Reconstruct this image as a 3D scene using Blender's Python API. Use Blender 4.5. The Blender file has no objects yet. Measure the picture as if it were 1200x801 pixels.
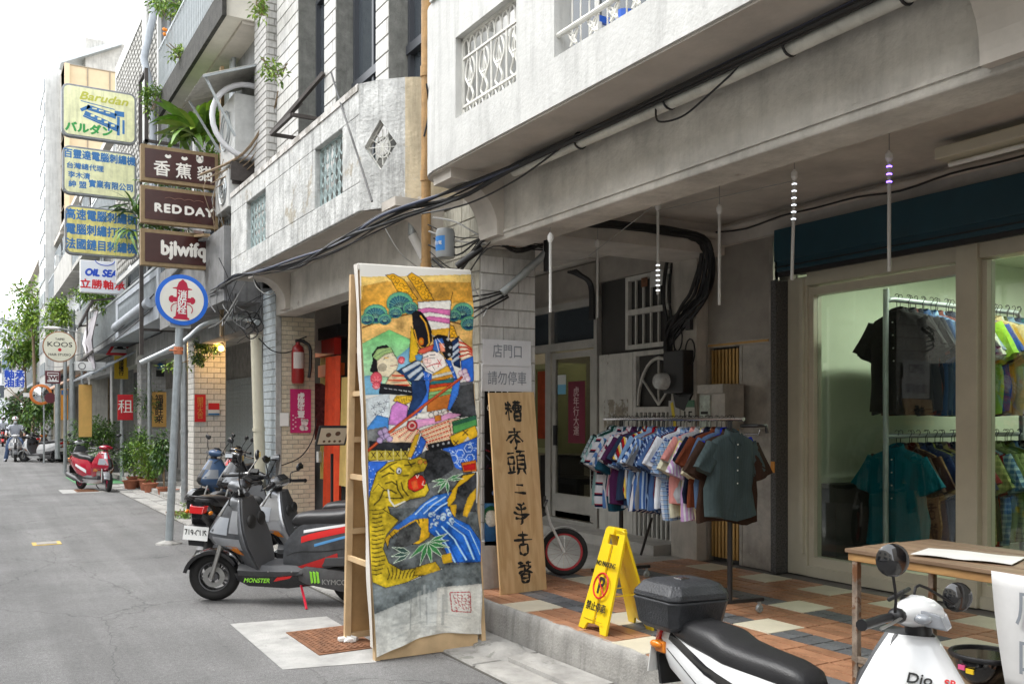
import bpy, math, random
import numpy as np
from mathutils import Vector, Matrix, noise as mnoise
# camera, sky, sun, exposure
scene = bpy.context.scene
COL = scene.collection
random.seed(7)
EYE = 1.65
TH = math.atan(635 / 1080)            # the camera is turned this far to the right of the street's direction (+Y)
cam_d = bpy.data.cameras.new('camera')
cam = bpy.data.objects.new('camera', cam_d)
COL.objects.link(cam)
cam.location = (0,0, EYE)
cam.rotation_euler = (math.radians(90),0,-TH)
cam_d.sensor_width = 36
cam_d.lens = 36 * 1080 / 1200
cam_d.shift_y = 89.5 / 1200
cam_d.clip_start = 0.05
cam_d.clip_end = 2000
scene.camera = cam
SUN_EL, SUN_AZ = math.radians(58), math.radians(-62)      # azimuth from +Y towards +X: the sun stands over the open street
world = bpy.data.worlds.new("World")
scene.world = world
world.use_nodes = True
wn, wl = world.node_tree.nodes, world.node_tree.links
bg = wn['Background']
sky = wn.new('ShaderNodeTexSky')
sky.sky_type = 'NISHITA'
sky.sun_disc = False
sky.sun_elevation = SUN_EL
sky.sun_rotation = SUN_AZ
sky.air_density = 1.0
sky.dust_density = 6.0
sky.ozone_density = 0.5
hs = wn.new('ShaderNodeHueSaturation')
hs.inputs['Saturation'].default_value = 0.12
wl.new(sky.outputs[0], hs.inputs['Color'])
mixw = wn.new('ShaderNodeMix'); mixw.data_type = 'RGBA'
mixw.inputs[0].default_value = 0.72
wl.new(hs.outputs[0], mixw.inputs[6])
mixw.inputs[7].default_value = (15.5,16.0,16.6,1)      # closed bright cloud layer
wl.new(mixw.outputs[2], bg.inputs['Color'])
bg.inputs['Strength'].default_value = 0.15
sd = bpy.data.lights.new('sun', 'SUN')
sd.energy = 1.3
sd.angle = math.radians(14)
sd.color = (1.0,0.96,0.9)
sun = bpy.data.objects.new('sun', sd)
COL.objects.link(sun)
sun.rotation_euler = Vector((-math.sin(SUN_AZ) * math.cos(SUN_EL),-math.cos(SUN_AZ) * math.cos(SUN_EL),-math.sin(SUN_EL))).to_track_quat('-Z', 'Y').to_euler()
scene.view_settings.view_transform = 'Standard'
scene.view_settings.look = 'None'
scene.view_settings.exposure = 0.76
scene.view_settings.gamma = 1.0
scene.view_settings.use_curve_mapping = False
scene.cycles.max_bounces = 8
scene.cycles.diffuse_bounces = 5
scene.cycles.transparent_max_bounces = 12
scene.cycles.sample_clamp_indirect = 6
# helpers
_S, _C = math.sin(TH), math.cos(TH)
def at(u, v, X=None, Y=None, Z=None, D=None):
 """survey: the point seen at (u, v) of the 1200 px wide photograph that lies on the plane X=, Y=, Z= or at depth D"""
 s = (u - 600) / 1080; t = (490 - v) / 1080
 if Z is not None: D = (Z - EYE) / t
 elif X is not None: D = X / (_S + s * _C)
 elif Y is not None: D = Y / (_C - s * _S)
 return Vector((D * (_S + s * _C), D * (_C - s * _S), EYE + D * t))
def V(*a): return Vector(a)
_M = {}
def M(key, col=None, rough=.6, metal=0., var=.15, sc=5, bump=.12, bsc=70, streak=0., chip=None, chipt=.62, coat=0., spec=.5,
 emis=0., trans=0., rnd=0., alpha=1.):
 """procedural material: base colour varied by noise, rain streaks, chipped patches, fine relief"""
 if key in _M: return _M[key]
 m = bpy.data.materials.new(key); m.use_nodes = True
 n, l = m.node_tree.nodes, m.node_tree.links
 b = n['Principled BSDF']
 c4 = (*col, 1)
 b.inputs['Roughness'].default_value = rough
 b.inputs['Metallic'].default_value = metal
 b.inputs['Specular IOR Level'].default_value = spec
 b.inputs['Coat Weight'].default_value = coat
 b.inputs['Coat Roughness'].default_value = .08
 b.inputs['Transmission Weight'].default_value = trans
 b.inputs['Alpha'].default_value = alpha
 tc = n.new('ShaderNodeTexCoord')
 out = None
 if var or streak or chip:
  nz = n.new('ShaderNodeTexNoise'); nz.inputs['Scale'].default_value = sc; nz.inputs['Detail'].default_value = 7
  nz.inputs['Roughness'].default_value = .65
  l.new(tc.outputs['Object'], nz.inputs['Vector'])
  mr = n.new('ShaderNodeMapRange'); mr.inputs[1].default_value = .3; mr.inputs[2].default_value = .72
  l.new(nz.outputs['Fac'], mr.inputs[0])
  mx = n.new('ShaderNodeMix'); mx.data_type = 'RGBA'
  mx.inputs[6].default_value = (*[min(1, c * (1 + var * .5)) for c in col], 1)
  mx.inputs[7].default_value = (*[c * (1 - var) for c in col], 1)
  l.new(mr.outputs[0], mx.inputs[0]); out = mx.outputs[2]
  if chip:
   n2 = n.new('ShaderNodeTexNoise'); n2.inputs['Scale'].default_value = sc * .55; n2.inputs['Detail'].default_value = 9
   n2.inputs['Roughness'].default_value = .7
   l.new(tc.outputs['Object'], n2.inputs['Vector'])
   r2 = n.new('ShaderNodeMapRange'); r2.inputs[1].default_value = chipt; r2.inputs[2].default_value = chipt + .05
   l.new(n2.outputs['Fac'], r2.inputs[0])
   m2 = n.new('ShaderNodeMix'); m2.data_type = 'RGBA'; m2.inputs[7].default_value = (*chip, 1)
   l.new(r2.outputs[0], m2.inputs[0]); l.new(out, m2.inputs[6]); out = m2.outputs[2]
  if streak:
   mp = n.new('ShaderNodeMapping'); mp.inputs['Scale'].default_value = (9,9,.9)
   l.new(tc.outputs['Object'], mp.inputs['Vector'])
   n3 = n.new('ShaderNodeTexNoise'); n3.inputs['Scale'].default_value = 1.3; n3.inputs['Detail'].default_value = 8
   n3.inputs['Roughness'].default_value = .7
   l.new(mp.outputs[0], n3.inputs['Vector'])
   r3 = n.new('ShaderNodeMapRange'); r3.inputs[1].default_value = .48; r3.inputs[2].default_value = .75; r3.inputs[4].default_value = streak
   l.new(n3.outputs['Fac'], r3.inputs[0])
   m3 = n.new('ShaderNodeMix'); m3.data_type = 'RGBA'; m3.inputs[7].default_value = (*[c * .22 for c in col], 1)
   l.new(r3.outputs[0], m3.inputs[0]); l.new(out, m3.inputs[6]); out = m3.outputs[2]
 if rnd:
  oi = n.new('ShaderNodeObjectInfo')
  r4 = n.new('ShaderNodeMapRange'); r4.inputs[3].default_value = 1 - rnd; r4.inputs[4].default_value = 1 + rnd
  l.new(oi.outputs['Random'], r4.inputs[0])
  m4 = n.new('ShaderNodeVectorMath'); m4.operation = 'SCALE'
  if out is not None: l.new(out, m4.inputs[0])
  else: m4.inputs[0].default_value = col
  l.new(r4.outputs[0], m4.inputs['Scale']); out = m4.outputs[0]
 if out is not None: l.new(out, b.inputs['Base Color'])
 else: b.inputs['Base Color'].default_value = c4
 if emis:
  b.inputs['Emission Color'].default_value = c4; b.inputs['Emission Strength'].default_value = emis
 if bump:
  nb = n.new('ShaderNodeTexNoise'); nb.inputs['Scale'].default_value = bsc; nb.inputs['Detail'].default_value = 4
  l.new(tc.outputs['Object'], nb.inputs['Vector'])
  bp = n.new('ShaderNodeBump'); bp.inputs['Strength'].default_value = min(1, bump * 2); bp.inputs['Distance'].default_value = .01
  l.new(nb.outputs['Fac'], bp.inputs['Height']); l.new(bp.outputs[0], b.inputs['Normal'])
 _M[key] = m
 return m
def P(key, col, rough=.35, **k):           # plain clean paint or plastic
 k.setdefault('var', .06); k.setdefault('bump', 0)
 return M(key, col, rough, **k)
def glass(key, tint=(.9,.95,.93), refl=.12):
 """window glass: mostly see-through with a mirror share that grows at grazing angles"""
 if key in _M: return _M[key]
 m = bpy.data.materials.new(key); m.use_nodes = True
 n, l = m.node_tree.nodes, m.node_tree.links
 n.remove(n['Principled BSDF'])
 tr = n.new('ShaderNodeBsdfTransparent'); tr.inputs[0].default_value = (*tint, 1)
 gl = n.new('ShaderNodeBsdfGlossy'); gl.inputs['Roughness'].default_value = .02
 fr = n.new('ShaderNodeLayerWeight'); fr.inputs['Blend'].default_value = .5
 pw = n.new('ShaderNodeMath'); pw.operation = 'POWER'; pw.inputs[1].default_value = 3.6; l.new(fr.outputs['Facing'], pw.inputs[0])
 ad = n.new('ShaderNodeMath'); ad.operation = 'ADD'; ad.inputs[1].default_value = refl * .55; ad.use_clamp = True
 mx = n.new('ShaderNodeMixShader')
 l.new(pw.outputs[0], ad.inputs[0]); l.new(ad.outputs[0], mx.inputs[0])
 l.new(tr.outputs[0], mx.inputs[1]); l.new(gl.outputs[0], mx.inputs[2])
 l.new(mx.outputs[0], n['Material Output'].inputs[0])
 _M[key] = m
 return m
def paintmat(key, rough=.75, bump=.25, bsc=220, attr='paint'):
 """surface whose printed or painted picture is stored per mesh point"""
 if key in _M: return _M[key]
 m = bpy.data.materials.new(key); m.use_nodes = True
 n, l = m.node_tree.nodes, m.node_tree.links
 b = n['Principled BSDF']; b.inputs['Roughness'].default_value = rough
 b.inputs['Specular IOR Level'].default_value = .2
 a = n.new('ShaderNodeAttribute'); a.attribute_name = attr
 l.new(a.outputs['Color'], b.inputs['Base Color'])
 tc = n.new('ShaderNodeTexCoord')
 nb = n.new('ShaderNodeTexNoise'); nb.inputs['Scale'].default_value = bsc
 l.new(tc.outputs['Object'], nb.inputs['Vector'])
 bp = n.new('ShaderNodeBump'); bp.inputs['Strength'].default_value = bump; bp.inputs['Distance'].default_value = .004
 l.new(nb.outputs['Fac'], bp.inputs['Height']); l.new(bp.outputs[0], b.inputs['Normal'])
 _M[key] = m
 return m
class MB:
 def __init__(s): s.v = []; s.f = []; s.mi = []
 def add(s, vs, fs, m=0):
  k = len(s.v); s.v.extend([tuple(p) for p in vs]); s.f.extend([tuple(i + k for i in f) for f in fs]); s.mi.extend([m] * len(fs)); return s
 def box(s, x0, x1, y0, y1, z0, z1, m=0):
  return s.add([(x0, y0, z0),(x1, y0, z0),(x1, y1, z0),(x0, y1, z0),(x0, y0, z1),(x1, y0, z1),(x1, y1, z1),(x0, y1, z1)],
     [(0,3,2,1),(4,5,6,7),(0,1,5,4),(1,2,6,5),(2,3,7,6),(3,0,4,7)], m)
 def bar(s, a, b, w, h, m=0, up=(0,0,1)):
  a, b = Vector(a), Vector(b); d = (b - a).normalized(); u = Vector(up)
  x = d.cross(u)
  if x.length < 1e-4: x = d.cross(Vector((1,0,0)))
  x.normalize(); z = x.cross(d).normalized(); x *= w / 2; z *= h / 2
  return s.add([a - x - z, a + x - z, a + x + z, a - x + z, b - x - z, b + x - z, b + x + z, b - x + z],
     [(0,1,2,3),(7,6,5,4),(0,4,5,1),(1,5,6,2),(2,6,7,3),(3,7,4,0)], m)
 def loft(s, rings, m=0, cap=True, closed=True):
  n = len(rings[0]); vs = [p for r in rings for p in r]; fs = []
  for i in range(len(rings) - 1):
   for j in range(n if closed else n - 1):
    k = (j + 1) % n; fs.append((i * n + j, i * n + k, (i + 1) * n + k, (i + 1) * n + j))
  if cap and closed:
   fs.append(tuple(range(n))[::-1]); fs.append(tuple((len(rings) - 1) * n + j for j in range(n)))
  return s.add(vs, fs, m)
 def tube(s, pts, r, n=8, m=0, cap=True):
  pts = [Vector(p) for p in pts]
  rr = r if isinstance(r, (list, tuple)) else [r] * len(pts)
  rings = []; prev = None
  for i, p in enumerate(pts):
   d = (pts[min(i + 1, len(pts) - 1)] - pts[max(i - 1,0)])
   if d.length < 1e-9: d = Vector((0,0,1))
   d.normalize()
   if prev is None:
    x = d.orthogonal().normalized()
   else:
    x = prev - d * prev.dot(d)
    x = x.normalized() if x.length > 1e-6 else d.orthogonal().normalized()
   prev = x; y = d.cross(x)
   rings.append([p + (x * math.cos(2 * math.pi * j / n) + y * math.sin(2 * math.pi * j / n)) * rr[i] for j in range(n)])
  return s.loft(rings, m, cap)
 def lathe(s, prof, c=(0,0,0), axis='Z', n=20, m=0, cap=True):
  c = Vector(c); rings = []
  for r, h in prof:
   ring = []
   for j in range(n):
    a = 2 * math.pi * j / n; x, y = r * math.cos(a), r * math.sin(a)
    ring.append(c + (Vector((x, y, h)) if axis == 'Z' else Vector((h, x, y)) if axis == 'X' else Vector((y, h, x))))
   rings.append(ring)
  return s.loft(rings, m, cap)
 def prism(s, poly, o, ux, uy, depth, m=0):
  """poly in the plane (ux, uy) at o, given thickness along ux x uy"""
  o, ux, uy = Vector(o), Vector(ux), Vector(uy); nn = ux.cross(uy).normalized() * depth
  a = [o + ux * p[0] + uy * p[1] for p in poly]; n = len(poly)
  return s.add(a + [p + nn for p in a], [tuple(range(n))[::-1], tuple(range(n, 2 * n))] + [(i, (i + 1) % n, n + (i + 1) % n, n + i) for i in range(n)], m)
 def ball(s, c, r, n=12, k=8, m=0):
  r = r if isinstance(r, (tuple, list)) else (r, r, r); c = Vector(c); rings = []
  for i in range(k + 1):
   a = -math.pi / 2 + math.pi * i / k; a = max(min(a, 1.56),-1.56)
   rings.append([c + Vector((r[0] * math.cos(a) * math.cos(2 * math.pi * j / n), r[1] * math.cos(a) * math.sin(2 * math.pi * j / n), r[2] * math.sin(a))) for j in range(n)])
  return s.loft(rings, m)
 def torus(s, c, R, r, axis='Y', n=28, k=10, m=0, sy=1.):
  c = Vector(c); rings = []
  for i in range(n + 1):
   a = 2 * math.pi * i / n; ring = []
   for j in range(k):
    b = 2 * math.pi * j / k; q = R + r * math.cos(b); h = r * sy * math.sin(b)
    ring.append(c + (Vector((q * math.cos(a), h, q * math.sin(a))) if axis == 'Y' else Vector((h, q * math.cos(a), q * math.sin(a))) if axis == 'X' else Vector((q * math.cos(a), q * math.sin(a), h))))
   rings.append(ring)
  return s.loft(rings, m, cap=False)
 def xf(s, mat):
  s.v = [tuple(mat @ Vector(p)) for p in s.v]; return s
 def build(s, name, mats, parent=None, smooth=0, bevel=0, kind=None, jit=0):
  me = bpy.data.meshes.new(name); me.from_pydata(s.v, [], s.f)
  if not isinstance(mats, (list, tuple)): mats = [mats]
  for q in mats: me.materials.append(q)
  if len(mats) > 1: me.polygons.foreach_set('material_index', s.mi)
  me.update()
  import bmesh
  bm = bmesh.new(); bm.from_mesh(me); bmesh.ops.recalc_face_normals(bm, faces=bm.faces); bm.to_mesh(me); bm.free()
  if smooth:
   me.polygons.foreach_set('use_smooth', [True] * len(me.polygons)); me.set_sharp_from_angle(angle=math.radians(smooth))
  o = bpy.data.objects.new(name, me); COL.objects.link(o)
  if parent: o.parent = parent
  if kind: o['kind'] = kind
  if bevel:
   bv = o.modifiers.new('bevel', 'BEVEL'); bv.width = bevel; bv.segments = 2; bv.limit_method = 'ANGLE'
  return o
def thing(name, label, cat, loc=(0,0,0), rz=0, group=None, rot=None):
 o = bpy.data.objects.new(name, None); COL.objects.link(o); o.empty_display_size = .1
 o.location = loc; o.rotation_euler = rot or (0,0, rz); o['label'] = label; o['category'] = cat
 if group: o['group'] = group
 return o
def tag(o, label, cat, group=None):
 o['label'] = label; o['category'] = cat
 if group: o['group'] = group
 return o
def struct(o): o['kind'] = 'structure'; return o
def copy_tree(o, parent=None):
 c = o.copy(); COL.objects.link(c); c.parent = parent
 for ch in o.children: copy_tree(ch, c)
 return c
def inst(src, parent, loc, rot=(0,0,0), scale=(1,1,1)):
 c = src.copy(); COL.objects.link(c); c.parent = parent; c.location = loc; c.rotation_euler = rot; c.scale = scale; return c
def spline(pts, k=6):
 pts = [Vector(p) for p in pts]; q = [pts[0]] + pts + [pts[-1]]; out = []
 for i in range(1, len(q) - 2):
  a, b, c, d = q[i - 1], q[i], q[i + 1], q[i + 2]
  for j in range(k):
   t = j / k
   out.append(.5 * ((2 * b) + (c - a) * t + (2 * a - 5 * b + 4 * c - d) * t * t + (3 * b - a - 3 * c + d) * t ** 3))
 out.append(pts[-1]); return out
def sag(a, b, drop, k=10):
 a, b = Vector(a), Vector(b)
 return [a.lerp(b, i / k) - Vector((0,0, drop * 4 * (i / k) * (1 - i / k))) for i in range(k + 1)]
def text(body, size, o, ux, uz, mat, parent=None, name='lettering', bold=0., depth=.0015, align='CENTER', sx=1., line=1., shear=0., valign='CENTER', space=1.):
 """flat lettering standing at o, reading along ux, its tops towards uz"""
 c = bpy.data.curves.new(name, 'FONT'); c.body = body; c.size = size; c.align_x = align; c.align_y = valign
 c.extrude = depth; c.space_line = line; c.shear = shear; c.space_character = space; c.resolution_u = 3
 t = bpy.data.objects.new(name, c); COL.objects.link(t)
 dg = bpy.context.evaluated_depsgraph_get(); dg.update()
 me = bpy.data.meshes.new_from_object(t.evaluated_get(dg)); bpy.data.objects.remove(t)
 if bold:
  nv = len(me.vertices); co = np.empty(nv * 3, np.float32); me.vertices.foreach_get('co', co); co = co.reshape(-1,3)
  fc = [tuple(p.vertices) for p in me.polygons]; vs_, fs_ = [], []
  for k, (dx, dy) in enumerate(((0,0),(bold, 0),(-bold, 0),(0, bold),(0,-bold))):
   vs_.append(co + np.array([dx / max(sx, .01), dy, -k * .00012])); fs_ += [tuple(i + k * nv for i in f) for f in fc]
  bpy.data.meshes.remove(me); me = bpy.data.meshes.new(name); me.from_pydata(np.concatenate(vs_).tolist(), [], fs_)
 me.name = name; me.materials.clear(); me.materials.append(mat)
 ux, uz = Vector(ux).normalized(), Vector(uz).normalized(); nn = ux.cross(uz)
 mt = Matrix.Translation(Vector(o)) @ Matrix((ux, uz, nn)).transposed().to_4x4() @ Matrix.Diagonal((sx, 1,1,1))
 me.transform(mt)
 ob = bpy.data.objects.new(name, me); COL.objects.link(ob)
 if parent: ob.parent = parent
 return ob
# leaves
def leaf_cloud(mb, c, rad, n, size, droop=.3, seed=0, hollow=.35, squash=1.):
 rng = random.Random(seed); c = Vector(c)
 lumps = [Vector((rng.uniform(-.6,.6) * rad[0], rng.uniform(-.6,.6) * rad[1], rng.uniform(-.6,.65) * rad[2])) for _ in range(9)]
 for i in range(n):
  q = rng.choice(lumps)
  d = Vector((rng.gauss(0,1), rng.gauss(0,1), rng.gauss(0,1))); d.normalize()
  rr = rng.uniform(hollow, 1) * .52
  p = c + q + Vector((d.x * rad[0] * rr, d.y * rad[1] * rr, d.z * rad[2] * rr))
  L = size * rng.uniform(.6,1.35); w = L * rng.uniform(.3,.5)
  ax = (d + Vector((rng.uniform(-.7,.7), rng.uniform(-.7,.7), rng.uniform(-.6,.5) - droop))).normalized()
  sd_ = ax.cross(Vector((rng.uniform(-.5,.5), rng.uniform(-.5,.5),1))).normalized()
  up = sd_.cross(ax) * L * .12
  mb.add([p, p + ax * L * .45 + sd_ * w * .5 + up, p + ax * L, p + ax * L * .45 - sd_ * w * .5 + up], [(0,1,2),(0,2,3)], rng.choice((0,0,1)))
def blade(L, w, bend, n=7, fold=.15):
 """one long leaf along +X bending down"""
 mb = MB(); rows = []
 for i in range(n + 1):
  t = i / n; x = L * t * (1 - .25 * bend * t * t); z = L * (.55 * t - bend * t * t)
  ww = w * math.sin(math.pi * min(.98,.12 + .86 * t)) ** .7
  rows.append([(x, -ww, z + ww * fold),(x, 0, z),(x, ww, z + ww * fold)])
 mb.loft(rows, closed=False)
 return mb
LEAF_A = M('leaf_mid_green', (.13,.25,.035),.45, var=.35, sc=9, bump=0, trans=0.0)
LEAF_B = M('leaf_yellow_green', (.26,.38,.05),.45, var=.3, sc=9, bump=0)
LEAF_D = M('leaf_dark_green', (.05,.12,.03),.45, var=.35, sc=9, bump=0)
WOOD = M('pine_wood', (.62,.44,.25),.6, var=.25, sc=4, bump=.1, bsc=40)
BLACK = P('black_plastic', (.015,.015,.017),.38)
RUBBER = M('rubber', (.018,.018,.018),.8, var=.3, sc=10, bump=.1)
CHROME = P('chrome', (.65,.65,.66),.18, metal=1., var=0)
STEEL = M('brushed_steel', (.42,.42,.41),.38, metal=.9, var=.25, sc=5, bump=.05)
GALV = M('galvanised', (.42,.45,.46),.45, metal=.5, var=.25, sc=8, bump=.05)
WHITEP = P('white_paint', (.78,.78,.76),.4)
RED = P('red_print', (.55,.02,.02),.5)
INK = P('ink_black', (.012,.012,.012),.6)
CABLE = P('cable_black', (.012,.012,.013),.5, var=0)
CABLEG = P('cable_grey', (.3,.3,.29),.5, var=0)
# materials of the place
ASPH = bpy.data.materials.new('asphalt'); ASPH.use_nodes = True
def _asph():
 n, l = ASPH.node_tree.nodes, ASPH.node_tree.links; b = n['Principled BSDF']; b.inputs['Roughness'].default_value = .88
 tc = n.new('ShaderNodeTexCoord')
 def noise(s, d, r=.6):
  q = n.new('ShaderNodeTexNoise'); q.inputs['Scale'].default_value = s; q.inputs['Detail'].default_value = d; q.inputs['Roughness'].default_value = r
  l.new(tc.outputs['Object'], q.inputs['Vector']); return q
 def ramp(src, a, c, lo, hi):
  r = n.new('ShaderNodeMapRange'); r.inputs[1].default_value = a; r.inputs[2].default_value = c; r.inputs[3].default_value = lo; r.inputs[4].default_value = hi
  l.new(src, r.inputs[0]); return r.outputs[0]
 fine = ramp(noise(170,3,.8).outputs['Fac'], .3,.7,.3,1.75)
 mid = ramp(noise(28,5,.7).outputs['Fac'], .3,.7,.8,1.2)
 big = ramp(noise(.55,7,.65).outputs['Fac'], .3,.7,.7,1.25)
 mq = n.new('ShaderNodeMapping'); mq.inputs['Scale'].default_value = (1.6,.07,1); l.new(tc.outputs['Object'], mq.inputs['Vector'])
 tw = noise(1.5,5,.6); l.new(mq.outputs[0], tw.inputs['Vector']); tyre = ramp(tw.outputs['Fac'], .35,.65,.84,1.12)
 st = ramp(noise(2.6,6,.75).outputs['Fac'], .60,.68,1., .68)
 vo = n.new('ShaderNodeTexVoronoi'); vo.inputs['Scale'].default_value = 110; l.new(tc.outputs['Object'], vo.inputs['Vector'])
 agg = ramp(vo.outputs['Distance'], .0,.5,1.35,.8)
 # a few long cracks
 mp = n.new('ShaderNodeMapping'); mp.inputs['Scale'].default_value = (.7,.25,1); l.new(tc.outputs['Object'], mp.inputs['Vector'])
 wv = noise(3,4); ad = n.new('ShaderNodeMix'); ad.data_type = 'RGBA'; ad.inputs[0].default_value = .12
 l.new(mp.outputs[0], ad.inputs[6]); l.new(wv.outputs['Color'], ad.inputs[7])
 vc = n.new('ShaderNodeTexVoronoi'); vc.feature = 'DISTANCE_TO_EDGE'; vc.inputs['Scale'].default_value = 1.4; l.new(ad.outputs[2], vc.inputs['Vector'])
 crack = ramp(vc.outputs['Distance'], .0,.006,.6,1.)
 cur = fine
 for x in (mid, big, agg, crack, tyre, st):
  q = n.new('ShaderNodeMath'); q.operation = 'MULTIPLY'; l.new(cur, q.inputs[0]); l.new(x, q.inputs[1]); cur = q.outputs[0]
 sc = n.new('ShaderNodeVectorMath'); sc.operation = 'SCALE'; sc.inputs[0].default_value = (.205,.202,.2); l.new(cur, sc.inputs['Scale'])
 l.new(sc.outputs[0], b.inputs['Base Color'])
 bp = n.new('ShaderNodeBump'); bp.inputs['Strength'].default_value = .55; bp.inputs['Distance'].default_value = .006
 l.new(cur, bp.inputs['Height']); l.new(bp.outputs[0], b.inputs['Normal'])
_asph()
CONC = M('weathered_concrete', (.36,.35,.33),.85, var=.45, sc=3.2, bump=.3, bsc=60, streak=.55, chip=(.2,.19,.17), chipt=.6)
CONCL = M('pale_gutter_concrete', (.38,.37,.35),.85, var=.4, sc=4, bump=.3, bsc=80, chip=(.22,.22,.2), chipt=.6)
ROUGHC = M('textured_render_beam', (.54,.51,.46),.9, var=.4, sc=2.2, bump=1., bsc=24, streak=.25, chip=(.24,.21,.18), chipt=.66)
SOFF = M('painted_soffit', (.48,.44,.39),.75, var=.25, sc=2, bump=.1, bsc=25)
CEIL = M('arcade_ceiling_paint', (.58,.54,.49),.8, var=.3, sc=2, bump=.1, bsc=20)
WHITEW = M('white_balcony_paint', (.55,.55,.53),.6, var=.16, sc=3, bump=.15, bsc=40, streak=.4, chip=(.42,.41,.38), chipt=.69)
OLDW = M('old_white_limewash', (.55,.555,.54),.8, var=.4, sc=4.5, bump=.5, bsc=30, streak=.85, chip=(.36,.33,.27), chipt=.585)
OLDY = M('yellowed_plaster', (.58,.49,.34),.8, var=.3, sc=4, bump=.35, bsc=30, streak=.5, chip=(.5,.46,.38), chipt=.56)
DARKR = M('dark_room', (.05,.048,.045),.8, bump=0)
MORT = M('mortar_grey', (.34,.33,.3),.9, var=.3, sc=10)
BR_W = M('white_painted_brick', (.52,.51,.49),.7, var=.25, sc=5, bump=.2, bsc=30, streak=.3, rnd=.05)
BR_C = M('cream_glazed_tile', (.60,.53,.40),.35, var=.2, sc=9, bump=.05, streak=.25, rnd=.1)
BR_P = M('pale_pillar_tile', (.70,.67,.62),.45, var=.2, sc=6, bump=.08, streak=.4, rnd=.07)
BR_G = M('grey_pillar_tile', (.34,.34,.34),.5, var=.3, sc=6, bump=.08, streak=.4, rnd=.1)
BR_F = M('white_facade_tile', (.56,.55,.52),.45, var=.25, sc=5, bump=.08, streak=.55, rnd=.08)
GREYST = M('grey_washed_stone', (.22,.22,.2),.9, var=.4, sc=9, bump=.4, bsc=90, streak=.5)
FRAMED = P('dark_window_frame', (.06,.065,.075),.35)
ALU = M('aluminium_frame', (.46,.45,.42),.45, metal=.35, var=.2, sc=4, bump=0)
GLS = glass('clear_glass')
GLSD = M('dark_reflecting_glass', (.05,.06,.07),.06, var=.1, bump=0, coat=.3)
RUST = M('rusty_iron', (.22,.10,.05),.85, var=.55, sc=12, bump=.35, bsc=60)
# ground, road marks, pavement
mb = MB(); NX, NY = 60,60
mb.box(-60,60,-30,300,-.2,0)
ground = struct(mb.build('ground', ASPH));
mb = MB()       # white painted square round the rusty cover
z = .004
p = [at(278,733, Z=0), at(352,727, Z=0), at(438,775, Z=0), at(332,784, Z=0)]
mb.prism([(1.80,7.52),(2.56,7.4),(2.54,6.25),(2.37,5.84),(1.77,5.98)], (0,0, z - .003),(1,0,0),(0,1,0),.003)
mk = struct(mb.build('road_marking', M('worn_white_road_paint', (.40,.395,.38),.75, var=.3, sc=5, bump=.4, bsc=70, chip=(.24,.24,.23), chipt=.62)))
def manhole(x0, x1, y0, y1, label, z0=.005, mat=RUST):
 t = thing('manhole_cover', label, 'manhole cover', (x0, y0,0))
 mb = MB(); mb.box(0, x1 - x0,0, y1 - y0, z0, z0 + .006); mb.build('frame', mat, t)
 mb = MB(); mb.box(.03, x1 - x0 - .03,.03, y1 - y0 - .03, z0 + .007, z0 + .012)
 nx = int((x1 - x0 - .08) / .05); ny = int((y1 - y0 - .08) / .05)
 for i in range(nx):
  for j in range(ny):
   cx, cy = .055 + i * .05,.055 + j * .05
   mb.bar((cx - .014, cy - .014, z0 + .014),(cx + .014, cy + .014, z0 + .014),.007,.004)
 mb.build('cover', mat, t)
 return t
manhole(2.09,2.55,6.2,6.98, 'rust brown square manhole cover inside the white painted patch in front of the scooters')
manhole(2.05,2.5,22.6,23.4, 'small reddish cover in a white patch beside the red scooter wheel', .008)
mb = MB(); mb.box(1.75,2.62,22.4,23.6,.001,.006); o = struct(mb.build('road_marking', _M['worn_white_road_paint']))
t = thing('valve_cover', 'small yellow edged metal cover set in the asphalt on the left', 'valve cover', (.87,13.6,0))
mb = MB(); mb.box(-.17,.17,-.17,.17,.001,.006); mb.build('frame', M('yellow_worn_paint', (.6,.42,.1),.7, var=.4, sc=14), t)
mb = MB(); mb.box(-.12,.12,-.12,.12,.007,.011); mb.build('lid', M('worn_iron', (.3,.28,.26),.6, var=.3), t)
# concrete gutter beside the curb: separate cast slabs, uneven
pav = struct(MB().box(2.86,3.41,-6,60,-.05,.004).build('pavement', M('gutter_joint_dirt', (.09,.085,.075),.9)))
rg = random.Random(3); y = -1.2
while y < 24:
 L = rg.uniform(.8,1.05)
 for (xa, xb) in ((2.88,3.12),(3.13,3.39)):
  mb = MB(); k = 6; vs = []; fs = []
  zt = .018 + rg.uniform(-.006,.01)
  j = [rg.uniform(-.008,.008) for _ in range(8)]
  if xa > 3.0 and y < 5.6: zt += .015
  mb.add([(xa + j[0], y + j[1], 0),(xb + j[2], y, 0),(xb, y + L - .02,0),(xa, y + L - .02 + j[3], 0),
    (xa + j[0] + .008, y + j[1] + .008, zt),(xb + j[2] - .008, y + .008, zt + j[4]),(xb - .008, y + L - .028, zt + j[5]),(xa + .008, y + L - .028 + j[3], zt)],
   [(4,5,6,7),(0,1,5,4),(1,2,6,5),(2,3,7,6),(3,0,4,7)])
  mb.build('slab', CONCL, pav)
 y += L
# broken mortar lump at the curb foot beside the banner
mb = MB()
for (cx, cy, rx, ry, rz_) in ((3.22,5.62,.17,.3,.07),(3.26,5.3,.12,.3,.05),(3.3,5.0,.1,.25,.045),(3.2,5.95,.12,.14,.06)):
 mb.ball((cx, cy, 0),(rx, ry, rz_),14,8)
o = mb.build('mortar_heap', CONCL, pav, smooth=40)
dm = o.modifiers.new('d', 'DISPLACE'); tx = bpy.data.textures.new('clouds', 'CLOUDS'); tx.noise_scale = .12; dm.texture = tx; dm.strength = .06
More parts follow.
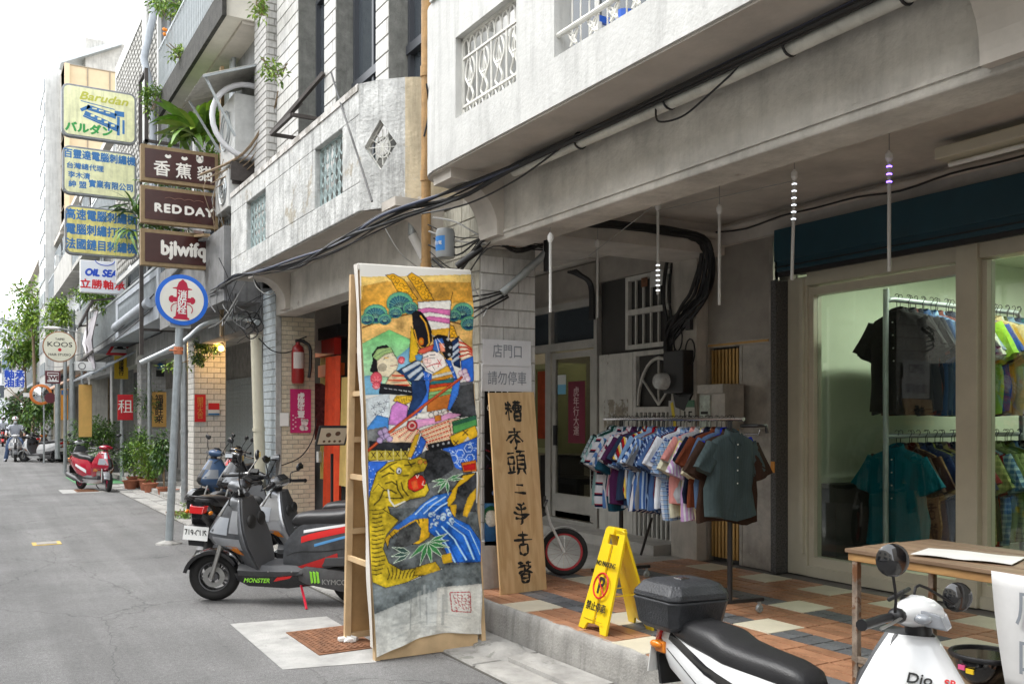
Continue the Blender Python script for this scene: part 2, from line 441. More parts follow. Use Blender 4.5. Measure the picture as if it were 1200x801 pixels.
# fibre: pavers of the small forecourt beyond the platform (u 120..240)
rg = random.Random(5)
pv0 = MB(); pv0.box(0,.285,0,.285,-.03,0); PAVE = M('grey_paver', (.40,.39,.37),.85, var=.3, sc=7, bump=.25, rnd=.12)
src = None
sidewalk = struct(MB().box(3.4,6.4,12.95,24.2,-.05,.012).build('sidewalk', M('paver_joint', (.12,.115,.1),.9)))
for i in range(4):
 for j in range(37):
  if src is None:
   src = pv0.build('paver', PAVE, sidewalk); q = src
  else: q = inst(src, sidewalk, (0,0,0))
  q.location = (3.42 + i * .3,13.0 + j * .3,.03 + rg.uniform(-.004,.004)); q.rotation_euler = (rg.uniform(-.01,.01), rg.uniform(-.01,.01), rg.uniform(-.01,.01))
# drain grates beyond
for k, (gx, gy, lb) in enumerate(((2.92,16.2, 'slotted cast iron drain grate in the gutter beyond the hydrant sign pole'),(2.92,13.4, 'slotted drain grate in the gutter right beside the black scooter tail'))):
 t = thing('drain_grate', lb, 'drain grate', (gx, gy, .02))
 MB().box(0,.42,0,.06,0,.02).box(0,.42,.54,.6,0,.02).box(0,.04,.06,.54,0,.02).box(.38,.42,.06,.54,0,.02).build('frame', RUST, t)
 s0 = MB().box(0,.34,0,.02,0,.016).build('bar', RUST, t); s0.location = (.04,.09,0)
 for i in range(1,10): inst(s0, t, (.04,.09 + i * .045,0))
# the tiled platform of the near arcade
ZP = .265
plat = struct(MB().box(3.42,6.42,-6,6.98,-.05, ZP - .012).build('platform', M('tile_joint_grey', (.16,.15,.14),.9, var=.2)))
mb = MB()                                 # the rough curb face
NYc = 90
rows = []
for i in range(NYc + 1):
 yy = 7.0 - i * 13.0 / NYc
 def w(a, s): return (mnoise.noise(Vector((yy * s, a, 3.1))) ) * .012
 rows.append([(3.40 + w(1,3) * .8 - .01, yy, -.02),(3.395 + w(2,4), yy, .09),(3.40 + w(3,5), yy, .19),(3.405 + w(4,7), yy, ZP - .02 + w(8,9)),(3.43 + w(5,9) * .5, yy, ZP + w(6,6) * .35),(3.47, yy, ZP - .004)])
mb.loft(rows, closed=False)
mb.build('curb_face', CONC, plat, smooth=60)
TORG = M('orange_plank_tile', (.40,.20,.115),.38, var=.5, sc=7, bump=.1, bsc=30, rnd=.16)
TGRY = M('slate_grey_tile', (.13,.135,.145),.45, var=.4, sc=9, bump=.15, bsc=40, rnd=.2)
TCRM = M('cream_square_tile', (.63,.58,.46),.4, var=.15, sc=5, bump=.06, rnd=.05)
U = .34
def tilemesh(w, h, m):
 mb = MB(); c = .004; g = .007; mb.add([(g / 2, g / 2,-.02),(w - g / 2, g / 2,-.02),(w - g / 2, h - g / 2,-.02),(g / 2, h - g / 2,-.02),
  (g / 2 + c, g / 2 + c, 0),(w - g / 2 - c, g / 2 + c, 0),(w - g / 2 - c, h - g / 2 - c, 0),(g / 2 + c, h - g / 2 - c, 0)],
  [(4,5,6,7),(0,1,5,4),(1,2,6,5),(2,3,7,6),(3,0,4,7)]); return mb.build('tile', m, plat)
srcs = {'o': tilemesh(U / 3, U, TORG), 'g': tilemesh(U / 3, U / 2, TGRY), 'c': tilemesh(U, U, TCRM)}
used = set()
def put(k, x, y, rgt=random.Random(9)):
 q = srcs[k] if k not in used else inst(srcs[k], plat, (0,0,0)); used.add(k)
 q.location = (x, y, ZP + rgt.uniform(-.0012,.0012))
cream = {(0,0),(0,4),(1,2),(3,0),(3,6),(5,1),(5,5),(7,2),(7,4),(7,6),(5,-3),(3,-4),(1,-2),(7,-2),(5,3 - 6),(7,0)}
for i in range(8):
 for j in range(-7,8):
  x, y = 3.42 + i * U, 4.28 + j * U
  if i == 7: pass
  if y < 2.0 or (i < 2 and y < 3.2): continue
  if (i, j) in cream: put('c', x, y)
  elif i in (1,3,5,7) and not (i == 7 and j % 2): [put('g', x + a * U / 3, y + b * U / 2) for a in (0,1) for b in (0,1)] + [put('o', x + 2 * U / 3, y)]
  else: [put('o', x + a * U / 3, y) for a in range(3)]
MB().box(3.43,6.4,-6,1.9,-.04, ZP - .002).build('near_floor', TORG, plat)
# grey concrete floors further along
fl2 = struct(MB().box(3.42,6.5,7.0,12.9,-.04, ZP - .006).box(3.3,3.42,7.0,12.9,-.04,.12).box(5.95,6.5,7.3,12.9, ZP - .006, ZP + .1).build('arcade_floor', M('grey_terrazzo', (.40,.385,.36),.6, var=.3, sc=5, bump=.1, chip=(.2,.19,.18), chipt=.64)))
# bricks on a face
def bricks(parent, o, ud, W, z0, z1, bw, bh, mat, gap=.008, proud=.006, name='brick', nmax=300, off=.5):
 ud = Vector(ud).normalized(); rz = math.atan2(ud.y, ud.x); src = None; n = 0
 rows = int((z1 - z0) / bh); out = []
 for r in range(rows):
  x = -bw * off * (r % 2)
  while x < W - .01:
   a, b = max(0, x), min(W, x + bw)
   if b - a > .03:
    if src is None:
     mb = MB(); e = proud * .5
     mb.add([(0,0,0),(1,0,0),(1,0, bh - gap),(0,0, bh - gap),(.012,-proud, e),(.988,-proud, e),(.988,-proud, bh - gap - e),(.012,-proud, bh - gap - e)],
      [(4,5,6,7),(0,1,5,4),(1,2,6,5),(2,3,7,6),(3,0,4,7)])
     src = mb.build(name, mat, parent); q = src
    else: q = inst(src, parent, (0,0,0))
    p = Vector(o) + ud * (a + gap / 2)
    q.location = (p.x, p.y, z0 + r * bh + gap / 2); q.rotation_euler = (0,0, rz); q.scale = (b - a - gap, 1,1)
    n += 1; out.append(q)
    if n >= nmax: return out
   x += bw
 return out
def yu(u, X): return at(u, 490, X=X).y
# ================================================================== NEAR BUILDING (Y -6 .. 7)
b1 = thing('arcade_building', 'nearest white arcaded building over the clothes shop, with white balcony and rough grey beam', 'building', (3.6,0,0))
b1.location = (0,0,0)
XF, XB, XW = 3.575,3.06,6.33
# corner pillar with posters
pil = MB().box(XF, 4.1,6.59,7.5,.0,3.3).build('pillar', MORT, b1)
bricks(pil, (XF, 6.588,0),(1,0,0),.525,.66,3.04,.36,.145, BR_W, off=.4)
bricks(pil, (XF - .002,7.5,0),(0,-1,0),.91,.3,3.5,.3,.15, M('grimy_old_tile', (.42,.40,.33),.7, var=.4, sc=7, streak=.5, rnd=.15), name='brick')
MB().box(XF - .03,4.13,6.56,7.53,0,.66).build('plinth', BR_W, pil, bevel=.01)
# next pillar towards the camera, outside the picture but carrying the beam
MB().box(XF, 4.1,1.25,1.8,.0,3.04).build('pillar', BR_W, b1)
# front beam with its haunches
mb = MB(); mb.box(XF, 3.88,-6,6.585,3.04,3.54)
mb.build('beam', ROUGHC, b1, bevel=.012)
MB().box(XF - .012, XF - .002,-6,6.58,3.09,3.11).build('drip_moulding', ROUGHC, b1)
# console brackets carrying the balcony (profile runs out from the beam)
def console(parent, y, wd=.3, mat=SOFF):
 poly = [(0,3.538),(-.46,3.538),(-.46,3.46),(-.40,3.46)]
 for k in range(0,9):
  a = math.pi / 2 * k / 8; poly.append((-.40 + .34 * math.sin(a),3.12 + .34 * math.cos(a)))
 poly += [(-.06,3.07),(0,3.07)]
 mb = MB(); mb.prism([(p[0], p[1]) for p in poly], (XF - .002, y, 0),(1,0,0),(0,0,1), wd)
 return mb.build('bracket', mat, parent)
console(b1,6.5); console(b1,2.25)
# balcony slab and parapet with rounded far corner
def outline(y0, y1, xf, xb, r, inset=0., n=7):
 pts = [(xb, y0),(xf + inset, y0)]
 for k in range(n + 1):
  a = math.pi / 2 * k / n
  pts.append((xf + r - (r - inset) * math.cos(a), y1 - r + (r - inset) * math.sin(a)))
 pts.append((xb, y1 - inset)); return pts
bal = MB().prism(outline(-6,6.765, XB + .015, XF, .345),(0,0,3.535),(1,0,0),(0,1,0),.1).build('balcony', SOFF, b1)
mb = MB(); T = .13
def wallY(mb, x, ya, yb, za, zb, m=0): mb.box(x, x + T, ya, yb, za, zb, m)
wallY(mb, XB, -6,6.42,3.55,3.84); wallY(mb, XB, -6,6.42,4.43,4.84)
wallY(mb, XB, 6.02,6.42,3.84,4.43); wallY(mb, XB, 4.70,5.15,3.84,4.43); wallY(mb, XB, -6,3.6,3.84,4.43)
r = .36; rings = []
for k in range(9):
 a = math.pi / 2 * k / 8; c_, s_ = math.cos(a), math.sin(a); cx, cy = XB + r, 6.42
 rings.append([(cx - r * c_, cy + r * s_, 3.545),(cx - r * c_, cy + r * s_, 4.84),(cx - (r - T) * c_, cy + (r - T) * s_, 4.84),(cx - (r - T) * c_, cy + (r - T) * s_, 3.545)])
mb.loft(rings); mb.box(XB + r, XF + .4,6.78 - T, 6.78,3.545,4.84)
mb.build('parapet', WHITEW, bal)
MB().box(XB - .02, XB + T + .02,-6,6.42,4.84,4.9).build('coping', WHITEW, bal)
# main wall above, slabs, ceiling
MB().box(3.95,4.15,-6,7.0,3.54,9.5).build('upper_wall', WHITEW, b1)
wf = MB().box(3.93,3.948,3.2,6.2,3.9,5.6).build('upper_window', GLSD, b1)
for yy in (3.2,3.95,4.7,5.45,6.2): MB().box(3.915,3.93, yy - .025, yy + .025,3.9,5.6).build('mullion', ALU, wf)
MB().box(3.9,12,-6,7.0,3.5,3.7).build('ceiling', CEIL, b1)
MB().box(4.1,6.3,6.62,7.2,3.22,3.5).build('cross_beam', CEIL, b1)
MB().box(6.2,6.42,-6,6.62,3.3,3.5).build('wall_beam', CEIL, b1)
MB().box(-.0,12,-6.3,-6,0,9.5).box(11.8,12,-6,7,0,9.5).build('rear_wall', CEIL, b1)
# grilles in the balcony openings
def frame_rect(mb, ya, yb, za, zb, x, w=.02):
 mb.box(x, x + w, ya, yb, za, za + w); mb.box(x, x + w, ya, yb, zb - w, zb); mb.box(x, x + w, ya, ya + w, za, zb); mb.box(x, x + w, yb - w, yb, za, zb)
def lyre(y, zc, h, w, x, r=.009):
 mb = MB()
 for sg in (-1,1):
  mb.tube(spline([(x, y + sg * .005, zc - h * .5),(x, y + sg * w * .35, zc - h * .35),(x, y + sg * w * .12, zc - h * .12),(x, y + sg * w * .5, zc + h * .12),(x, y + sg * w * .42, zc + h * .36),(x, y + sg * w * .2, zc + h * .5)], 4), r, 5)
  mb.tube(spline([(x, y, zc - h * .14),(x, y + sg * w * .22, zc + h * .1),(x, y, zc + h * .34)], 4), r * .8,5)
 mb.tube([(x, y - w * .2, zc),(x, y + w * .2, zc)], r, 5)
 mb.tube([(x, y, zc - h * .14),(x, y, zc + h * .5)], r, 5)
 return mb
GRW = P('white_iron_grille', (.72,.71,.66),.5, var=.2)
g = MB(); frame_rect(g, 5.15,6.02,3.84,4.43, XB + .05); g.box(XB + .05, XB + .07,5.17,6.0,3.92,3.935); g.box(XB + .05, XB + .07,5.17,6.0,4.27,4.285)
gr = g.build('grille', GRW, b1)
for k in range(4): lyre(5.27 + k * .21,4.09,.33,.14, XB + .06).build('scroll', GRW, gr)
for k in range(5): MB().tube([(XB + .06,5.165 + k * .21,3.93),(XB + .06,5.165 + k * .21,4.28)], .009,6).build('bar', GRW, gr)
for k in range(9):
 yy = 5.17 + k * .095; m_ = MB()
 m_.tube([(XB + .06, yy + .04 + .05 * math.cos(a),4.29 + .12 * math.sin(a)) for a in [math.pi * i / 8 for i in range(9)]], .007,5)
 m_.build('arch', GRW, gr)
 m_ = MB(); m_.tube([(XB + .06, yy + .045,3.845),(XB + .06, yy + .045 - .035,3.92)], .007,5).tube([(XB + .06, yy + .045,3.845),(XB + .06, yy + .045 + .035,3.92)], .007,5); m_.build('fan_bar', GRW, gr)
g = MB(); g.tube([(XB + .03,3.6,3.98),(XB + .03,4.72,3.98)], .017,8)
gr = g.build('hand_rail', GRW, b1)
for k in range(5):
 y0 = 3.75 + k * .2; m_ = MB()
 for sg in (-1,1):
  pts = [(XB + .04, y0 + sg * (.012 + .05 * (1 - i / 14)) * math.cos(i * .62 + 1.2),3.91 + (.012 + .05 * (1 - i / 14)) * math.sin(i * .62)) for i in range(15)]
  m_.tube(pts, .007,5)
 m_.build('scroll', GRW, gr)
for k in range(12): MB().tube([(XB + .1,3.66 + k * .09,3.84),(XB + .1,3.66 + k * .09,4.43)], .006,5).build('bar', GRW, gr)
t = thing('cleaning_bottle', 'blue and white spray bottle standing behind the rails of the white balcony', 'bottle', (XB + .19,4.5,3.66))
MB().lathe([(.05,0),(.05,.26),(.02,.32),(.02,.36)], n=12).build('body', WHITEP, t, smooth=40)
MB().lathe([(.052,.06),(.052,.2)], n=12).build('label_band', P('blue_label', (.02,.12,.6),.4), t)
MB().box(-.02,.07,-.015,.015,.36,.40).build('trigger_head', P('blue_label', (.02,.12,.6)), t)
t = thing('cleaning_bottle', 'white plastic jug with blue lid behind the rails, right of the spray bottle', 'bottle', (XB + .19,4.25,3.66))
MB().lathe([(.08,0),(.08,.2),(.05,.27)], n=12).build('body', WHITEP, t, smooth=40)
MB().lathe([(.052,.27),(.052,.33)], n=12).build('lid', P('blue_label', (.02,.12,.6)), t)
# back wall of the near arcade
WALLB = M('dingy_arcade_wall', (.50,.465,.41),.8, var=.3, sc=3, bump=.12, streak=.35, chip=(.3,.28,.25), chipt=.66)
PANEL = M('brown_grey_sheet', (.38,.35,.31),.5, metal=.3, var=.25, sc=3, bump=.04)
GATES = M('stained_steel_sheet', (.45,.42,.38),.42, metal=.65, var=.4, sc=5, bump=.06, chip=(.5,.49,.46), chipt=.66)
GOLD = P('golden_anodised_slat', (.50,.30,.10),.35, metal=.5, var=.2)
SHOPF = M('shop_frame_cream', (.56,.53,.42),.45, var=.12, sc=3, bump=0)
SHOPW = M('shop_wall_pale_green', (.68,.73,.58),.8, var=.08, sc=2, bump=.03)
NAVY = P('navy_sheet', (.009,.05,.075),.45, var=.2)
# wall sections (thick), in order from near to far
w = MB(); w.box(6.42,6.6,5.93,7.3, ZP, 3.5); w.box(6.32,6.6,6.9,7.0,3.36,3.5)
w.build('back_wall', WALLB, b1)
col = MB().box(6.13,6.42,6.86,7.24, ZP - .1,3.5).build('wall_column', WALLB, b1)
# steel gate with golden slats (Y 5.95 .. 6.85)
ya, yb = 5.98,6.85; XG = 6.27
gt = thing('steel_gate', 'stainless steel door beside the clothes shop with golden vertical slats on its left half', 'door', (XG, ya, ZP))
W = yb - ya
MB().box(0,.05,0, W, 2.12,3.2).build('upper_panel', PANEL, gt, bevel=.004)
MB().box(-.02,.06,0,.05,0,2.98).box(-.02,.06, W - .04, W, 0,2.12).box(-.02,.055,.05, W - .04,2.07,2.12).build('frame', GATES, gt)
MB().box(-.03,-.02,.05, W - .03,2.085,2.105).build('brass_strip', GOLD, gt)
MB().box(0,.03,.05,.42,0,2.07).build('plain_panel', GATES, gt)
MB().box(.035,.05,.42, W - .04,0,2.07).build('backing', DARKR, gt)
MB().box(-.005,.035,.40,.44,0,2.07).build('stile', GATES, gt)
s0 = None
for k in range(8):
 if s0 is None: s0 = MB().box(0,.03,0,.026,.04,2.05).build('slat', GOLD, gt); q = s0
 else: q = inst(s0, gt, (0,0,0))
 q.location = (-.004,.455 + k * .048,0)
MB().box(-.012,0,.44, W - .04,.72,.80).build('rail', GATES, gt)
MB().lathe([(.03,0),(.03,.015),(.012,.03),(.03,.06),(.02,.075)], (-.01,.16,1.05), 'X', 12).xf(Matrix.Identity(4)).build('lock', CHROME, gt, smooth=40)
MB().tube([(-.01,.12,1.28),(-.07,.12,1.28),(-.07,.12,1.24),(-.075,.28,1.24)], .012,8).build('handle', CHROME, gt)
t = thing('door_post', 'dark speckled granite edge post between the steel gate and the shop front', 'post', (6.2,5.90, ZP))
MB().box(0,.2,0,.06,0,2.62).build('shaft', M('speckled_granite', (.1,.1,.1),.5, var=.9, sc=60), t)
MB().box(-.012,0,.01,.05,.9,1.0).build('sticker', P('orange_sticker', (.7,.3,.05),.5), t)
# mailbox
mbx = thing('mailbox', 'worn pale steel mailbox mounted on the golden slats of the steel gate', 'mailbox', (6.0,6.28,1.62))
MB().box(0,.24,0,.34,0,.42).build('case', GATES, mbx, bevel=.006)
MB().box(-.012,-.001,.19,.33,.01,.32).build('door', M('worn_pale_green_steel', (.5,.56,.5),.45, metal=.3, var=.45, sc=14, chip=(.25,.24,.2), chipt=.6), mbx)
mbx.location = (5.99,6.32,1.55)
MB().box(-.02,-.012,.215,.305,.14,.165).build('slot', INK, mbx)
MB().box(-.03,.0,.0,.34,.335,.415).build('hood', GATES, mbx)
MB().box(-.008,0,.02,.32,.345,.40).build('letters', WHITEP, mbx)
# things on the column: meter box with round glass meter, calendar
XC = 6.13
t = thing('electricity_meter', 'round glass electricity meter on a black box fixed to the column left of the mailbox', 'meter', (XC, 7.0,1.9))
MB().box(-.14,0,-.1,.2,0,.42).prism([(-.1,0),(.2,0),(.16,-.14),(.02,-.18)], (-.02,0,0),(0,1,0),(0,0,1),.08).build('box', BLACK, t, bevel=.01)
MB().lathe([(.0,-.0),(.085,.0),(.085,.05),(.075,.1),(.045,.12),(0.001,.125)], n=20).xf(Matrix.Translation((-.14,.17,.12)) @ Matrix.Rotation(math.radians(-90),4, 'Y')).build('glass_dome', M('meter_glass', (.6,.62,.62),.1, var=.3, sc=30, bump=0, coat=.6), t, smooth=50)
cal = thing('calendar', 'wall notice card reading 15 with a green top band on the column', 'calendar', (XC - .012,6.87,1.56))
MB().box(-.005,0,0,.2,0,.27).build('card', P('card_white', (.5,.5,.46),.6), cal)
MB().box(-.007,-.005,0,.2,.2,.27).build('band', P('card_green', (.08,.2,.12),.6), cal)
text('15', .16,(-.009,.1,.1),(0,-1,0),(0,0,1), INK, cal)
t = thing('notice_card', 'grey card with a slanted yellow strip left of the card reading 15', 'sign', (XC - .012,7.09,1.56))
MB().box(-.005,0,0,.17,0,.27).build('card', P('card_grey', (.42,.42,.4),.6), t)
MB().prism([(.05,.02),(.09,.0),(.14,.24),(.1,.26)], (-.006,0,0),(0,1,0),(0,0,1),-.002).build('strip', P('card_yellow', (.7,.55,.03),.5), t)
for k in range(3):
 t = thing('door_bell_box', ['small grey bell plate under the card reading 15', 'small pale switch box low on the column behind the clothes rack', 'narrow meter cover under the slanted yellow strip card'][k], 'switch', (XC - .03, [6.9,6.95,7.1][k], [1.38,1.05,1.38][k]))
 MB().box(0,.03,0,.13,0,.13).build('case', GATES, t, bevel=.004); MB().box(-.006,0,.03,.1,.04,.09).build('button_plate', INK, t)
# white painted gate with fan light arch (Y 7.25 .. 8.2)
XD = 6.33
wd = thing('white_door', 'old white metal door with fan shaped arch light over vertical bars', 'door', (XD, 7.26, ZP))
CHW = M('chipped_white_metal', (.56,.55,.51),.55, var=.2, sc=5, bump=.12, streak=.4, chip=(.2,.17,.14), chipt=.62)
def drect(mb, y0, y1, z0, z1, t=.04, x0=0., x1=.05):
 mb.box(x0, x1, y0, y1, z0, z0 + t); mb.box(x0, x1, y0, y1, z1 - t, z1); mb.box(x0, x1, y0, y0 + t, z0 + t, z1 - t); mb.box(x0, x1, y1 - t, y1, z0 + t, z1 - t)
MB().box(.05,.09,0,1.55,0,3.2).build('backing', DARKR, wd)
m_ = MB(); drect(m_, 0,.86,0,2.12,.05); m_.build('frame', CHW, wd)
MB().box(-.005,.045,.05,.81,1.45,1.51).build('mid_rail', CHW, wd)
MB().box(.0,.04,.05,.81,.6,.78).build('lock_rail', CHW, wd)
m_ = MB(); m_.tube([(.01,.43 + .35 * math.cos(a),1.53 + .5 * math.sin(a)) for a in [math.pi * i / 16 for i in range(17)]], .02,6); m_.build('arch', CHW, wd, smooth=60)
for a in (35,90,145): MB().tube([(.01,.43,1.53),(.01,.43 + .34 * math.cos(math.radians(a)),1.53 + .49 * math.sin(math.radians(a)))], .014,6).build('spoke', CHW, wd)
s0 = None
for k in range(10):
 for (za, zb) in ((.78,1.45),(.05,.6)):
  q = MB().box(0,.03,0,.024, za, zb).build('bar', CHW, wd) if s0 is None or za != .78 and k == 0 else inst(s0 if za == .78 else s1, wd, (0,0,0))
  if k == 0: s0, s1 = (q, None) if za == .78 else (s0, q)
  q.location = (.005,.075 + k * .075,0)
# transom grid over it
tr = MB(); drect(tr, 0,1.0,2.15,2.96,.05); tr.box(0,.05,.05,.95,2.53,2.59); tr = tr.build('transom_frame', CHW, wd)
s0 = None
for k in range(6):
 for z_ in (2.2,2.59):
  if s0 is None: s0 = MB().box(0,.025,0,.02,0,.33).build('transom_bar', CHW, tr); q = s0
  else: q = inst(s0, tr, (0,0,0))
  q.location = (.01,.17 + k * .13, z_)
MB().box(0,.05,.87,1.5,0,2.12).build('side_panel', CHW, wd, bevel=.004)
MB().box(-.004,0,.95,1.4,.9,1.6).build('peeled_patch', M('peeled_primer', (.3,.27,.22),.8, var=.5, sc=9, chip=(.5,.5,.47), chipt=.5), wd)
MB().box(.0,.05,0,1.5,2.97,3.5).build('upper_panel', PANEL, wd)
t = thing('notice_board', 'small white paper and brown sticker on the metal panel above the barred transom', 'paper', (XD - .012,7.6,3.06))
MB().box(0,.006,0,.2,0,.17).build('sheet', P('paper_grey', (.55,.55,.52),.7), t); MB().box(0,.006,.26,.36,.02,.12).build('sticker', RUST, t)
# sliding doors of the further shop (Y 8.8 .. 11.4) with open left leaf
sl = thing('sliding_door', 'grey aluminium sliding shop doors with one leaf open behind the wooden sign', 'door', (XD, 8.78, ZP + .1))
m_ = MB(); L_ = 2.7
m_.box(-.02,.08,0, L_, 0,.05); m_.box(-.02,.08,0, L_, 2.12,2.22); m_.box(-.02,.08,0, L_, 2.62,2.72)
for yy in (0,1.0,1.06,1.9, L_ - .06): m_.box(-.02,.08, yy, yy + .06,.05,2.12)
for yy in (0,.98, L_ - .06): m_.box(-.02,.08, yy, yy + .06,2.22,2.62)
m_.build('frame', ALU, sl)
for (y0, y1) in ((.06,.98),(1.04, L_ - .06)): MB().box(.03,.036, y0, y1,2.22,2.62).build('transom_pane', GLSD, sl)
m_ = MB(); drect(m_, .08,.98,.06,2.1,.075,-.005,.035); m_.box(-.005,.035,.155,.905,.06,.35)
lf = m_.build('leaf', ALU, sl)
MB().box(.012,.018,.155,.905,.36,2.02).build('pane', glass('dusty_glass', (.6,.62,.6),.1), lf)
MB().box(-.03,-.005,.86,.92,.95,1.2).build('handle', BLACK, lf)
MB().box(0,.06,-.0, L_, 2.73,3.12).box(-.03,.08,0, L_, 2.70,2.73).build('fascia_panel', PANEL, sl)
MB().box(-.14,.02,0, L_, 3.14,3.3).build('shutter_box', CEIL, sl)
# behind the open doors: a lit cabinet, a dark desk
MB().box(6.5,9.5,11.6,11.7,0,3.4).box(9.4,9.5,7.1,11.6,0,3.4).box(6.4,9.5,7.05,7.1,0,3.4).box(6.42,9.5,7.1,11.6,3.3,3.4).build('room_wall', M('back_room_wall', (.42,.40,.34),.8, bump=0), b1)
MB().box(6.42,9.5,7.1,11.6,.2, ZP + .08).build('room_floor', M('back_room_floor', (.16,.15,.13),.6), b1)
lt = thing('room_light', 'dim round ceiling lamp inside the further shop behind the sliding doors', 'lamp', (7.6,9.6,3.1))
MB().lathe([(.001,0),(.16,0),(.14,.06),(.001,.07)], n=16).build('shade', P('warm_shade', (.9,.8,.6),.5, emis=2.5, var=0), lt)
ld = bpy.data.lights.new('room_lamp', 'POINT'); ld.energy = 16; ld.color = (1,.86,.65); ld.shadow_soft_size = .15
lo = bpy.data.objects.new('room_lamp', ld); COL.objects.link(lo); lo.parent = lt; lo.location = (0,0,-.2)
cb = thing('display_cabinet', 'pale framed cabinet with a red orange picture seen through the open door', 'cabinet', (6.95,10.62, ZP + .1))
MB().box(.03,.5,0,.62,0.8,2.05).build('case', M('olive_case', (.30,.32,.16),.6), cb)
m_ = MB(); drect(m_, 0,.62,.8,2.05,.07,0,.03); m_.build('frame', P('pale_green_frame', (.45,.48,.26),.5), cb)
MB().box(.012,.028,.12,.5,1.0,1.95).build('red_panel', P('red_panel', (.5,.08,.03),.5, var=.4), cb)
MB().box(.1,.5,.05,.57,.0,.76).build('base', DARKR, cb)
t = thing('door_poster', 'crimson poster with white brush characters hanging inside the closed glass leaf', 'poster', (XD + .003,9.05,1.35))
MB().box(0,.004,0,.36,0,.75).build('sheet', P('crimson', (.16,.012,.035),.6, var=.3), t)
text('虎\n年\n行\n大\n運', .125,(-.004,.18,.38),(0,-1,0),(0,0,1), P('pale_pink_ink', (.6,.45,.45)), t, line=.95)
t = thing('door_sticker', 'blue and white opening hours sticker at the top corner of the glass door leaf', 'sticker', (XD + .008,9.47,1.95))
MB().box(0,.003,0,.18,0,.24).build('sheet', P('sticker_blue', (.16,.42,.6),.5), t); MB().box(-.002,0,.0,.18,.12,.24).build('print', P('sticker_white', (.6,.62,.6),.5), t)
t = thing('stool', 'dark low bench inside the open shop doorway', 'stool', (6.8,9.9, ZP + .1))
MB().box(0,.5,0,.8,.42,.5).build('seat', BLACK, t);
for (xx, yy) in ((0.02,.02),(.02,.74),(.44,.02),(.44,.74)): MB().box(xx, xx + .04, yy, yy + .04,0,.42).build('leg', BLACK, t)
t = thing('folded_curtain', 'dark teal rolled sunshade hanging at the back edge of the papered pillar', 'curtain', (4.2,7.45,0))
MB().box(0,.1,-.0,.14,2.3,3.1).build('panel', P('teal_sheet', (.02,.07,.08),.5), t)
MB().tube([(.05,.07,2.3),(.12,.1,1.85),(.1,.12,1.3)], [.05,.07,.03], 8).build('cloth_tail', P('grey_cloth', (.12,.12,.12),.8), t)
# clothes shop front
y0s, y1s = -1.0,5.86
sf = thing('shop_window', 'cream framed glass front of the clothes shop with a wide middle post', 'window', (6.36,0, ZP)); sf.location = (0,0,0)
XS = 6.38
MB().box(XS - .03, XS + .12,5.68,5.9, ZP, 2.9).build('side_post', SHOPF, sf, bevel=.006)
MB().box(XS - .06, XS - .03,5.70,5.74, ZP + .2,2.88).build('bead', SHOPF, sf)
MB().box(XS - .03, XS + .12, y0s, 5.68,2.82,2.93).build('head', SHOPF, sf)
MB().box(XS - .03, XS + .12, y0s, 5.68, ZP, ZP + .09).build('sill', SHOPF, sf)
MB().box(XS + .0, XS + .1,5.63,5.68, ZP + .09,2.8).box(XS, XS + .1,4.245,4.27, ZP + .09,2.8).box(XS, XS + .1,4.27,5.63, ZP + .09, ZP + .17).box(XS, XS + .1,4.27,5.63,2.73,2.8).build('sash', SHOPF, sf)
MB().box(XS - .06, XS + .14,4.07,4.24, ZP, 2.95).build('middle_post', SHOPF, sf, bevel=.006)
MB().box(XS, XS + .1,4.03,4.07, ZP + .09,2.8).box(XS, XS + .1,2.2,2.26, ZP + .09,2.8).box(XS, XS + .1,2.26,4.03, ZP + .09, ZP + .17).build('sash', SHOPF, sf)
MB().box(XS + .05, XS + .056,4.27,5.63, ZP + .17,2.73).build('pane', GLS, sf)
MB().box(XS + .05, XS + .056,2.26,4.03, ZP + .17,2.8).build('pane', GLS, sf)
MB().box(XS + .05, XS + .056, y0s, 2.2, ZP + .09,2.8).build('pane', GLS, sf)
t = thing('shutter_housing', 'long dark navy roller shutter housing over the clothes shop window', 'housing', (0,0,0))
MB().box(6.10,6.42,-3,5.80,2.93,3.3).box(6.08,6.1,-3,5.81,3.02,3.3).build('case', NAVY, t, bevel=.008)
MB().box(6.085,6.11,-3,5.8,2.965,2.975).box(6.12,6.15,-3,5.8,2.89,2.93).build('lower_rail', BLACK, t)
# shop room
MB().box(6.5,11.6,5.92,6.0, ZP, 3.3).box(11.5,11.6,-2,5.92, ZP, 3.3).build('shop_wall', SHOPW, b1)
MB().box(6.5,11.5,-2,5.92,3.3,3.4).build('shop_ceiling', SHOPW, b1)
MB().box(6.4,11.5,-2,5.92,.1, ZP + .02).build('shop_floor', M('shop_floor_dark', (.1,.1,.08),.5), b1)
MB().box(6.42,11.5,-2.1,-2, ZP, 3.3).build('shop_side_wall', SHOPW, b1)
MB().box(6.75,9.0,5.7,5.9,0.25,1.05).build('low_shelf', DARKR, b1)
for k, (lx, ly) in enumerate(((7.6,4.6),(9.4,4.6),(8.4,2.2))):
 lt = thing('shop_light', ['tube light on the shop ceiling nearest the window', 'tube light on the shop ceiling deeper in the shop', 'tube light on the shop ceiling over the right aisle'][k], 'lamp', (lx, ly, 3.24))
 MB().box(-.6,.6,-.06,.06,.0,.06).build('housing', WHITEP, lt)
 MB().tube([(-.55,0,-.03),(.55,0,-.03)], .018,8).build('tube', P('lit_tube', (.85,1., .8),.5, emis=4, var=0), lt)
 ld = bpy.data.lights.new('tube_light', 'AREA'); ld.shape = 'RECTANGLE'; ld.size = 1.2; ld.size_y = .12; ld.energy = 22; ld.color = (.95,1.0,.82)
 lo = bpy.data.objects.new('tube_light', ld); COL.objects.link(lo); lo.parent = lt; lo.location = (0,0,-.07)
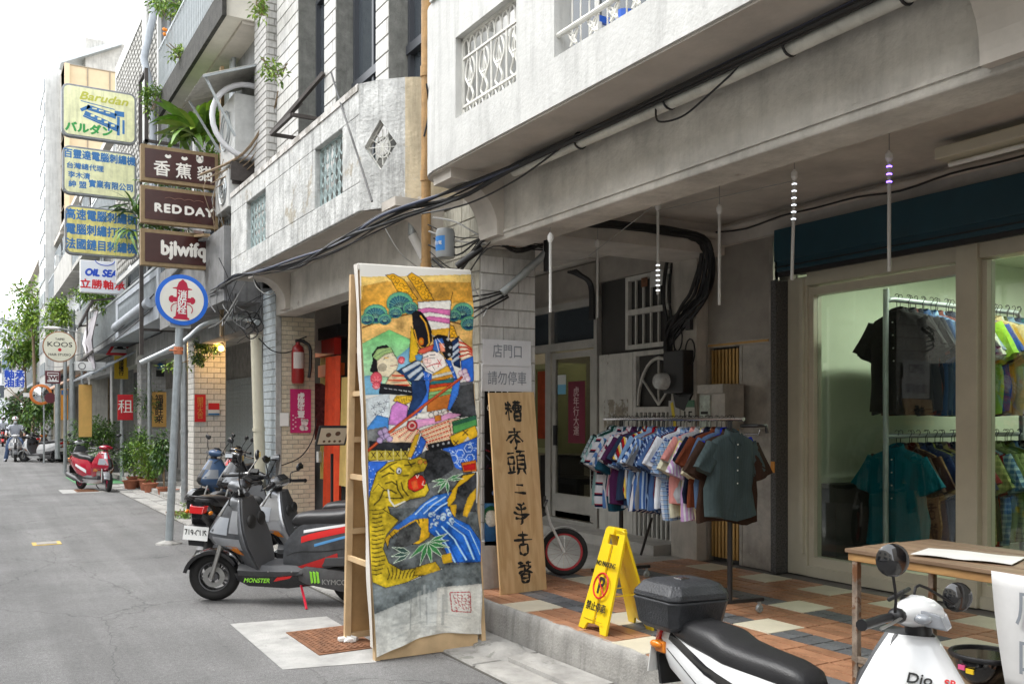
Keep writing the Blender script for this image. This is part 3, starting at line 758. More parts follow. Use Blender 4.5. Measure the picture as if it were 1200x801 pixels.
# fluorescent batten under the arcade ceiling (unlit), pipes, cables
t = thing('batten_lamp', 'unlit grey fluorescent batten under the arcade ceiling above the navy housing', 'lamp', (5.6,3.3,3.36))
MB().box(-.09,.09,-1.2,.55,0,.08).build('housing', SHOPF, t, bevel=.01); MB().tube([(0,-1.15,-.03),(0,.5,-.03)], .016,8).build('tube', WHITEP, t)
t = thing('ceiling_pipe', 'grey conduit running under the arcade ceiling along the shop front', 'pipe', (0,0,0))
MB().tube([(6.1,-3,3.42),(6.1,6.5,3.42)], .03,8).build('pipe', CEIL, t, smooth=60)
t = thing('ceiling_pipe', 'grey conduit crossing the arcade ceiling beside the cross beam', 'pipe', (0,0,0))
MB().tube([(3.95,6.55,3.38),(6.1,6.55,3.38)], .035,8).build('pipe', CEIL, t, smooth=60)
t = thing('ceiling_cable', 'thin black cable slung along the conduit over the shop front', 'cable', (0,0,0))
pts = []
for i in range(12): pts += [(6.05,6.5 - i * .8,3.40),(6.03,6.1 - i * .8,3.36 + .03 * (i % 2))]
MB().tube(spline(pts, 3),.009,5).build('cable', CABLE, t)
# thick bundle of cables dropping at the column
rg = random.Random(11)
t = thing('cable_bundle', 'thick tangle of black cables dropping down the column beside the white door', 'cables', (0,0,0))
for k in range(12):
 dx = rg.uniform(-.05,.03); dy = rg.uniform(-.08,.1); ld_ = rg.uniform(0,.22)
 pts = [(4.3,6.5 + rg.uniform(-.02,.02),3.33 + rg.uniform(-.05,.03)),(5.4,6.5,3.36 + rg.uniform(-.04,.03)),(5.95,6.55 + dy, 3.3),(6.03 + dx, 6.75 - ld_ + dy, 3.0 + rg.uniform(-.15,.1)),(6.07 + dx, 6.95 + dy - ld_, 2.75),(6.1 + dx, 7.22 + dy * .5,2.5 + rg.uniform(-.1,.1)),(6.12 + dx, 7.24 + dy * .3,2.25),(6.1,7.15 + dy * .4,2.0)]
 MB().tube(spline(pts, 5), rg.uniform(.009,.018),6).build('cable', CABLE, t)
for k in range(5):
 y_ = 7.25 + rg.uniform(-.06,.08)
 MB().tube(spline([(6.15, y_, 3.35),(6.1, y_ + .02,2.9),(6.14, y_ - .03,2.4),(6.1, y_, 2.0)], 5),.012,6).build('cable', CABLE, t)
for k in range(4):
 c0 = V(6.08,6.95 + rg.uniform(-.1,.15),2.45 - k * .15);
 MB().tube([c0 + V(0,.07 * math.cos(a),.13 * math.sin(a)) for a in [i * .5 for i in range(14)]], .008,5).build('loop', CABLE, t)
MB().box(6.08,6.12,6.9,6.97,2.52,2.64).build('junction_box', BLACK, t)
t = thing('cable_bundle', 'black cables hanging between the shutter box and the barred transom', 'cables', (0,0,0))
for k in range(5): MB().tube(spline([(6.1,8.9 + k * .04,3.38),(6.12,8.82 + k * .02,3.32),(6.24,8.77 + k * .015,3.2),(6.25,8.75 + k * .02,2.8)], 5),.018,6).build('cable', CABLE, t)
# hanging LED tubes
led = [(700,290,372,9.0),(771,247,345,8.1),(843,251,357,7.6),(931,211,328,7.0),(1042,190,318,6.4),(645,284,366,7.6)]
for k, (u, v0, v1, D) in enumerate(led):
 a = at(u, v0, D=D - .9); b = at(u + (-3 if k == 3 else 0), v1, D=D - .9)
 lab = ['thin hanging light tube in front of the brown fascia panel', 'thin hanging light tube left of the cable tangle with glowing lower dots', 'thin hanging light tube in front of the dark gate panel', 'slightly tilted hanging light tube with glowing white dots near its top', 'hanging light tube glowing violet at its top in front of the navy housing', 'thin hanging light tube right behind the white pillar'][k]
 t = thing('light_tube', lab, 'lamp', b, group='hanging meteor light tubes')
 MB().tube([a - b, (0,0,0)], .011,8).build('tube', P('frosted_tube', (.6,.6,.58),.3), t, smooth=60)
 MB().lathe([(.012,0),(.022,.02),(.022,.05),(.008,.07)], a - b, n=8).build('cap', WHITEP, t)
 MB().tube([a - b + V(0,0,.07), V(a.x - b.x, a.y - b.y, 3.5 - b.z)], .003,4).build('wire', CABLEG, t)
 if k in (1,3,4):
  for q in range(6 if k != 4 else 3):
   f = (.05 + q * .06) if k == 1 else (.96 - q * .07)
   MB().box(-.0113,.0113,-.0113,.0113,-.004,.004).xf(Matrix.Translation((a - b) * f)).build('led', P('led_violet' if k == 4 else 'led_white', (.25,.12,1) if k == 4 else (.9,.95,1),.5, emis=4 if k == 4 else 1.2, var=0), t)
for q in range(2):
 t = thing('support_wire', ['thin taut wire crossing under the arcade ceiling by the pillar', 'thin taut wire spanning under the ceiling over the white door'][q], 'wire', (0,0,0))
 MB().tube([at(690,300, D=7.6), at(770,238, D=6)] if q == 0 else [at(770,247, D=7.2), at(930,212, D=6)], .003,4).build('wire', CABLEG, t)
# ================================================================== SECOND BUILDING (Y 7 .. 12.9): old limewashed balcony
b2 = thing('arcade_building', 'second building with a cracked dirty white balcony and tall tiled window bays above it', 'building')
pil2 = MB().box(XF, 4.12,12.4,13.0,0,3.3).build('pillar', MORT, b2)
bricks(pil2,(XF + .075,12.397,0),(1,0,0),.47,.12,3.04,.158,.062, BR_C, gap=.006, proud=.004, nmax=300)
MB().box(XF - .003, XF + .07,12.385,12.40,0.1,3.04).build('corner_strip', CONCL, pil2)
bricks(pil2,(XF - .002,13.0,0),(0,-1,0),.6,.12,3.5,.2,.1, M('pale_blue_grey_tile', (.42,.47,.5),.45, var=.25, rnd=.1), gap=.008, nmax=200)
MB().box(XF, 3.86,7.5,12.4,3.04,3.535).build('beam', ROUGHC, b2, bevel=.012)
console(b2,12.05); console(b2,7.55)
MB().box(3.86,12,7.0,12.9,3.52,3.66).build('ceiling', CEIL, b2)
# balcony: slab and parapet with three pierced openings
Z0, Z1 = 3.54,4.70
ys, ye = 7.95,12.75
cor = [(XB, ys),(3.54,7.47)]
arc = [(XB, ys),(XB + .03, ys - .1)]
ob = [(4.0, ye),(XB, ye),(XB, ys),(3.5,7.47),(3.62,7.44),(4.0,7.44)]
bl2 = MB().prism([(p[0] + (.02 if p[0] < 3.2 else 0), p[1]) for p in ob], (0,0, Z0 - .01),(1,0,0),(0,1,0),.1).build('balcony', SOFF, b2)
mb = MB()
op = [(8.40,9.22),(11.05,11.95)]; zo0, zo1 = 3.80,4.42
mb.box(XB, XB + T, ys, ye, Z0, zo0); mb.box(XB, XB + T, ys, ye, zo1, Z1)
for a, b in ((ys, 8.40),(9.22,11.05),(11.95, ye)): mb.box(XB, XB + T, a, b, zo0, zo1)
mb.build('parapet', OLDW, bl2, bevel=.01)
# near end: rounded corner piece with diamond opening, then the yellowed part
P0, P1 = V(XB, ys, 0), V(3.60,7.45,0); ud = (P1 - P0); Lc = ud.length; ud.normalize(); nd = V(0,0,1).cross(ud) * -1
def cpt(s, z, dpt=0):
 bulge = .06 * math.sin(math.pi * min(1, max(0, s / Lc)))
 return P0 + ud * s - nd * (-bulge + 0) * 1 + nd * 0 + (V(0,0, z)) + (-nd) * (-dpt)
outn = V(-ud.y, ud.x, 0); outn = outn if outn.dot(V(-1,-1,0)) > 0 else -outn
def cp(s, z, d=0): return P0 + ud * s + outn * (.07 * math.sin(math.pi * min(1, max(0, s / Lc))) - d) + V(0,0, z)
mb = MB(); cxs, czs, hw, hh = .22,4.11,.165,.23
dia = [(cxs - hw, czs),(cxs, czs + hh),(cxs + hw, czs),(cxs, czs - hh)]
n = 10
def ring_pts(d):
 outer = []
 sq = [(0, czs),(0, Z1),(cxs, Z1),(.46, Z1),(.46, czs),(.46, Z0),(cxs, Z0),(0, Z0)]
 ins = [dia[0], ((dia[0][0] + dia[1][0]) / 2,(dia[0][1] + dia[1][1]) / 2), dia[1], ((dia[2][0] + dia[1][0]) / 2,(dia[2][1] + dia[1][1]) / 2), dia[2], ((dia[2][0] + dia[3][0]) / 2,(dia[2][1] + dia[3][1]) / 2), dia[3], ((dia[0][0] + dia[3][0]) / 2,(dia[0][1] + dia[3][1]) / 2)]
 return [cp(*q, d) for q in sq], [cp(*q, d) for q in ins]
a0, b0 = ring_pts(0); a1, b1_ = ring_pts(.12)
vs = a0 + b0 + a1 + b1_
fs = []
for i in range(8):
 j = (i + 1) % 8
 fs += [(i, j, 8 + j, 8 + i),(16 + i, 24 + i, 24 + j, 16 + j),(8 + i, 8 + j, 24 + j, 24 + i)]
fs += [(1,17,18,2),(2,18,19,3)]
mb.add(vs, fs); mb.build('corner_panel', OLDW, bl2)
mb = MB(); rings = []
for i in range(7):
 s = .46 + (Lc - .46) * i / 6
 rings.append([cp(s, Z0), cp(s, Z1), cp(s, Z1,.12), cp(s, Z0,.12)])
rings += [[V(4.0,7.44, Z0), V(4.0,7.44, Z1), V(4.0,7.56, Z1), V(4.0,7.56, Z0)]]
mb.loft(rings); mb.build('yellowed_end', OLDY, bl2, smooth=40)
MB().box(XB - .012, XB, ys + .02, ye, zo1 + .22, Z1 + .004).build('worn_coping', M('flaking_coping', (.6,.58,.55),.85, var=.35, sc=7, streak=.6, chip=(.3,.28,.25), chipt=.5), bl2)
TEAL = M('pale_teal_iron', (.42,.52,.52),.6, var=.35, sc=20, bump=.1)
for gi, (ya_, yb_) in enumerate(op):
 g = MB(); frame_rect(g, ya_, yb_, zo0, zo1, XB + .06,.018); g = g.build('grille', TEAL, bl2); g.parent = b2
 nb = 6
 for k in range(1, nb): MB().tube([(XB + .07, ya_ + (yb_ - ya_) * k / nb, zo0),(XB + .07, ya_ + (yb_ - ya_) * k / nb, zo1)], .008,5).build('bar', TEAL, g)
 for k in range(nb):
  yc = ya_ + (yb_ - ya_) * (k + .5) / nb; m_ = MB()
  for zc in (zo0 + .1, zo0 + .31, zo0 + .52):
   for sg in (-1,1):
    m_.tube(spline([(XB + .07, yc, zc - .09),(XB + .07, yc + sg * .05, zc - .03),(XB + .07, yc + sg * .02, zc + .03),(XB + .07, yc + sg * .045, zc + .08)], 3),.006,4)
  m_.build('scroll', TEAL, g)
g = MB()
def dp(a, b): return cp(cxs + a, czs + b, .07)
for i in range(4):
 A, B = dia[i], dia[(i + 1) % 4]; g.tube([cp(*A, .07), cp(*B, .07)], .009,5)
g = g.build('diamond_grille', GRW, bl2); g.parent = b2
for i in range(6):
 a = math.pi * i / 6; m_ = MB(); m_.tube([dp(0,0), dp(.0,0) + ud * (.13 * math.cos(a)) + V(0,0,.16 * math.sin(a))], .005,4)
 m_.tube([dp(0,0), dp(0,0) - ud * (.13 * math.cos(a)) - V(0,0,.16 * math.sin(a))], .005,4)
 m_.build('spoke', GRW, g)
m_ = MB(); m_.tube([dp(.075 * math.cos(a),.095 * math.sin(a)) for a in [i * math.pi / 8 for i in range(17)]], .006,4); m_.build('ring', GRW, g)
# facade above
fac = MB().box(3.9,4.1,7.0,12.75,3.6,8.6).build('facade', GREYST, b2)
XP_ = 3.6
for (ya_, yb_) in ((8.56,8.9),(10.1,10.5),(11.5,12.45)):
 q = MB().box(XP_ + .01,3.9, ya_, yb_, 3.66,8.6).build('pier', GREYST, b2)
 bricks(q, (XP_ + .008, yb_, 0),(0,-1,0), yb_ - ya_, 4.3,8.0,.55 if yb_ - ya_ > .6 else .5,.17, BR_F, gap=.012, proud=.008, nmax=120, off=.4)
MB().box(XP_ + .01,3.9,12.45,13.1,3.66,8.6).build('pier', GREYST, b2)
bricks(b2,(XP_ - .12,13.1,0),(0,-1,0),.6,4.1,8.6,.2,.1, BR_W, gap=.012, proud=.01, nmax=200)
MB().box(XP_ - .12, XP_ + .01,12.5,13.1,3.66,8.6).build('old_brick_pier', MORT, b2)
bricks(b2,(XP_ - .12,12.498,0),(1,0,0),.35,4.3,8.6,.2,.1, BR_W, gap=.012, proud=.01, nmax=200)
def win(parent, x, ya_, yb_, z0, z1, tr=None, grille=True):
 f = MB(); drect(f, ya_, yb_, z0, z1,.05, x - .05, x + .02)
 ym = (ya_ + yb_) / 2; f.box(x - .05, x + .02, ym - .025, ym + .025, z0, z1)
 if tr: f.box(x - .07, x + .02, ya_, yb_, tr - .04, tr + .05)
 f = f.build('window', FRAMED, parent)
 MB().box(x, x + .006, ya_ + .05, ym - .025, z0 + .05, z1 - .05).build('pane', GLSD, f)
 MB().box(x, x + .006, ym + .025, yb_ - .05, z0 + .05, z1 - .05).build('pane', GLSD, f)
 if grille:
  m_ = MB()
  for k in range(-6,9):
   for sg in (-1,1):
    y0_, y1_ = ya_ + .12 * k, ya_ + .12 * k + .7
    zz0, zz1 = (z0 + .1,(tr or z1) - .1) if sg > 0 else ((tr or z1) - .1, z0 + .1)
    c0, c1 = max(y0_, ya_ + .05), min(y1_, ym)
    if c1 - c0 < .03: continue
    fz = lambda yy: zz0 + (zz1 - zz0) * (yy - y0_) / .7
    m_.tube([(x - .03, c0, fz(c0)),(x - .03, c1, fz(c1))], .005,4)
  m_.build('lattice', TEAL, f)
win(b2,3.86,7.5,8.56,4.2,7.4,5.35, False); win(b2,3.86,8.9,10.1,4.2,7.4,5.45); win(b2,3.88,10.5,11.5,4.2,7.0,5.2, False)
m_ = MB(); aw = [at(322,138, X=3.1), at(357,112, X=3.25), at(388,90, X=3.4), at(388,105, X=3.4), at(345,112, X=3.2)]
t = thing('window_rail', 'rusty dark iron bracket frame sticking out under the tall dark window', 'bracket', (0,0,0))
IR = M('dark_rust_iron', (.06,.05,.045),.7, var=.4, sc=12, bump=.2)
A, B, C2 = V(3.58,11.3,5.15), V(3.2,11.3,5.15), V(3.2,10.45,5.15)
MB().bar(A, B, .04,.04).bar(B, C2,.04,.04).bar(C2, V(3.6,10.45,5.15),.04,.04).bar(V(3.58,10.45,5.7), B, .045,.045).bar(V(3.58,11.3,5.6), B, .04,.04).build('frame', IR, t)
MB().box(3.0,4.2,7.0,13.0,8.6,8.8).build('roof_slab', SOFF, b2)
# yellow-brown drain pipe between the two balconies
t = thing('drain_pipe', 'orange brown drain pipe rising between the white and the old limewashed balcony', 'pipe')
OCH = M('ochre_painted_pipe', (.40,.235,.09),.6, var=.45, sc=9, bump=.1, streak=.7)
MB().tube([(3.40,7.25,0),(3.40,7.25,8)], .042,12).build('pipe', OCH, t, smooth=60)
for z_ in (2.9,3.7,4.6): MB().tube([(3.40,7.25, z_),(3.40,7.25, z_ + .09)], .05,12).build('collar', OCH, t, smooth=40)
t = thing('drain_pipe', 'short slanting pipe, white above and orange below, under the old balcony soffit', 'pipe')
a_, b_ = at(484,275, D=8.5), at(512,328, D=8.5)
MB().tube([a_ + V(0,0,.2), a_], .045,10).build('socket', GALV, t, smooth=60)
MB().tube([a_, a_.lerp(b_, .5)], .05,10).build('white_part', WHITEP, t, smooth=60); MB().tube([a_.lerp(b_, .5), b_], .05,10).build('orange_part', OCH, t, smooth=60)
t = thing('junction_can', 'grey cylindrical can with a blue sticker hung on the pillar above the banner', 'box', at(522,302, D=7.6))
MB().lathe([(.001,0),(.075,0),(.08,.02),(.08,.2),(.07,.235),(.001,.235)], n=18).build('can', P('grey_pvc', (.28,.3,.31),.5), t, smooth=40)
m_ = MB(); vs = []
for k in range(6):
 a = math.radians(150 + k * 18); vs.append([(.0815 * math.cos(a),.0815 * math.sin(a),.05),(.0815 * math.cos(a),.0815 * math.sin(a),.17)])
m_.loft(vs, closed=False); m_.build('sticker', P('sticker_blue2', (.03,.2,.55),.5), t)
text('台電', .035,(-.082,-.03,.11),(.55,-.83,0),(0,0,1), WHITEP, t)
# arcade interior of building two: noodle shop like front in red, yellow and bamboo
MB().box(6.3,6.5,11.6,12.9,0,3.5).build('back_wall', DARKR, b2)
MB().box(3.9,6.5,12.95,13.05,2.6,3.5).build('cross_beam', CEIL, b2)
it = thing('shop_facade', 'dark shop front decked with yellow bamboo poles and red gate posts behind the brick pillar', 'shop front')
XI = 5.2
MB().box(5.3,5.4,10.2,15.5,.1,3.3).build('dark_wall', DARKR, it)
s0 = None; BAMB = M('yellow_bamboo', (.55,.40,.10),.45, var=.3, sc=9)
for k in range(6):
 y_ = 12.38 - k * .075
 m_ = MB(); pr = []
 for i in range(13): pr += [(.026, i * .17),(.031, i * .17 + .012),(.026, i * .17 + .024)]
 if s0 is None: s0 = m_.lathe(pr, n=8).build('bamboo_pole', BAMB, it, smooth=50); q = s0
 else: q = inst(s0, it, (0,0,0))
 q.location = (5.12, y_ + 0.0,.75)
RD = P('red_lacquer', (.62,.03,.02),.4)
MB().box(5.0,5.1,11.5,12.35,2.55,2.78).build('red_beam', RD, it)
MB().box(5.0,5.08,11.3,12.2,2.25,2.42).build('orange_beam', P('orange_lacquer', (.75,.13,.02),.4), it)
MB().box(5.0,5.08,11.52,11.74,.2,2.25).build('red_post', P('orange_lacquer', (.75,.13,.02),.4), it)
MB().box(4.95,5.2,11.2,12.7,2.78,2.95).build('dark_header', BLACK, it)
m_ = MB(); rows = []
for i in range(13):
 x_ = i / 12; rows.append([(4.9 + .04 * math.sin(i * 1.9),10.5 + .45 * x_, .75),(4.93 + .03 * math.sin(i * 1.9 + .5),10.55 + .38 * x_, 2.2)])
m_.loft(rows, closed=False); m_.build('yellow_cloth', M('mustard_cloth', (.62,.45,.16),.8, var=.2, sc=6), it, smooth=60)
m_ = MB(); m_.loft([[(4.88 + .05 * math.sin(i * 1.7),10.98 + .52 * i / 14,.35),(4.9 + .03 * math.sin(i * 1.7 + .4),11.0 + .5 * i / 14,2.5)] for i in range(15)], closed=False); m_.build('red_curtain', M('orange_red_cloth', (.72,.07,.015),.75, var=.25, sc=5), it, smooth=60)
for k in range(4): MB().box(5.05,5.12,12.0 + k * .16,12.1 + k * .16,1.0 + .3 * (k % 2),1.16 + .3 * (k % 2)).build('paper_tag', WHITEP, it)
it.location = (-.6,.9,0)
it2 = thing('steel_shutter', 'ribbed silver roller shutter strip beside the bamboo poles', 'shutter', (-.1,1.4,0))
s0 = None
for k in range(8):
 if s0 is None: s0 = MB().lathe([(.012,0),(.04,0.02),(.04,1.4),(.012,1.42)], n=8).build('rib', GALV, it2); q = s0
 else: q = inst(s0, it2,(0,0,0))
 q.location = (5.15,13.0 + k * .11,1.7)
MB().box(5.12,5.2,12.95,13.9,.1,1.7).build('lower_panel', PANEL, it2)
jk = thing('hanging_jacket', 'dark red and grey patterned jacket hanging by the shutter behind the brick pillar', 'jacket', (4.28,12.75,1.35))
m_ = MB(); rings = []
for (z_, w_, d_) in ((0,.2,.09),(.3,.19,.09),(.6,.2,.08),(.75,.16,.07),(.8,.06,.05)):
 rings.append([(w_ * math.cos(a), d_ * math.sin(a) * (1 + .2 * math.sin(4 * a)), z_) for a in [2 * math.pi * i / 16 for i in range(16)]])
m_.loft(rings); m_.build('body', M('dark_red_check', (.22,.05,.05),.9, var=.8, sc=14), jk, smooth=60)
# menu board on a stand
mn = thing('menu_stand', 'black framed menu plate with pictures of dishes on a thin stand in the passage', 'menu stand', (4.05,11.5,.2))
q = at(389,510, Y=11.3)
mn.location = (q.x, q.y, .2)
MB().box(-.015,.015,-.015,.015,0,1.0).build('post', BLACK, mn); MB().box(-.18,.18,-.15,.15,0,.02).build('foot', BLACK, mn)
R_ = Matrix.Translation((0,-.02, q.z - .2)) @ Matrix.Rotation(math.radians(35),4, 'X') @ Matrix.Rotation(math.radians(0),4, 'Z')
MB().box(-.2,.2,-.01,.01,-.15,.15).xf(R_).build('frame', BLACK, mn)
MB().box(-.175,.175,-.013,-.0105,-.125,.125).xf(R_).build('card', P('menu_cream', (.72,.6,.45),.5), mn)
for k, (xx, zz) in enumerate(((-.06,.02),(.06,.04),(-.1,-.08),(-.03,-.08),(.04,-.08),(.11,-.08))):
 MB().lathe([(.035 if k < 2 else .018,0),(.035 if k < 2 else .018,.002)], (0,0,0), 'Y', 12).xf(R_ @ Matrix.Translation((xx, -.0155, zz))).build('dish_picture', P('menu_brown', (.12,.05,.02),.5), mn)
# on the brick pillar
fe = thing('fire_extinguisher', 'dark red fire extinguisher in a hanger on the cream tiled pillar', 'fire extinguisher', at(349,449, Y=12.3))
MB().lathe([(.001,0),(.075,0),(.085,.03),(.085,.44),(.07,.5),(.03,.53),(.03,.56),(.001,.56)], n=20).build('cylinder', P('dark_red_paint', (.26,.015,.015),.3), fe, smooth=40)
MB().box(-.03,.09,-.02,.02,.56,.60).bar((.02,0,.6),(.12,0,.64),.03,.015).build('valve', BLACK, fe)
MB().tube(spline([(.06,0,.58),(.16,-.02,.5),(.17,-.02,.25),(.15,-.02,.08)], 5),.022,8).build('hose', BLACK, fe, smooth=60)
m_ = MB(); vs = []
for k in range(7):
 a = math.radians(-150 + k * 18); vs.append([(.0865 * math.cos(a),.0865 * math.sin(a),.2),(.0865 * math.cos(a),.0865 * math.sin(a),.42)])
m_.loft(vs, closed=False).build('label_plate', P('label_grey', (.5,.45,.42),.5), fe)
ps = thing('poster', 'magenta pink poster with white brush writing on the cream tiled pillar', 'poster', at(340,507, Y=12.37))
Wp, Hp = .29,.60
MB().box(0, Wp, -.004,0,0, Hp).build('sheet', P('magenta_paper', (.48,.015,.13),.5, var=.1), ps)
text('虎\n虎\n生\n豐', .105,(Wp * .52,-.007, Hp * .62),(1,0,0),(0,0,1), P('poster_white', (.8,.75,.75)), ps, line=.78, bold=.004)
m_ = MB()
for (x, z_, r1) in ((.2,.14,.05),(.17,.07,.04),(.22,.06,.03),(.235,.17,.02),(.165,.18,.02)): m_.lathe([(r1,0),(r1,.002)], (x, -.008, z_), 'Y', 12)
m_.build('cartoon_figure', P('poster_pale', (.7,.6,.6)), ps)
for k in range(7): MB().box(.03 + .035 * (k % 2),.05 + .035 * (k % 2),-.006,-.004,.05 + k * .03,.065 + k * .03).build('petal', P('poster_pale', (.7,.6,.6)), ps)
t = thing('paper_notice', 'small blank white paper taped left of the magenta poster', 'paper', at(328,499, Y=12.37)); MB().box(0,.12,-.004,0,0,.18).build('sheet', WHITEP, t)
# ================================================================== THE ROW BEYOND
def ac_unit(parent, x, y, z, name='air_conditioner', s=1.):
 o = MB().box(x, x + .3 * s, y, y + .8 * s, z, z + .55 * s).build(name, P('ac_white', (.62,.62,.6),.5, var=.2), parent, bevel=.01)
 MB().torus((x - .01, y + .3 * s, z + .28 * s),.2 * s, .012, 'X', 16,4).torus((x - .01, y + .3 * s, z + .28 * s),.1 * s, .01, 'X', 12,4).box(x - .015, x - .005, y + .1 * s, y + .5 * s, z + .27 * s, z + .29 * s).build('fan_guard', GALV, o)
 return o
def bay(y0, y1, top, wall, front, seed, pmat, bz=3.54, rail='wall', floors=2, brk=True, label='', col=None, backx=5.6, lit=False):
 """one arcaded shop house of the row: pillars, beam, balconies, windows, odd fittings"""
 rg = random.Random(seed)
 b = thing('shop_house', label, 'building')
 p = MB().box(XF, 4.15, y1 - .55, y1 - .0,0,3.2).build('pillar', MORT if brk else pmat, b)
 if brk: bricks(p, (XF, y1 - .552,0),(1,0,0),.575,.1,3.1,.24,.1, pmat, gap=.012, nmax=160)
 if brk: bricks(p, (XF - .002, y1,0),(0,-1,0),.55,.1,3.1,.2,.1, pmat, gap=.012, nmax=120)
 MB().box(XF, 3.86, y0, y1 - .56,3.0,3.5).build('beam', wall, b)
 MB().box(3.86,9, y0 + .02, y1 - .02,3.45,3.6).build('ceiling', CEIL, b)
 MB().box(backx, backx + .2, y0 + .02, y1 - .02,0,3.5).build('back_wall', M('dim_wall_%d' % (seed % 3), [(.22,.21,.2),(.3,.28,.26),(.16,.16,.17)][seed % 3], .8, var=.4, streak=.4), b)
 MB().box(3.45, backx, y0, y1,-.02,.11).build('arcade_floor', CONCL, b)
 # roll shutter or door on the back wall
 sh = MB(); sh.box(backx - .06, backx - .01, y0 + .5, y1 - .8,.12,2.6); sh = sh.build('roller_shutter', GALV, b)
 s0 = None
 for k in range(24):
  if s0 is None: s0 = MB().box(-.02,0,0, y1 - y0 - 1.34,0,.06).build('slat', GALV, sh); q = s0
  else: q = inst(s0, sh, (0,0,0))
  q.location = (backx - .06, y0 + .52,.15 + k * .1)
 # upper body
 MB().box(3.6,9, y0 + .01, y1 - .01,3.6, top).build('upper_wall', wall, b)
 MB().box(3.3,9, y0, y1, top, top + .18).build('roof_slab', SOFF, b)
 z = bz; n = 0
 while z < top - 1.5 and n < floors:
  sl = MB().box(XB, 3.6, y0 + .05, y1 - .05, z, z + .14).build('balcony', front, b)
  if rail == 'wall' or (rail == 'mix' and n % 2 == 0):
   MB().box(XB, XB + .1, y0 + .05, y1 - .05, z + .14, z + 1.05).box(XB + .102,3.6, y0 + .05, y0 + .15, z + .14, z + 1.045).build('parapet', front, sl)
  else:
   m_ = MB().box(XB, XB + .04, y0 + .05, y1 - .05, z + 1.0, z + 1.05); nb = int((y1 - y0) / .13)
   for k in range(nb): m_.box(XB + .01, XB + .025, y0 + .08 + k * .13, y0 + .095 + k * .13, z + .14, z + 1.0)
   for k in range(5): m_.box(XB + .05 + k * .12, XB + .065 + k * .12, y0 + .05, y0 + .065, z + .14, z + 1.0)
   m_.build('railing', GALV, sl)
  for k in range(2):
   wa = y0 + .5 + k * (y1 - y0) / 2; wb = wa + (y1 - y0) / 2 - 1.0
   if wb > wa + .4:
    w_ = MB(); drect(w_, wa, wb, z + .9, z + 2.3,.06,3.53,3.6); w_ = w_.build('window', FRAMED if rg.random() < .5 else ALU, b)
    MB().box(3.57,3.6, wa + .06, wb - .06, z + .96, z + 2.24).build('pane', GLSD, w_)
    if rg.random() < .6:
     m_ = MB();
     for q_ in range(int((wb - wa) / .12)): m_.box(3.34,3.355, wa + q_ * .12, wa + q_ * .12 + .015, z + .85, z + 2.35)
     for q_ in range(4): m_.box(3.335,3.36, wa - .05, wb, z + .85 + q_ * .5, z + .87 + q_ * .5)
     m_.box(3.34,3.6, wa - .05, wb + .03, z + .8, z + .84); m_.build('window_cage', GALV, b)
  if rg.random() < .8: ac_unit(b, 3.2, y0 + .3 + rg.random() * 1.5, z + 1.4)
  z += 3.25; n += 1
 if rg.random() < .8:
  aw = MB(); aw.add([(XB - .5, y0 + .2,2.75),(XF, y0 + .2,3.35),(XF, y1 - .3,3.35),(XB - .5, y1 - .3,2.75),(XB - .5, y0 + .2,2.70),(XF, y0 + .2,3.3),(XF, y1 - .3,3.3),(XB - .5, y1 - .3,2.70)], [(0,1,2,3),(4,7,6,5),(0,3,7,4),(0,4,5,1),(3,2,6,7)])
  if seed in (6,8,9): aw.build('awning', M('awning_%d' % seed, [(.2,.22,.24),(.1,.18,.12),(.35,.2,.12)][seed % 3], .6, var=.3), b)
 for k in range(3):
  y_ = y0 + .2 + rg.random() * (y1 - y0 - .4)
  MB().tube([(3.5, y_, 3.6),(3.5, y_, top)], .035,6).build('rain_pipe', GALV if k else WHITEP, b)
 return b
GREYW = M('grey_rendered_wall', (.27,.275,.275),.85, var=.35, sc=2.5, bump=.15, streak=.6)
PALEW = M('pale_rendered_wall', (.44,.43,.40),.85, var=.3, sc=2, bump=.12, streak=.5)
DGREY = M('soot_grey_concrete', (.24,.24,.24),.85, var=.4, sc=3, bump=.2, streak=.6, chip=(.14,.13,.12), chipt=.58)
BGREY = M('blue_grey_paint', (.40,.43,.47),.7, var=.25, sc=3, bump=.1, streak=.5)
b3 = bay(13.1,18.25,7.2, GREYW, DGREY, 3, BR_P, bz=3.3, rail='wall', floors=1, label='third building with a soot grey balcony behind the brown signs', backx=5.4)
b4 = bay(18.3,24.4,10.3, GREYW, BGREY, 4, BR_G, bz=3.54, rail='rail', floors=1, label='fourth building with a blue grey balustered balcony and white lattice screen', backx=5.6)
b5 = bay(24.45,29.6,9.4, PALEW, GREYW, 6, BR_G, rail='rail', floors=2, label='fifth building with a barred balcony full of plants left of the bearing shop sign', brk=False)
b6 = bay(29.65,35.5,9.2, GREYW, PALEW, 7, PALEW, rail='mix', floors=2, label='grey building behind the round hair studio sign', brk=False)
b7 = bay(35.6,43.5,9.6, M('pale_blue_wall', (.66,.68,.69),.8, var=.15, sc=2, streak=.3), PALEW, 8, PALEW, rail='wall', floors=2, label='tall pale building with a blank wall below the beige tiled tower', brk=False)
b8 = bay(43.6,56,9.5, GREYW, GREYW, 9, PALEW, rail='mix', floors=2, label='low grey building beyond the blank pale wall', brk=False)
b9 = bay(56.2,75,10.5, PALEW, BGREY, 10, PALEW, rail='rail', floors=3, label='building with stacked glazed balconies at the far left of the row', brk=False)
b10 = bay(75.2,110,8.6, GREYW, PALEW, 12, PALEW, rail='mix', floors=2, label='last visible house of the row down the street', brk=False)
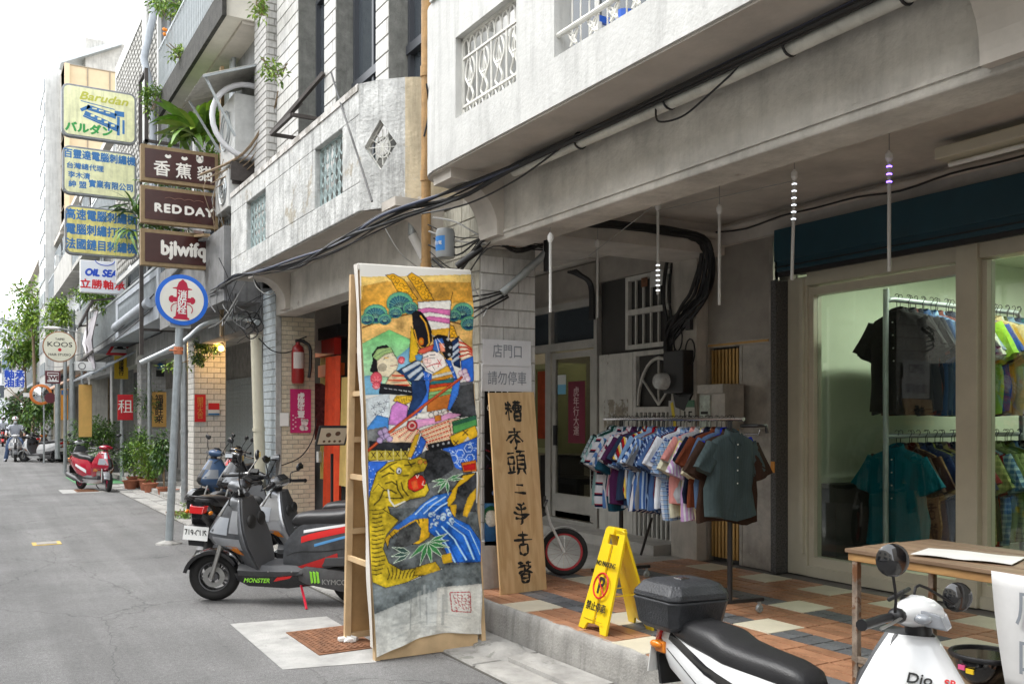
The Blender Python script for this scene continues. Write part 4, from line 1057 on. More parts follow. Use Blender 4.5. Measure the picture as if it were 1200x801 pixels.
# balusters and hanging roll of B4's balcony
B4P = MB().box(XB, XB + .08,18.35,24.3,3.68,3.8).box(XB, XB + .08,18.35,24.3,4.38,4.5).box(XB, XB + .08,18.35,18.6,3.8,4.38).box(XB, XB + .08,23.9,24.3,3.8,4.38).build('balustrade', BGREY, b4)
s0 = None
for k in range(40):
 if s0 is None: s0 = MB().lathe([(.02,0),(.035,.1),(.02,.3),(.035,.48),(.02,.58)], n=6).build('baluster', BGREY, B4P, smooth=40); q = s0
 else: q = inst(s0, B4P, (0,0,0))
 q.location = (XB + .05,18.68 + k * .132,3.8)
t = thing('rolled_awning', 'silver grey rolled awning tube hung in front of the balustered balcony', 'awning')
MB().tube([(XB - .05,18.9,3.9),(XB - .05,23.8,3.82)], .11,12).build('roll', BGREY, t, smooth=60)
t = thing('folded_awning', 'crumpled grey plastic sheet hanging from the dark awning frame left of the balustered balcony', 'awning')
m_ = MB(); rows = []
for i in range(12):
 s_ = i / 11; rows.append([(2.75 + .05 * math.sin(i * 2.1),25 + 2.6 * s_, 4.4 - .3 * s_),(2.6 + .08 * math.sin(i * 2.7),25.1 + 1.3 * s_, 3.6),(2.7 + .03 * math.sin(i),25.2 + .5 * s_, 2.9)])
m_.loft(rows, closed=False); m_.build('sheet', P('grey_plastic_sheet', (.5,.47,.5),.5, var=.2), t, smooth=80)
MB().bar((2.6,24.8,4.55),(2.6,28,4.2),.06,.06).bar((2.6,24.8,4.55),(3.5,24.8,4.7),.05,.05).bar((2.6,28,4.2),(3.5,28,4.3),.05,.05).bar((2.6,24.8,3.3),(2.6,28,3.2),.05,.05).bar((2.6,26,3.3),(2.6,26,4.4),.04,.04).build('frame', IR, t)
# lattice screen of B4, third floor slabs
ls = MB().box(XB, XB + .06,18.4,24.3,9.9,10.2).box(XB, XB + .06,18.4,24.3,4.9,5.0).box(XB, XB + .06,24.2,24.3,5,9.9).box(XB, XB + .06,18.4,18.5,5,9.9).build('screen_frame', WHITEW, b4)
m_ = MB(); ce = .28
for i in range(20):
 for j in range(17):
  y_, z_ = 18.6 + i * ce, 5.1 + j * ce
  for (dy, dz, ey, ez) in ((0, ce / 2, ce / 2, ce),(ce / 2, ce, ce, ce / 2),(ce, ce / 2, ce / 2,0),(ce / 2,0,0, ce / 2)):
   m_.bar((XB + .03, y_ + dy, z_ + dz),(XB + .03, y_ + ey, z_ + ez),.06,.035, up=(1,0,0))
o = m_.build('lattice_block', PALEW, b4); o['kind'] = 'stuff'
SL3 = MB().box(XB, 9,13.05,18.28,7.25,7.55).build('third_floor_slab', M('peeling_pale_soffit', (.60,.57,.50),.85, var=.2, sc=1.6, bump=.15, chip=(.3,.28,.24), chipt=.62), b3)
MB().box(XB - .06, XB, 13.0,18.3,7.22,7.62).build('slab_edge', M('black_stained_edge', (.05,.048,.042),.9, var=.6, sc=7, bump=.4), b3)
rl = MB().box(XB - .03, XB, 13.0,18.2,8.5,8.54).build('railing', GALV, b3)
s0 = None
for k in range(40):
 if s0 is None: s0 = MB().box(-.012,.012,-.01,.01,0,.9).build('rail_bar', GALV, rl); q = s0
 else: q = inst(s0, rl, (0,0,0))
 q.location = (XB - .015,13.06 + k * .13,7.62)
MB().box(3.6,9,13.1,18.2,7.55,11).build('third_floor_wall', GREYW, b3)
MB().tube([(XB - .1,18.3,4.6),(XB - .1,18.3,7.6),(XB - .25,18.4,8.4),(XB - .1,18.3,9.2),(XB - .1,18.3,12)], .07,10).build('rain_pipe', BGREY, b3, smooth=50)
MB().tube([(XB - .1,19.2,5.4),(XB - .1,19.2,12)], .06,10).build('rain_pipe', WHITEP, b3, smooth=50)
m_ = MB().box(2.5,2.56,17.9,17.96,5.0,6.25).box(2.5,2.56,18.6,18.66,5.0,6.25).box(2.5,3.1,17.9,17.95,4.95,5.0).box(2.5,2.56,17.9,18.66,6.25,6.3).box(2.5,2.56,17.9,18.66,4.95,5.0)
m_.xf(Matrix.Translation((.25,0,1.75))).build('rack_frame', IR, b3)
# wall air conditioner with ring duct and corrugated canopy on B3
ac = thing('air_conditioner', 'outdoor air conditioner with a big white ring duct under a small corrugated canopy', 'air conditioner', (3.25,13.35,5.35))
MB().box(0,.35,0,.85,.0,.95).build('case', P('ac_grey_white', (.55,.55,.53),.5, var=.25), ac, bevel=.015)
MB().torus((-.03,.42,.5),.28,.014, 'X', 20,5).torus((-.03,.42,.5),.16,.012, 'X', 16,5).build('fan_guard', GALV, ac)
MB().torus((.2,-.06,.55),.52,.04, 'Y', 28,8).build('ring_duct', P('duct_white', (.68,.68,.7),.45), ac, smooth=60)
MB().box(-.05,.5,-.02,.02,-.3,-.04).bar((-.05,0,-.05),(.4,0,-.5),.03,.03).box(.0,.4,.1,.7,-.32,-.1).build('bracket', IR, ac)
cn = thing('canopy', 'small corrugated grey canopy over the air conditioner beside the balcony slab', 'canopy', (2.75,13.0,6.35))
m_ = MB(); rows = []
for i in range(25): rows.append([(0, i * .055,.0 + .018 * (i % 2)),(.95, i * .055,.38 + .018 * (i % 2))])
m_.loft(rows, closed=False); m_.build('sheet', M('corrugated_grey', (.55,.54,.5),.6, var=.3, sc=6, streak=.3), cn)
MB().bar((0,.02,-.02),(.95,.02,.36),.03,.03).bar((.05,.1,0),(.45,.1,-.75),.03,.03).bar((.05,1.2,0),(.5,1.2,-.7),.03,.03).build('frame', GALV, cn)
# corrugated dark cladding and slabs under the brown signs
t = thing('roof_clutter', 'dark corrugated panels and timber boards stacked on the soot grey balcony', 'panels')
for k in range(5): MB().box(3.08 + k * .02,3.1 + k * .02,14.6 + k * .7,15.25 + k * .7,4.35,5.0 - .1 * k).build('panel', M('rusty_panel_%d' % (k % 2), [(.14,.08,.06),(.2,.18,.15)][k % 2], .7, var=.5, sc=6), t)
for k in range(5):
 a_ = V(2.9 + .05 * k, 13.4 + k * .3,4.3); MB().bar(a_, a_ + V(-.1,2.5,.5 - .18 * k),.08,.03).build('board', WOOD if k % 2 else GREYW, t)
# the far tower blocks
BEIGE = M('beige_tile_cladding', (.50,.39,.24),.5, var=.1, sc=3, rnd=.06)
bt = thing('office_tower', 'tall beige tiled tower block above the row with a blue glass band near its top', 'building')
MB().box(3.6,18,45.3,52,0,17.4).build('wall', BEIGE, bt)
m_ = MB()
for j in range(16): m_.box(3.58,18.02,45.27,52.02,1.6 + j * 1.05,1.64 + j * 1.05)
for i in range(16): m_.box(3.6 + i * .92,3.65 + i * .92,45.26,45.28,0,17.4)
m_.build('joint_lines', M('tile_joint_brown', (.25,.2,.14),.8), bt)
MB().box(4.6,14,45.2,45.25,15.0,16.1).build('window_band', P('pale_cyan_glass', (.45,.66,.70),.15), bt)
MB().box(3.6,3.8,45.1,46.8,3,17.35).build('corner_fin', BEIGE, bt)
ww = MB().box(2.95,3.6,46.9,51,0,17.6).build('street_wall', WHITEW, bt)
s0 = None
for j in range(15):
 for i in range(4):
  if s0 is None: s0 = MB().box(-.04,0,0,.6,0,.55).build('window', P('tower_window_grey', (.35,.38,.4),.3), bt); q = s0
  else: q = inst(s0, bt, (0,0,0))
  q.location = (2.94,47.1 + i * .95,1.5 + j * 1.08)
bt2 = thing('office_tower', 'distant pale grey tower top with a sloping tin roof lean-to', 'building')
MB().box(10,17,62,70,0,25).box(13.2,17,61.5,70,25,28).build('wall', PALEW, bt2)
MB().prism([(8.4,23.3),(12,25.1),(12,24.8),(8.6,23.0)], (0,61.5,0),(1,0,0),(0,0,1),-2).build('tin_roof', GALV, bt2)
MB().box(14,17.5,61.2,61.5,25.8,26).box(14,17.5,61.2,61.5,27.6,27.8).box(14.6,16.2,61.4,61.52,21.6,23).build('ledges', GREYW, bt2)
bt2.location = (-3.9,0,0)
bt3 = thing('building', 'hazy white tower block seen faintly between the beige tower and the grey tower top', 'building')
MB().box(12,22,110,118,0,46).build('wall', WHITEW, bt3)
bt4 = thing('building', 'distant grey building with an arched gable closing the street on the left', 'building')
m_ = MB(); m_.box(-14,7,170,176,0,18); m_.box(-2,4,169.6,170,18,20.5).box(-6,0.6,169.5,170,12,20); m_.build('wall', M('hazy_grey_wall', (.55,.57,.6),.8, var=.1), bt4)
pts = [(math.cos(a) * 1.2, math.sin(a) * 1.2) for a in [math.pi * i / 10 for i in range(11)]] + [(-1.2,-2.5),(1.2,-2.5)]
MB().prism(pts, (-1.2,169.4,15.5),(1,0,0),(0,0,1),.1).build('arched_window', WHITEW, bt4)
for i in range(8): MB().box(-12 + i * 2.3,-10.8 + i * 2.3,169.8,170,5,7).box(-12 + i * 2.3,-10.8 + i * 2.3,169.8,170,9,11).build('window', GLSD, bt4)
# opposite side of the street (behind and left of the camera), it shades the arcades
ob_ = thing('opposite_building', 'plain grey houses on the other side of the street', 'building')
MB().box(-14,-4.6,-14,120,0,8.2).build('wall', M('cream_wall', (.66,.62,.54),.8), ob_)
for k in range(12): MB().box(-4.62,-4.55,-10 + k * 5,-7 + k * 5,.3,2.8).box(-4.62,-4.55,-9.5 + k * 5,-7.5 + k * 5,4.3,6.2).build('window', GLSD, ob_)
for k in range(2):
 c_ = thing('parked_car', ['white car parked across the street mirrored in the shop glass', 'silver car parked further up across the street'][k], 'car', (-3.6,-1 + 7 * k, 0))
 m_ = MB(); secs = [(-2.1,.45,.7),(-1.9,.35,.9),(-1.2,.3,1.0),(-.6,.3,1.42),(.7,.3,1.45),(1.3,.3,1.0),(2.0,.35,.85),(2.2,.45,.7)]
 m_.loft([[(-.82, y_, a_),(.82, y_, a_),(.84, y_, min(.95, b_)),(.68 if b_ > 1.2 else .78, y_, b_),(-.68 if b_ > 1.2 else -.78, y_, b_),(-.84, y_, min(.95, b_))] for (y_, a_, b_) in secs])
 m_.build('body', P('car_white', (.7,.7,.7),.25, coat=.5), c_, smooth=30)
 for (x_, y_) in ((-.75,-1.3),(.75,-1.3),(-.75,1.35),(.75,1.35)): MB().torus((x_, y_, .31),.22,.1, 'X', 20,8).build('wheel', RUBBER, c_, smooth=60)
# ================================================================== SIGNS
def px(v_, u0, u1, Y): return (at(u1, v_, Y=Y) - at(u0, v_, Y=Y)).x
def hang_sign(name, label, cat, u0, v0, u1, v1, Y, fmat, face, rim=.03, th=.14, r=.08, rows=None, group=None, skew=None):
 a = at(u0, v1, Y=Y); b = at(u1, v0, Y=Y); a2 = at(u0, v0, Y=Y)
 W, H = b.x - a.x, a2.z - a.z
 t = thing(name, label, cat, (a.x, Y, a.z), group=group)
 def rr(x0, z0, x1, z1, r):
  return [(cx + r * math.cos(q), cz + r * math.sin(q)) for (cx, cz, s_) in ((x1 - r, z0 + r, -90),(x1 - r, z1 - r, 0),(x0 + r, z1 - r, 90),(x0 + r, z0 + r, 180)) for q in [math.radians(s_ + i * 22.5) for i in range(5)]]
 MB().prism(rr(0,0, W, H, r),(0, th, 0),(1,0,0),(0,0,1), th).build('frame', fmat, t, bevel=.008)
 MB().prism(rr(rim, rim, W - rim, H - rim, max(.01, r - rim)),(0,0.0,0),(1,0,0),(0,0,1),.008).build('face', face, t)
 return t, W, H
RIM = M('sign_rim_metal', (.22,.23,.24),.45, metal=.4, var=.4, sc=8)
CREAM = M('cream_acrylic', (.74,.74,.44),.35, var=.25, sc=5, bump=0, streak=.45)
CREAM3 = M('yellowed_acrylic', (.76,.69,.22),.35, var=.35, sc=4, bump=0, streak=.55)
SBLUE = P('sign_blue', (.03,.16,.40),.5, var=.25)
def L(t, s, size, x, z, mat, **k): return text(s, size, (x, -.0095, z),(1,0,0),(0,0,1), mat, t, **k)
YS = 19.3
t, W, H = hang_sign('lightbox_sign', 'top cream lightbox sign with a blue drawing of an embroidery machine', 'sign', 72,96,160,158, YS, RIM, CREAM, r=.13, rim=.04)
L(t, 'Barudan', .21, W * .55, H * .80, P('sign_olive', (.45,.45,.05),.5), sx=1.25, shear=.3, bold=.006)
L(t, 'バルダン', .2, W * .36, H * .17, P('sign_green', (.02,.28,.05),.5), bold=.012, sx=1.05)
m_ = MB()
def seg(a, b, w): m_.bar((W * a[0], -.011, H * a[1]),(W * b[0], -.011, H * b[1]), w, .004, up=(0,1,0)) if False else m_.bar((W * a[0], -.011, H * a[1]),(W * b[0], -.011, H * b[1]),.004, w)
for a_, b_, w_ in (((.3,.48),(.75,.28),.09),((.33,.6),(.72,.5),.1),((.28,.42),(.74,.22),.03),((.75,.5),(.75,.14),.05),((.82,.45),(.82,.18),.04),((.62,.34),(.62,.2),.03),((.25,.52),(.37,.62),.06),((.7,.56),(.83,.56),.1),((.25,.7),(.7,.63),.015)):
 d_ = V(W * (b_[0] - a_[0]),0, H * (b_[1] - a_[1])); n_ = V(-d_.z, 0, d_.x).normalized() * w_ * .5
 A_, B_ = V(W * a_[0], -.011, H * a_[1]), V(W * b_[0], -.011, H * b_[1]); m_.add([A_ - n_, A_ + n_, B_ + n_, B_ - n_], [(0,1,2,3)])
m_.build('machine_drawing', SBLUE, t)
m_ = MB()
for k in range(4): m_.box(W * (.38 + .09 * k), W * (.43 + .09 * k),-.0135,-.013, H * (.43 - .045 * k), H * (.47 - .045 * k))
for k in range(3): m_.box(W * (.4 + .09 * k), W * (.46 + .09 * k),-.0135,-.013, H * (.575 - .02 * k), H * (.6 - .02 * k))
m_.build('drawing_lights', CREAM, t)
t, W, H = hang_sign('lightbox_sign', 'middle cream lightbox sign with four rows of blue characters', 'sign', 73,169,160,226, YS, RIM, CREAM, r=.13, rim=.04)
L(t, '百靈達電腦刺繡機', .185, W * .5, H * .82, SBLUE, bold=.006, sx=.86)
L(t, '台灣總代理', .125, W * .3, H * .58, SBLUE, bold=.004, sx=1.05)
L(t, '李木清', .13, W * .22, H * .39, SBLUE, bold=.004); L(t, '紳 盟', .14, W * .2, H * .2, SBLUE, bold=.004)
L(t, '實業有限公司', .155, W * .65, H * .25, SBLUE, bold=.005, sx=.86)
t, W, H = hang_sign('lightbox_sign', 'lowest yellow lightbox sign half hidden by spiky leaves', 'sign', 76,239,161,297, YS, RIM, CREAM3, r=.13, rim=.04)
for k, s_ in enumerate(('高速電腦刺繡機', '電腦刺繡打版機', '法國鏈目刺繡機')): L(t, s_, .215, W * .5, H * (.8 - .3 * k), SBLUE, bold=.007, sx=.84)
t = thing('sign_post', 'grey steel frame post carrying the three lightbox signs', 'post')
a_ = at(163,100, Y=YS + .1)
MB().box(a_.x, a_.x + .07, YS, YS + .08,2.9,8.4).bar((a_.x, YS + .04,8.0),(3.6, YS + .04,8.0),.05,.05).bar((a_.x, YS + .04,5.6),(3.6, YS + .04,5.6),.05,.05).bar((a_.x, YS + .04,3.4),(3.6, YS + .04,3.4),.05,.05).build('post', IR, t)
BRN = M('dark_brown_glass', (.055,.018,.016),.18, var=.35, sc=3, bump=0)
TIMB = M('weathered_oak_frame', (.26,.18,.09),.65, var=.3, sc=7, bump=.1, streak=.3)
YB = 14.3
WL = P('sign_white_letters', (.75,.72,.66),.5)
for k, (v0, v1, lab) in enumerate(((168,211, 'top brown glass sign with three white characters in a timber frame'),(216,260, 'middle brown glass sign lettered RED DAY in a timber frame'),(267,310, 'lowest brown glass sign with gothic white lettering in a timber frame'))):
 t, W, H = hang_sign('wooden_frame_sign', lab, 'sign', 165, v0,256, v1, YB, TIMB, BRN, rim=.055, th=.12, r=.005)
 if k == 0:
  L(t, '香 蕉 貓', .24, W * .54, H * .36, WL, bold=.004)
  m_ = MB()
  for (cx, cz, r1) in ((.34,.78,.05),(.55,.78,.05)):
   for q in range(6): a1, a2 = math.radians(200 + q * 24), math.radians(224 + q * 24); m_.add([(W * cx + r1 * math.cos(a1),-.01, H * cz + r1 * math.sin(a1)),(W * cx + r1 * math.cos(a2),-.01, H * cz + r1 * math.sin(a2)),(W * cx + r1 * .55 * math.cos(a2),-.01, H * cz + .02 + r1 * .5 * math.sin(a2)),(W * cx + r1 * .55 * math.cos(a1),-.01, H * cz + .02 + r1 * .5 * math.sin(a1))], [(0,1,2,3)])
  m_.lathe([(.05,0),(.05,.001)], (W * .75,-.011, H * .76), 'Y', 12); m_.box(W * .75 - .05, W * .75 - .02,-.011,-.01, H * .78, H * .88).box(W * .75 + .02, W * .75 + .05,-.011,-.01, H * .78, H * .88)
  m_.build('icons', WL, t)
 elif k == 1:
  L(t, 'RED', .17, W * .34, H * .42, WL, bold=.009, sx=1.15, space=1.15); L(t, 'DAY', .17, W * .74, H * .42, WL, bold=.009, sx=1.15, space=1.15)
  m_ = MB(); pp = [(W * .3 + i * W * .5 / 24, H * .7 + .02 * abs(math.sin(i * math.pi / 6))) for i in range(25)]
  m_.tube([(p_[0], -.012, p_[1]) for p_ in pp], .004,4); m_.build('scallop_line', P('sign_brown_line', (.25,.12,.08),.5), t)
 else: L(t, 'bjlwifq', .29, W * .54, H * .5, WL, bold=.012, sx=.85)
t = thing('sign_post', 'rust brown angle iron post holding the three brown signs', 'post')
a_ = at(259,300, Y=YB)
MB().box(a_.x, a_.x + .05, YB, YB + .1,2.9,7.0).bar((a_.x, YB + .05,4.6),(3.6, YB + .05,4.6),.04,.04).bar((a_.x, YB + .05,5.9),(3.6, YB + .05,5.9),.04,.04).build('post', TIMB, t)
t, W, H = hang_sign('lightbox_sign', 'white bearing shop lightbox with blue latin and red chinese lettering', 'sign', 94,304,146,342,24.7, WHITEP, P('sign_face_white', (.74,.77,.82),.4), r=.01, rim=.015)
L(t, 'OIL SEA', .235, W * .46, H * .62, P('sign_blue_b', (.01,.07,.5),.5), bold=.015, shear=.2, sx=.9)
L(t, '立勝軸承', .24, W * .5, H * .25, P('sign_red', (.6,.01,.02),.5), bold=.008, sx=1.05, space=1.05)
MB().tube([(W * .55 + .22 * math.cos(a),-.012, H + .02 + .12 * math.sin(a)) for a in [math.pi * (1 + i / 10) for i in range(11)]], .01,5).build('emblem', _M['sign_blue_b'], t)
t = thing('round_sign', 'round cream sign of a hair studio with a thin brown rim', 'sign', at(70,406, Y=30.5))
RRR = .46
MB().lathe([(.001,0),(RRR, 0),(RRR, .1),(.001,.1)], axis='Y', n=36).build('rim', P('sign_brown_rim', (.32,.14,.06),.5), t)
MB().lathe([(.001,-.006),(RRR - .03,-.006),(RRR - .03,0)], axis='Y', n=36).build('face', P('cream_face', (.74,.72,.58),.5), t)
for s_, z_, sz in (('TAIPEI', .22,.09),('KOOS', .06,.2),('HAIR STUDIO', -.24,.1)): text(s_, sz, (0,-.009, z_),(1,0,0),(0,0,1), INK, t, bold=.001, sx=1.25 if sz > .1 else 1)
MB().lathe([(.001,-.009),(.05,-.009),(.05,-.007)], (0,0,-.09), 'Y', 12).build('red_dot', P('sign_red', (.6,.01,.02)), t)
MB().tube([(.15,.05,-.4),(.15,.05,-4)], .05,8).build('pole', GALV, t)
t, W, H = hang_sign('plate_sign', 'small white plate sign with a dark maroon frame below the round sign', 'sign', 53,434,71,449,30.0, P('maroon', (.12,.02,.03),.5), WHITEP, r=.005, rim=.05, th=.06); L(t, 'EWE', .17, W * .5, H * .42, P('maroon', (.12,.02,.03)), bold=.01)
MB().box(W * .15, W * .85,-.011,-.01, H * .68, H * .8).build('band', P('maroon', (.12,.02,.03)), t)
MB().tube([(W * .8,.03,0),(W * .8,.03,-2.2)], .07,8).build('pole', GALV, t)
t = thing('round_sign', 'small round dark emblem sign behind the pole of the plate sign', 'sign', at(59,466, Y=33))
MB().lathe([(.001,0),(.17,0),(.17,.05),(.001,.05)], axis='Y', n=20).build('face', P('maroon', (.12,.02,.03)), t)
t = thing('traffic_mirror', 'round orange rimmed convex mirror on a thin pole', 'mirror', at(48,462, Y=36))
MB().lathe([(.3,-.02),(.36,0),(.36,.06),(.001,.1)], axis='Y', n=28).build('rim', P('orange_plastic', (.7,.2,.04),.5), t)
MB().lathe([(.001,-.07),(.15,-.055),(.3,-.01)], axis='Y', n=28).build('mirror_glass', P('mirror', (.8,.82,.85),.03, metal=1, var=0), t, smooth=60)
MB().tube([(.1,.08,-.3),(.1,.08,-2.4)], .03,8).build('pole', GALV, t)
t, W, H = hang_sign('lightbox_sign', 'blue on white bearing and oil seal sign far down the street', 'sign', 5,434,29,454,52, WHITEP, P('sign_face_white', (.74,.77,.82)), r=.01, rim=.03); L(t, '軸承\n油封', .46, W * .5, H * .5, P('sign_blue_b', (.01,.07,.5)), bold=.02, line=.9)
t, W, H = hang_sign('lightbox_sign', 'tall narrow pale sign with blue characters above the far bearing sign', 'sign', 2,408,13,450,62, WHITEP, P('sign_face_pale', (.6,.64,.7),.5), r=.01, rim=.03); L(t, '綿\n豐', .5, W * .5, H * .5, SBLUE)
t, W, H = hang_sign('lightbox_sign', 'long white box sign with a round emblem beside the road hump sign', 'sign', 88,423,124,434,25.5, GALV, WHITEP, r=.005, rim=.01, th=.2)
MB().torus((W * .22,-.012, H * .5),.08,.012, 'Y', 16,4).build('emblem', GREYW, t)
t, W, H = hang_sign('plate_sign', 'small blank white plate sign near the convex mirror', 'sign', 27,460,40,465,38, GALV, WHITEP, r=.003, rim=.01, th=.1)
# banner signs and panels near the far shops
for (u0, v0, u1, v1, Y, colr, lab, s_) in ((63,456,69,496,33.5,(.75,.62,.5), 'narrow orange edged shop banner far down the row', ''),(71,455,80,492,32,(.75,.3,.03), 'orange vertical shop banner with a blue top', ''),(92,450,108,512,26.8,(.72,.42,.12), 'large plain orange wooden panel beside the white wall', '')):
 t, W, H = hang_sign('shop_banner', lab, 'sign', u0, v0, u1, v1, Y, TIMB, P('panel_%d' % u0, colr, .6, var=.15), r=.004, rim=.01, th=.05)
 if u0 == 71: MB().box(.02, W - .02,-.012,-.009, H * .8, H * .95).build('blue_top', SBLUE, t)
t, W, H = hang_sign('shop_banner', 'red cloth sign behind the plants on the wall by the road hump sign', 'sign', 138,462,156,492,24.6, RD, P('red_cloth', (.5,.01,.02),.7), r=.004, rim=.01, th=.04); L(t, '租', .36, W * .5, H * .5, WL)
# road hump sign
tp = at(143,563, Z=0)
t = thing('traffic_sign', 'triangular red edged road hump warning sign with a yellow plate below', 'sign', (tp.x, tp.y, 0))
MB().tube([(0,0,0),(0,0,4.0)], .055,10).build('pole', GALV, t, smooth=60)
D_ = tp.x * _S + tp.y * _C; k_ = D_ / 1080; zc = EYE + (490 - 404) * k_
tri = lambda r: [(r * math.cos(a), r * math.sin(a)) for a in [math.radians(90 + 120 * i) for i in range(3)]]
MB().prism(tri(.40),(-.06,-.07, zc - .08),(1,0,0),(0,0,1),-.01).build('red_plate', P('sign_red', (.6,.01,.02)), t)
MB().prism(tri(.27),(-.06,-.085, zc - .08),(1,0,0),(0,0,1),-.004).build('white_face', WHITEP, t)
MB().prism([(-.14,-.08),(.14,-.08),(.14,-.05),(.08,-.045),(.05,0),(-.05,0),(-.08,-.045),(-.14,-.05)], (-.06,-.091, zc - .04),(1,0,0),(0,0,1),-.002).build('hump_symbol', INK, t)
MB().box(-.2,.14,-.08,-.07, EYE + (490 - 444) * k_, EYE + (490 - 417) * k_).build('yellow_plate', P('sign_yellow', (.75,.50,.02),.5), t)
text('減\n速\n慢\n行', .13,(-.03,-.084, EYE + (490 - 430) * k_),(1,0,0),(0,0,1), INK, t, line=.88, bold=.003)
# fire hydrant sign with leaning pole
bp_ = at(198,637, Z=0); tpn = at(212,352, D=bp_.x * _S + bp_.y * _C - .05)
t = thing('hydrant_sign', 'round blue rimmed sign with a red fire hydrant on a leaning grey pole', 'sign', (bp_.x, bp_.y, 0))
q = tpn - V(bp_.x, bp_.y, 0); uz = V(q.x, 0, q.z).normalized(); ux = V(uz.z, 0,-uz.x)
MB().tube([(0,0,0), q * .93], .05,14).build('pole', M('grey_sign_pole', (.36,.40,.42),.5, metal=.3, var=.25, sc=9, bump=.05), t, smooth=60)
MB().lathe([(.001,0),(.17,0),(.16,.02),(.06,.05)], n=16).build('base_plate', CONC, t)
MB().tube([q * .78, q * .81], .058,14).tube([q * .795 + V(-.12,-.03,0), q * .795 + V(.05,-.05,0)], .012,6).build('orange_clamp', M('rusty_orange_clamp', (.55,.18,.08),.7, var=.4), t)
MB().box(-.13,.13,-.035,-.02,-.36,-.27).xf(Matrix.Translation(q) @ Matrix((ux, V(0,1,0), uz)).transposed().to_4x4()).build('bracket', GALV, t)
SG = Matrix.Translation(q + V(0,-.075,0)) @ Matrix((ux, V(0,1,0), uz)).transposed().to_4x4()
Rs = .33
MB().lathe([(.001,0),(Rs, 0),(Rs, .02),(.001,.02)], axis='Y', n=48).xf(SG).build('blue_rim', P('hydrant_blue', (.01,.13,.6),.4), t)
MB().lathe([(.001,-.003),(Rs - .055,-.003),(Rs - .055,0)], axis='Y', n=48).xf(SG).build('white_face', P('hydrant_white', (.72,.71,.65),.45), t)
hy = [(-.1,-.255),(.1,-.255),(.1,-.235),(.075,-.22),(.06,-.06),(.06,-.03),(.11,-.03),(.11,-.045),(.14,-.045),(.165,-.02),(.165,.02),(.14,.045),(.11,.045),(.11,.03),(.07,.03),(.07,.135),(.12,.14),(.12,.15),(.07,.16),(.05,.225),(.02,.25),(.0,.27),(-.02,.25),(-.05,.225),(-.07,.16),(-.12,.15),(-.12,.14),(-.07,.135),(-.07,.03),(-.11,.03),(-.11,.045),(-.14,.045),(-.165,.02),(-.165,-.02),(-.14,-.045),(-.11,-.045),(-.11,-.03),(-.06,-.03),(-.06,-.06),(-.075,-.22),(-.1,-.235)]
MB().prism(hy, (0,-.0035,0),(1,0,0),(0,0,1),.002).xf(SG).build('hydrant_symbol', P('hydrant_red', (.45,.005,.04),.45), t)
for sg in (-1,1): MB().tube([SG @ V(sg * (.06 + .075 * math.sin(a)),-.006,-.05 - .07 * (1 - math.cos(a))) for a in [math.pi * i / 10 for i in range(8)]], .006,4).build('chain_line', _M['hydrant_red'], t)
text('消\n防\n栓', .12, SG @ V(0,-.0075,-.04), ux, uz, WHITEP, t, line=.82, bold=.003)
# pillar papers of B3 and B4
def paper(name, label, u0, v0, u1, v1, Y, mat, s_, smat, sz, **k):
 a = at(u0, v1, Y=Y); b = at(u1, v0, Y=Y); c_ = at(u0, v0, Y=Y)
 t = thing(name, label, 'paper' if name != 'plaque' else 'plaque', (a.x, Y, a.z)); W, H = b.x - a.x, c_.z - a.z
 MB().box(0, W, -.008,0,0, H).build('sheet', mat, t)
 if s_: text(s_, sz, (W / 2,-.0095, H / 2),(1,0,0),(0,0,1), smat, t, **k)
 return t, W, H
GOLDI = P('gold_ink', (.6,.33,.06),.4)
paper('couplet', 'red paper strip with gold characters on the pale tiled pillar', 228,462,241,494,17.67, P('couplet_red', (.58,.015,.02),.6), '開\n市\n大\n吉', GOLDI, .115, line=.85)
t, W, H = paper('notice_plate', 'small red and white notice beside the red paper strip', 244,472,257,486,17.67, P('notice_white', (.65,.66,.68),.5), '', None, .1)
MB().box(0, W, -.011,-.009, H * .45, H).build('red_band', P('couplet_red', (.58,.015,.02)), t); MB().box(0, W, -.011,-.009,0, H * .15).build('blue_band', SBLUE, t)
paper('plaque', 'gold plaque with four black brush characters on the grey tiled pillar', 178,459,195,500,23.82, P('gold_plaque', (.60,.34,.09),.5, var=.2), '福\n運\n旺\n來', INK, .2, line=.85, bold=.004)
t = thing('blue_plaque', 'small round blue plate high on the grey pillar', 'plaque', at(188,429, Y=23.8)); MB().lathe([(.001,0),(.08,0),(.08,.03),(.001,.03)], axis='Y', n=16).build('plate', SBLUE, t); MB().box(-.1,.08,-.02,0,-.25,-.1).build('lower_part', INK, t)
t = thing('wall_lamp', 'glowing warm yellow bulb on a black arm above the pale tiled pillar', 'lamp', at(259,408, Y=17.3))
MB().ball((0,0,0),.055,12,8).build('bulb', P('warm_bulb', (1,.55,.12),.5, emis=14, var=0), t, smooth=80)
MB().lathe([(.03,.04),(.05,.08),(.02,.14)], n=10).tube([(0,0,.12),(.0,.1,.2),(.1,.3,.22)], .012,6).build('arm', INK, t)
ld = bpy.data.lights.new('bulb_light', 'POINT'); ld.energy = 14; ld.color = (1,.6,.25); ld.shadow_soft_size = .06
lo = bpy.data.objects.new('bulb_light', ld); COL.objects.link(lo); lo.parent = t; lo.location = (0,-.12,0)
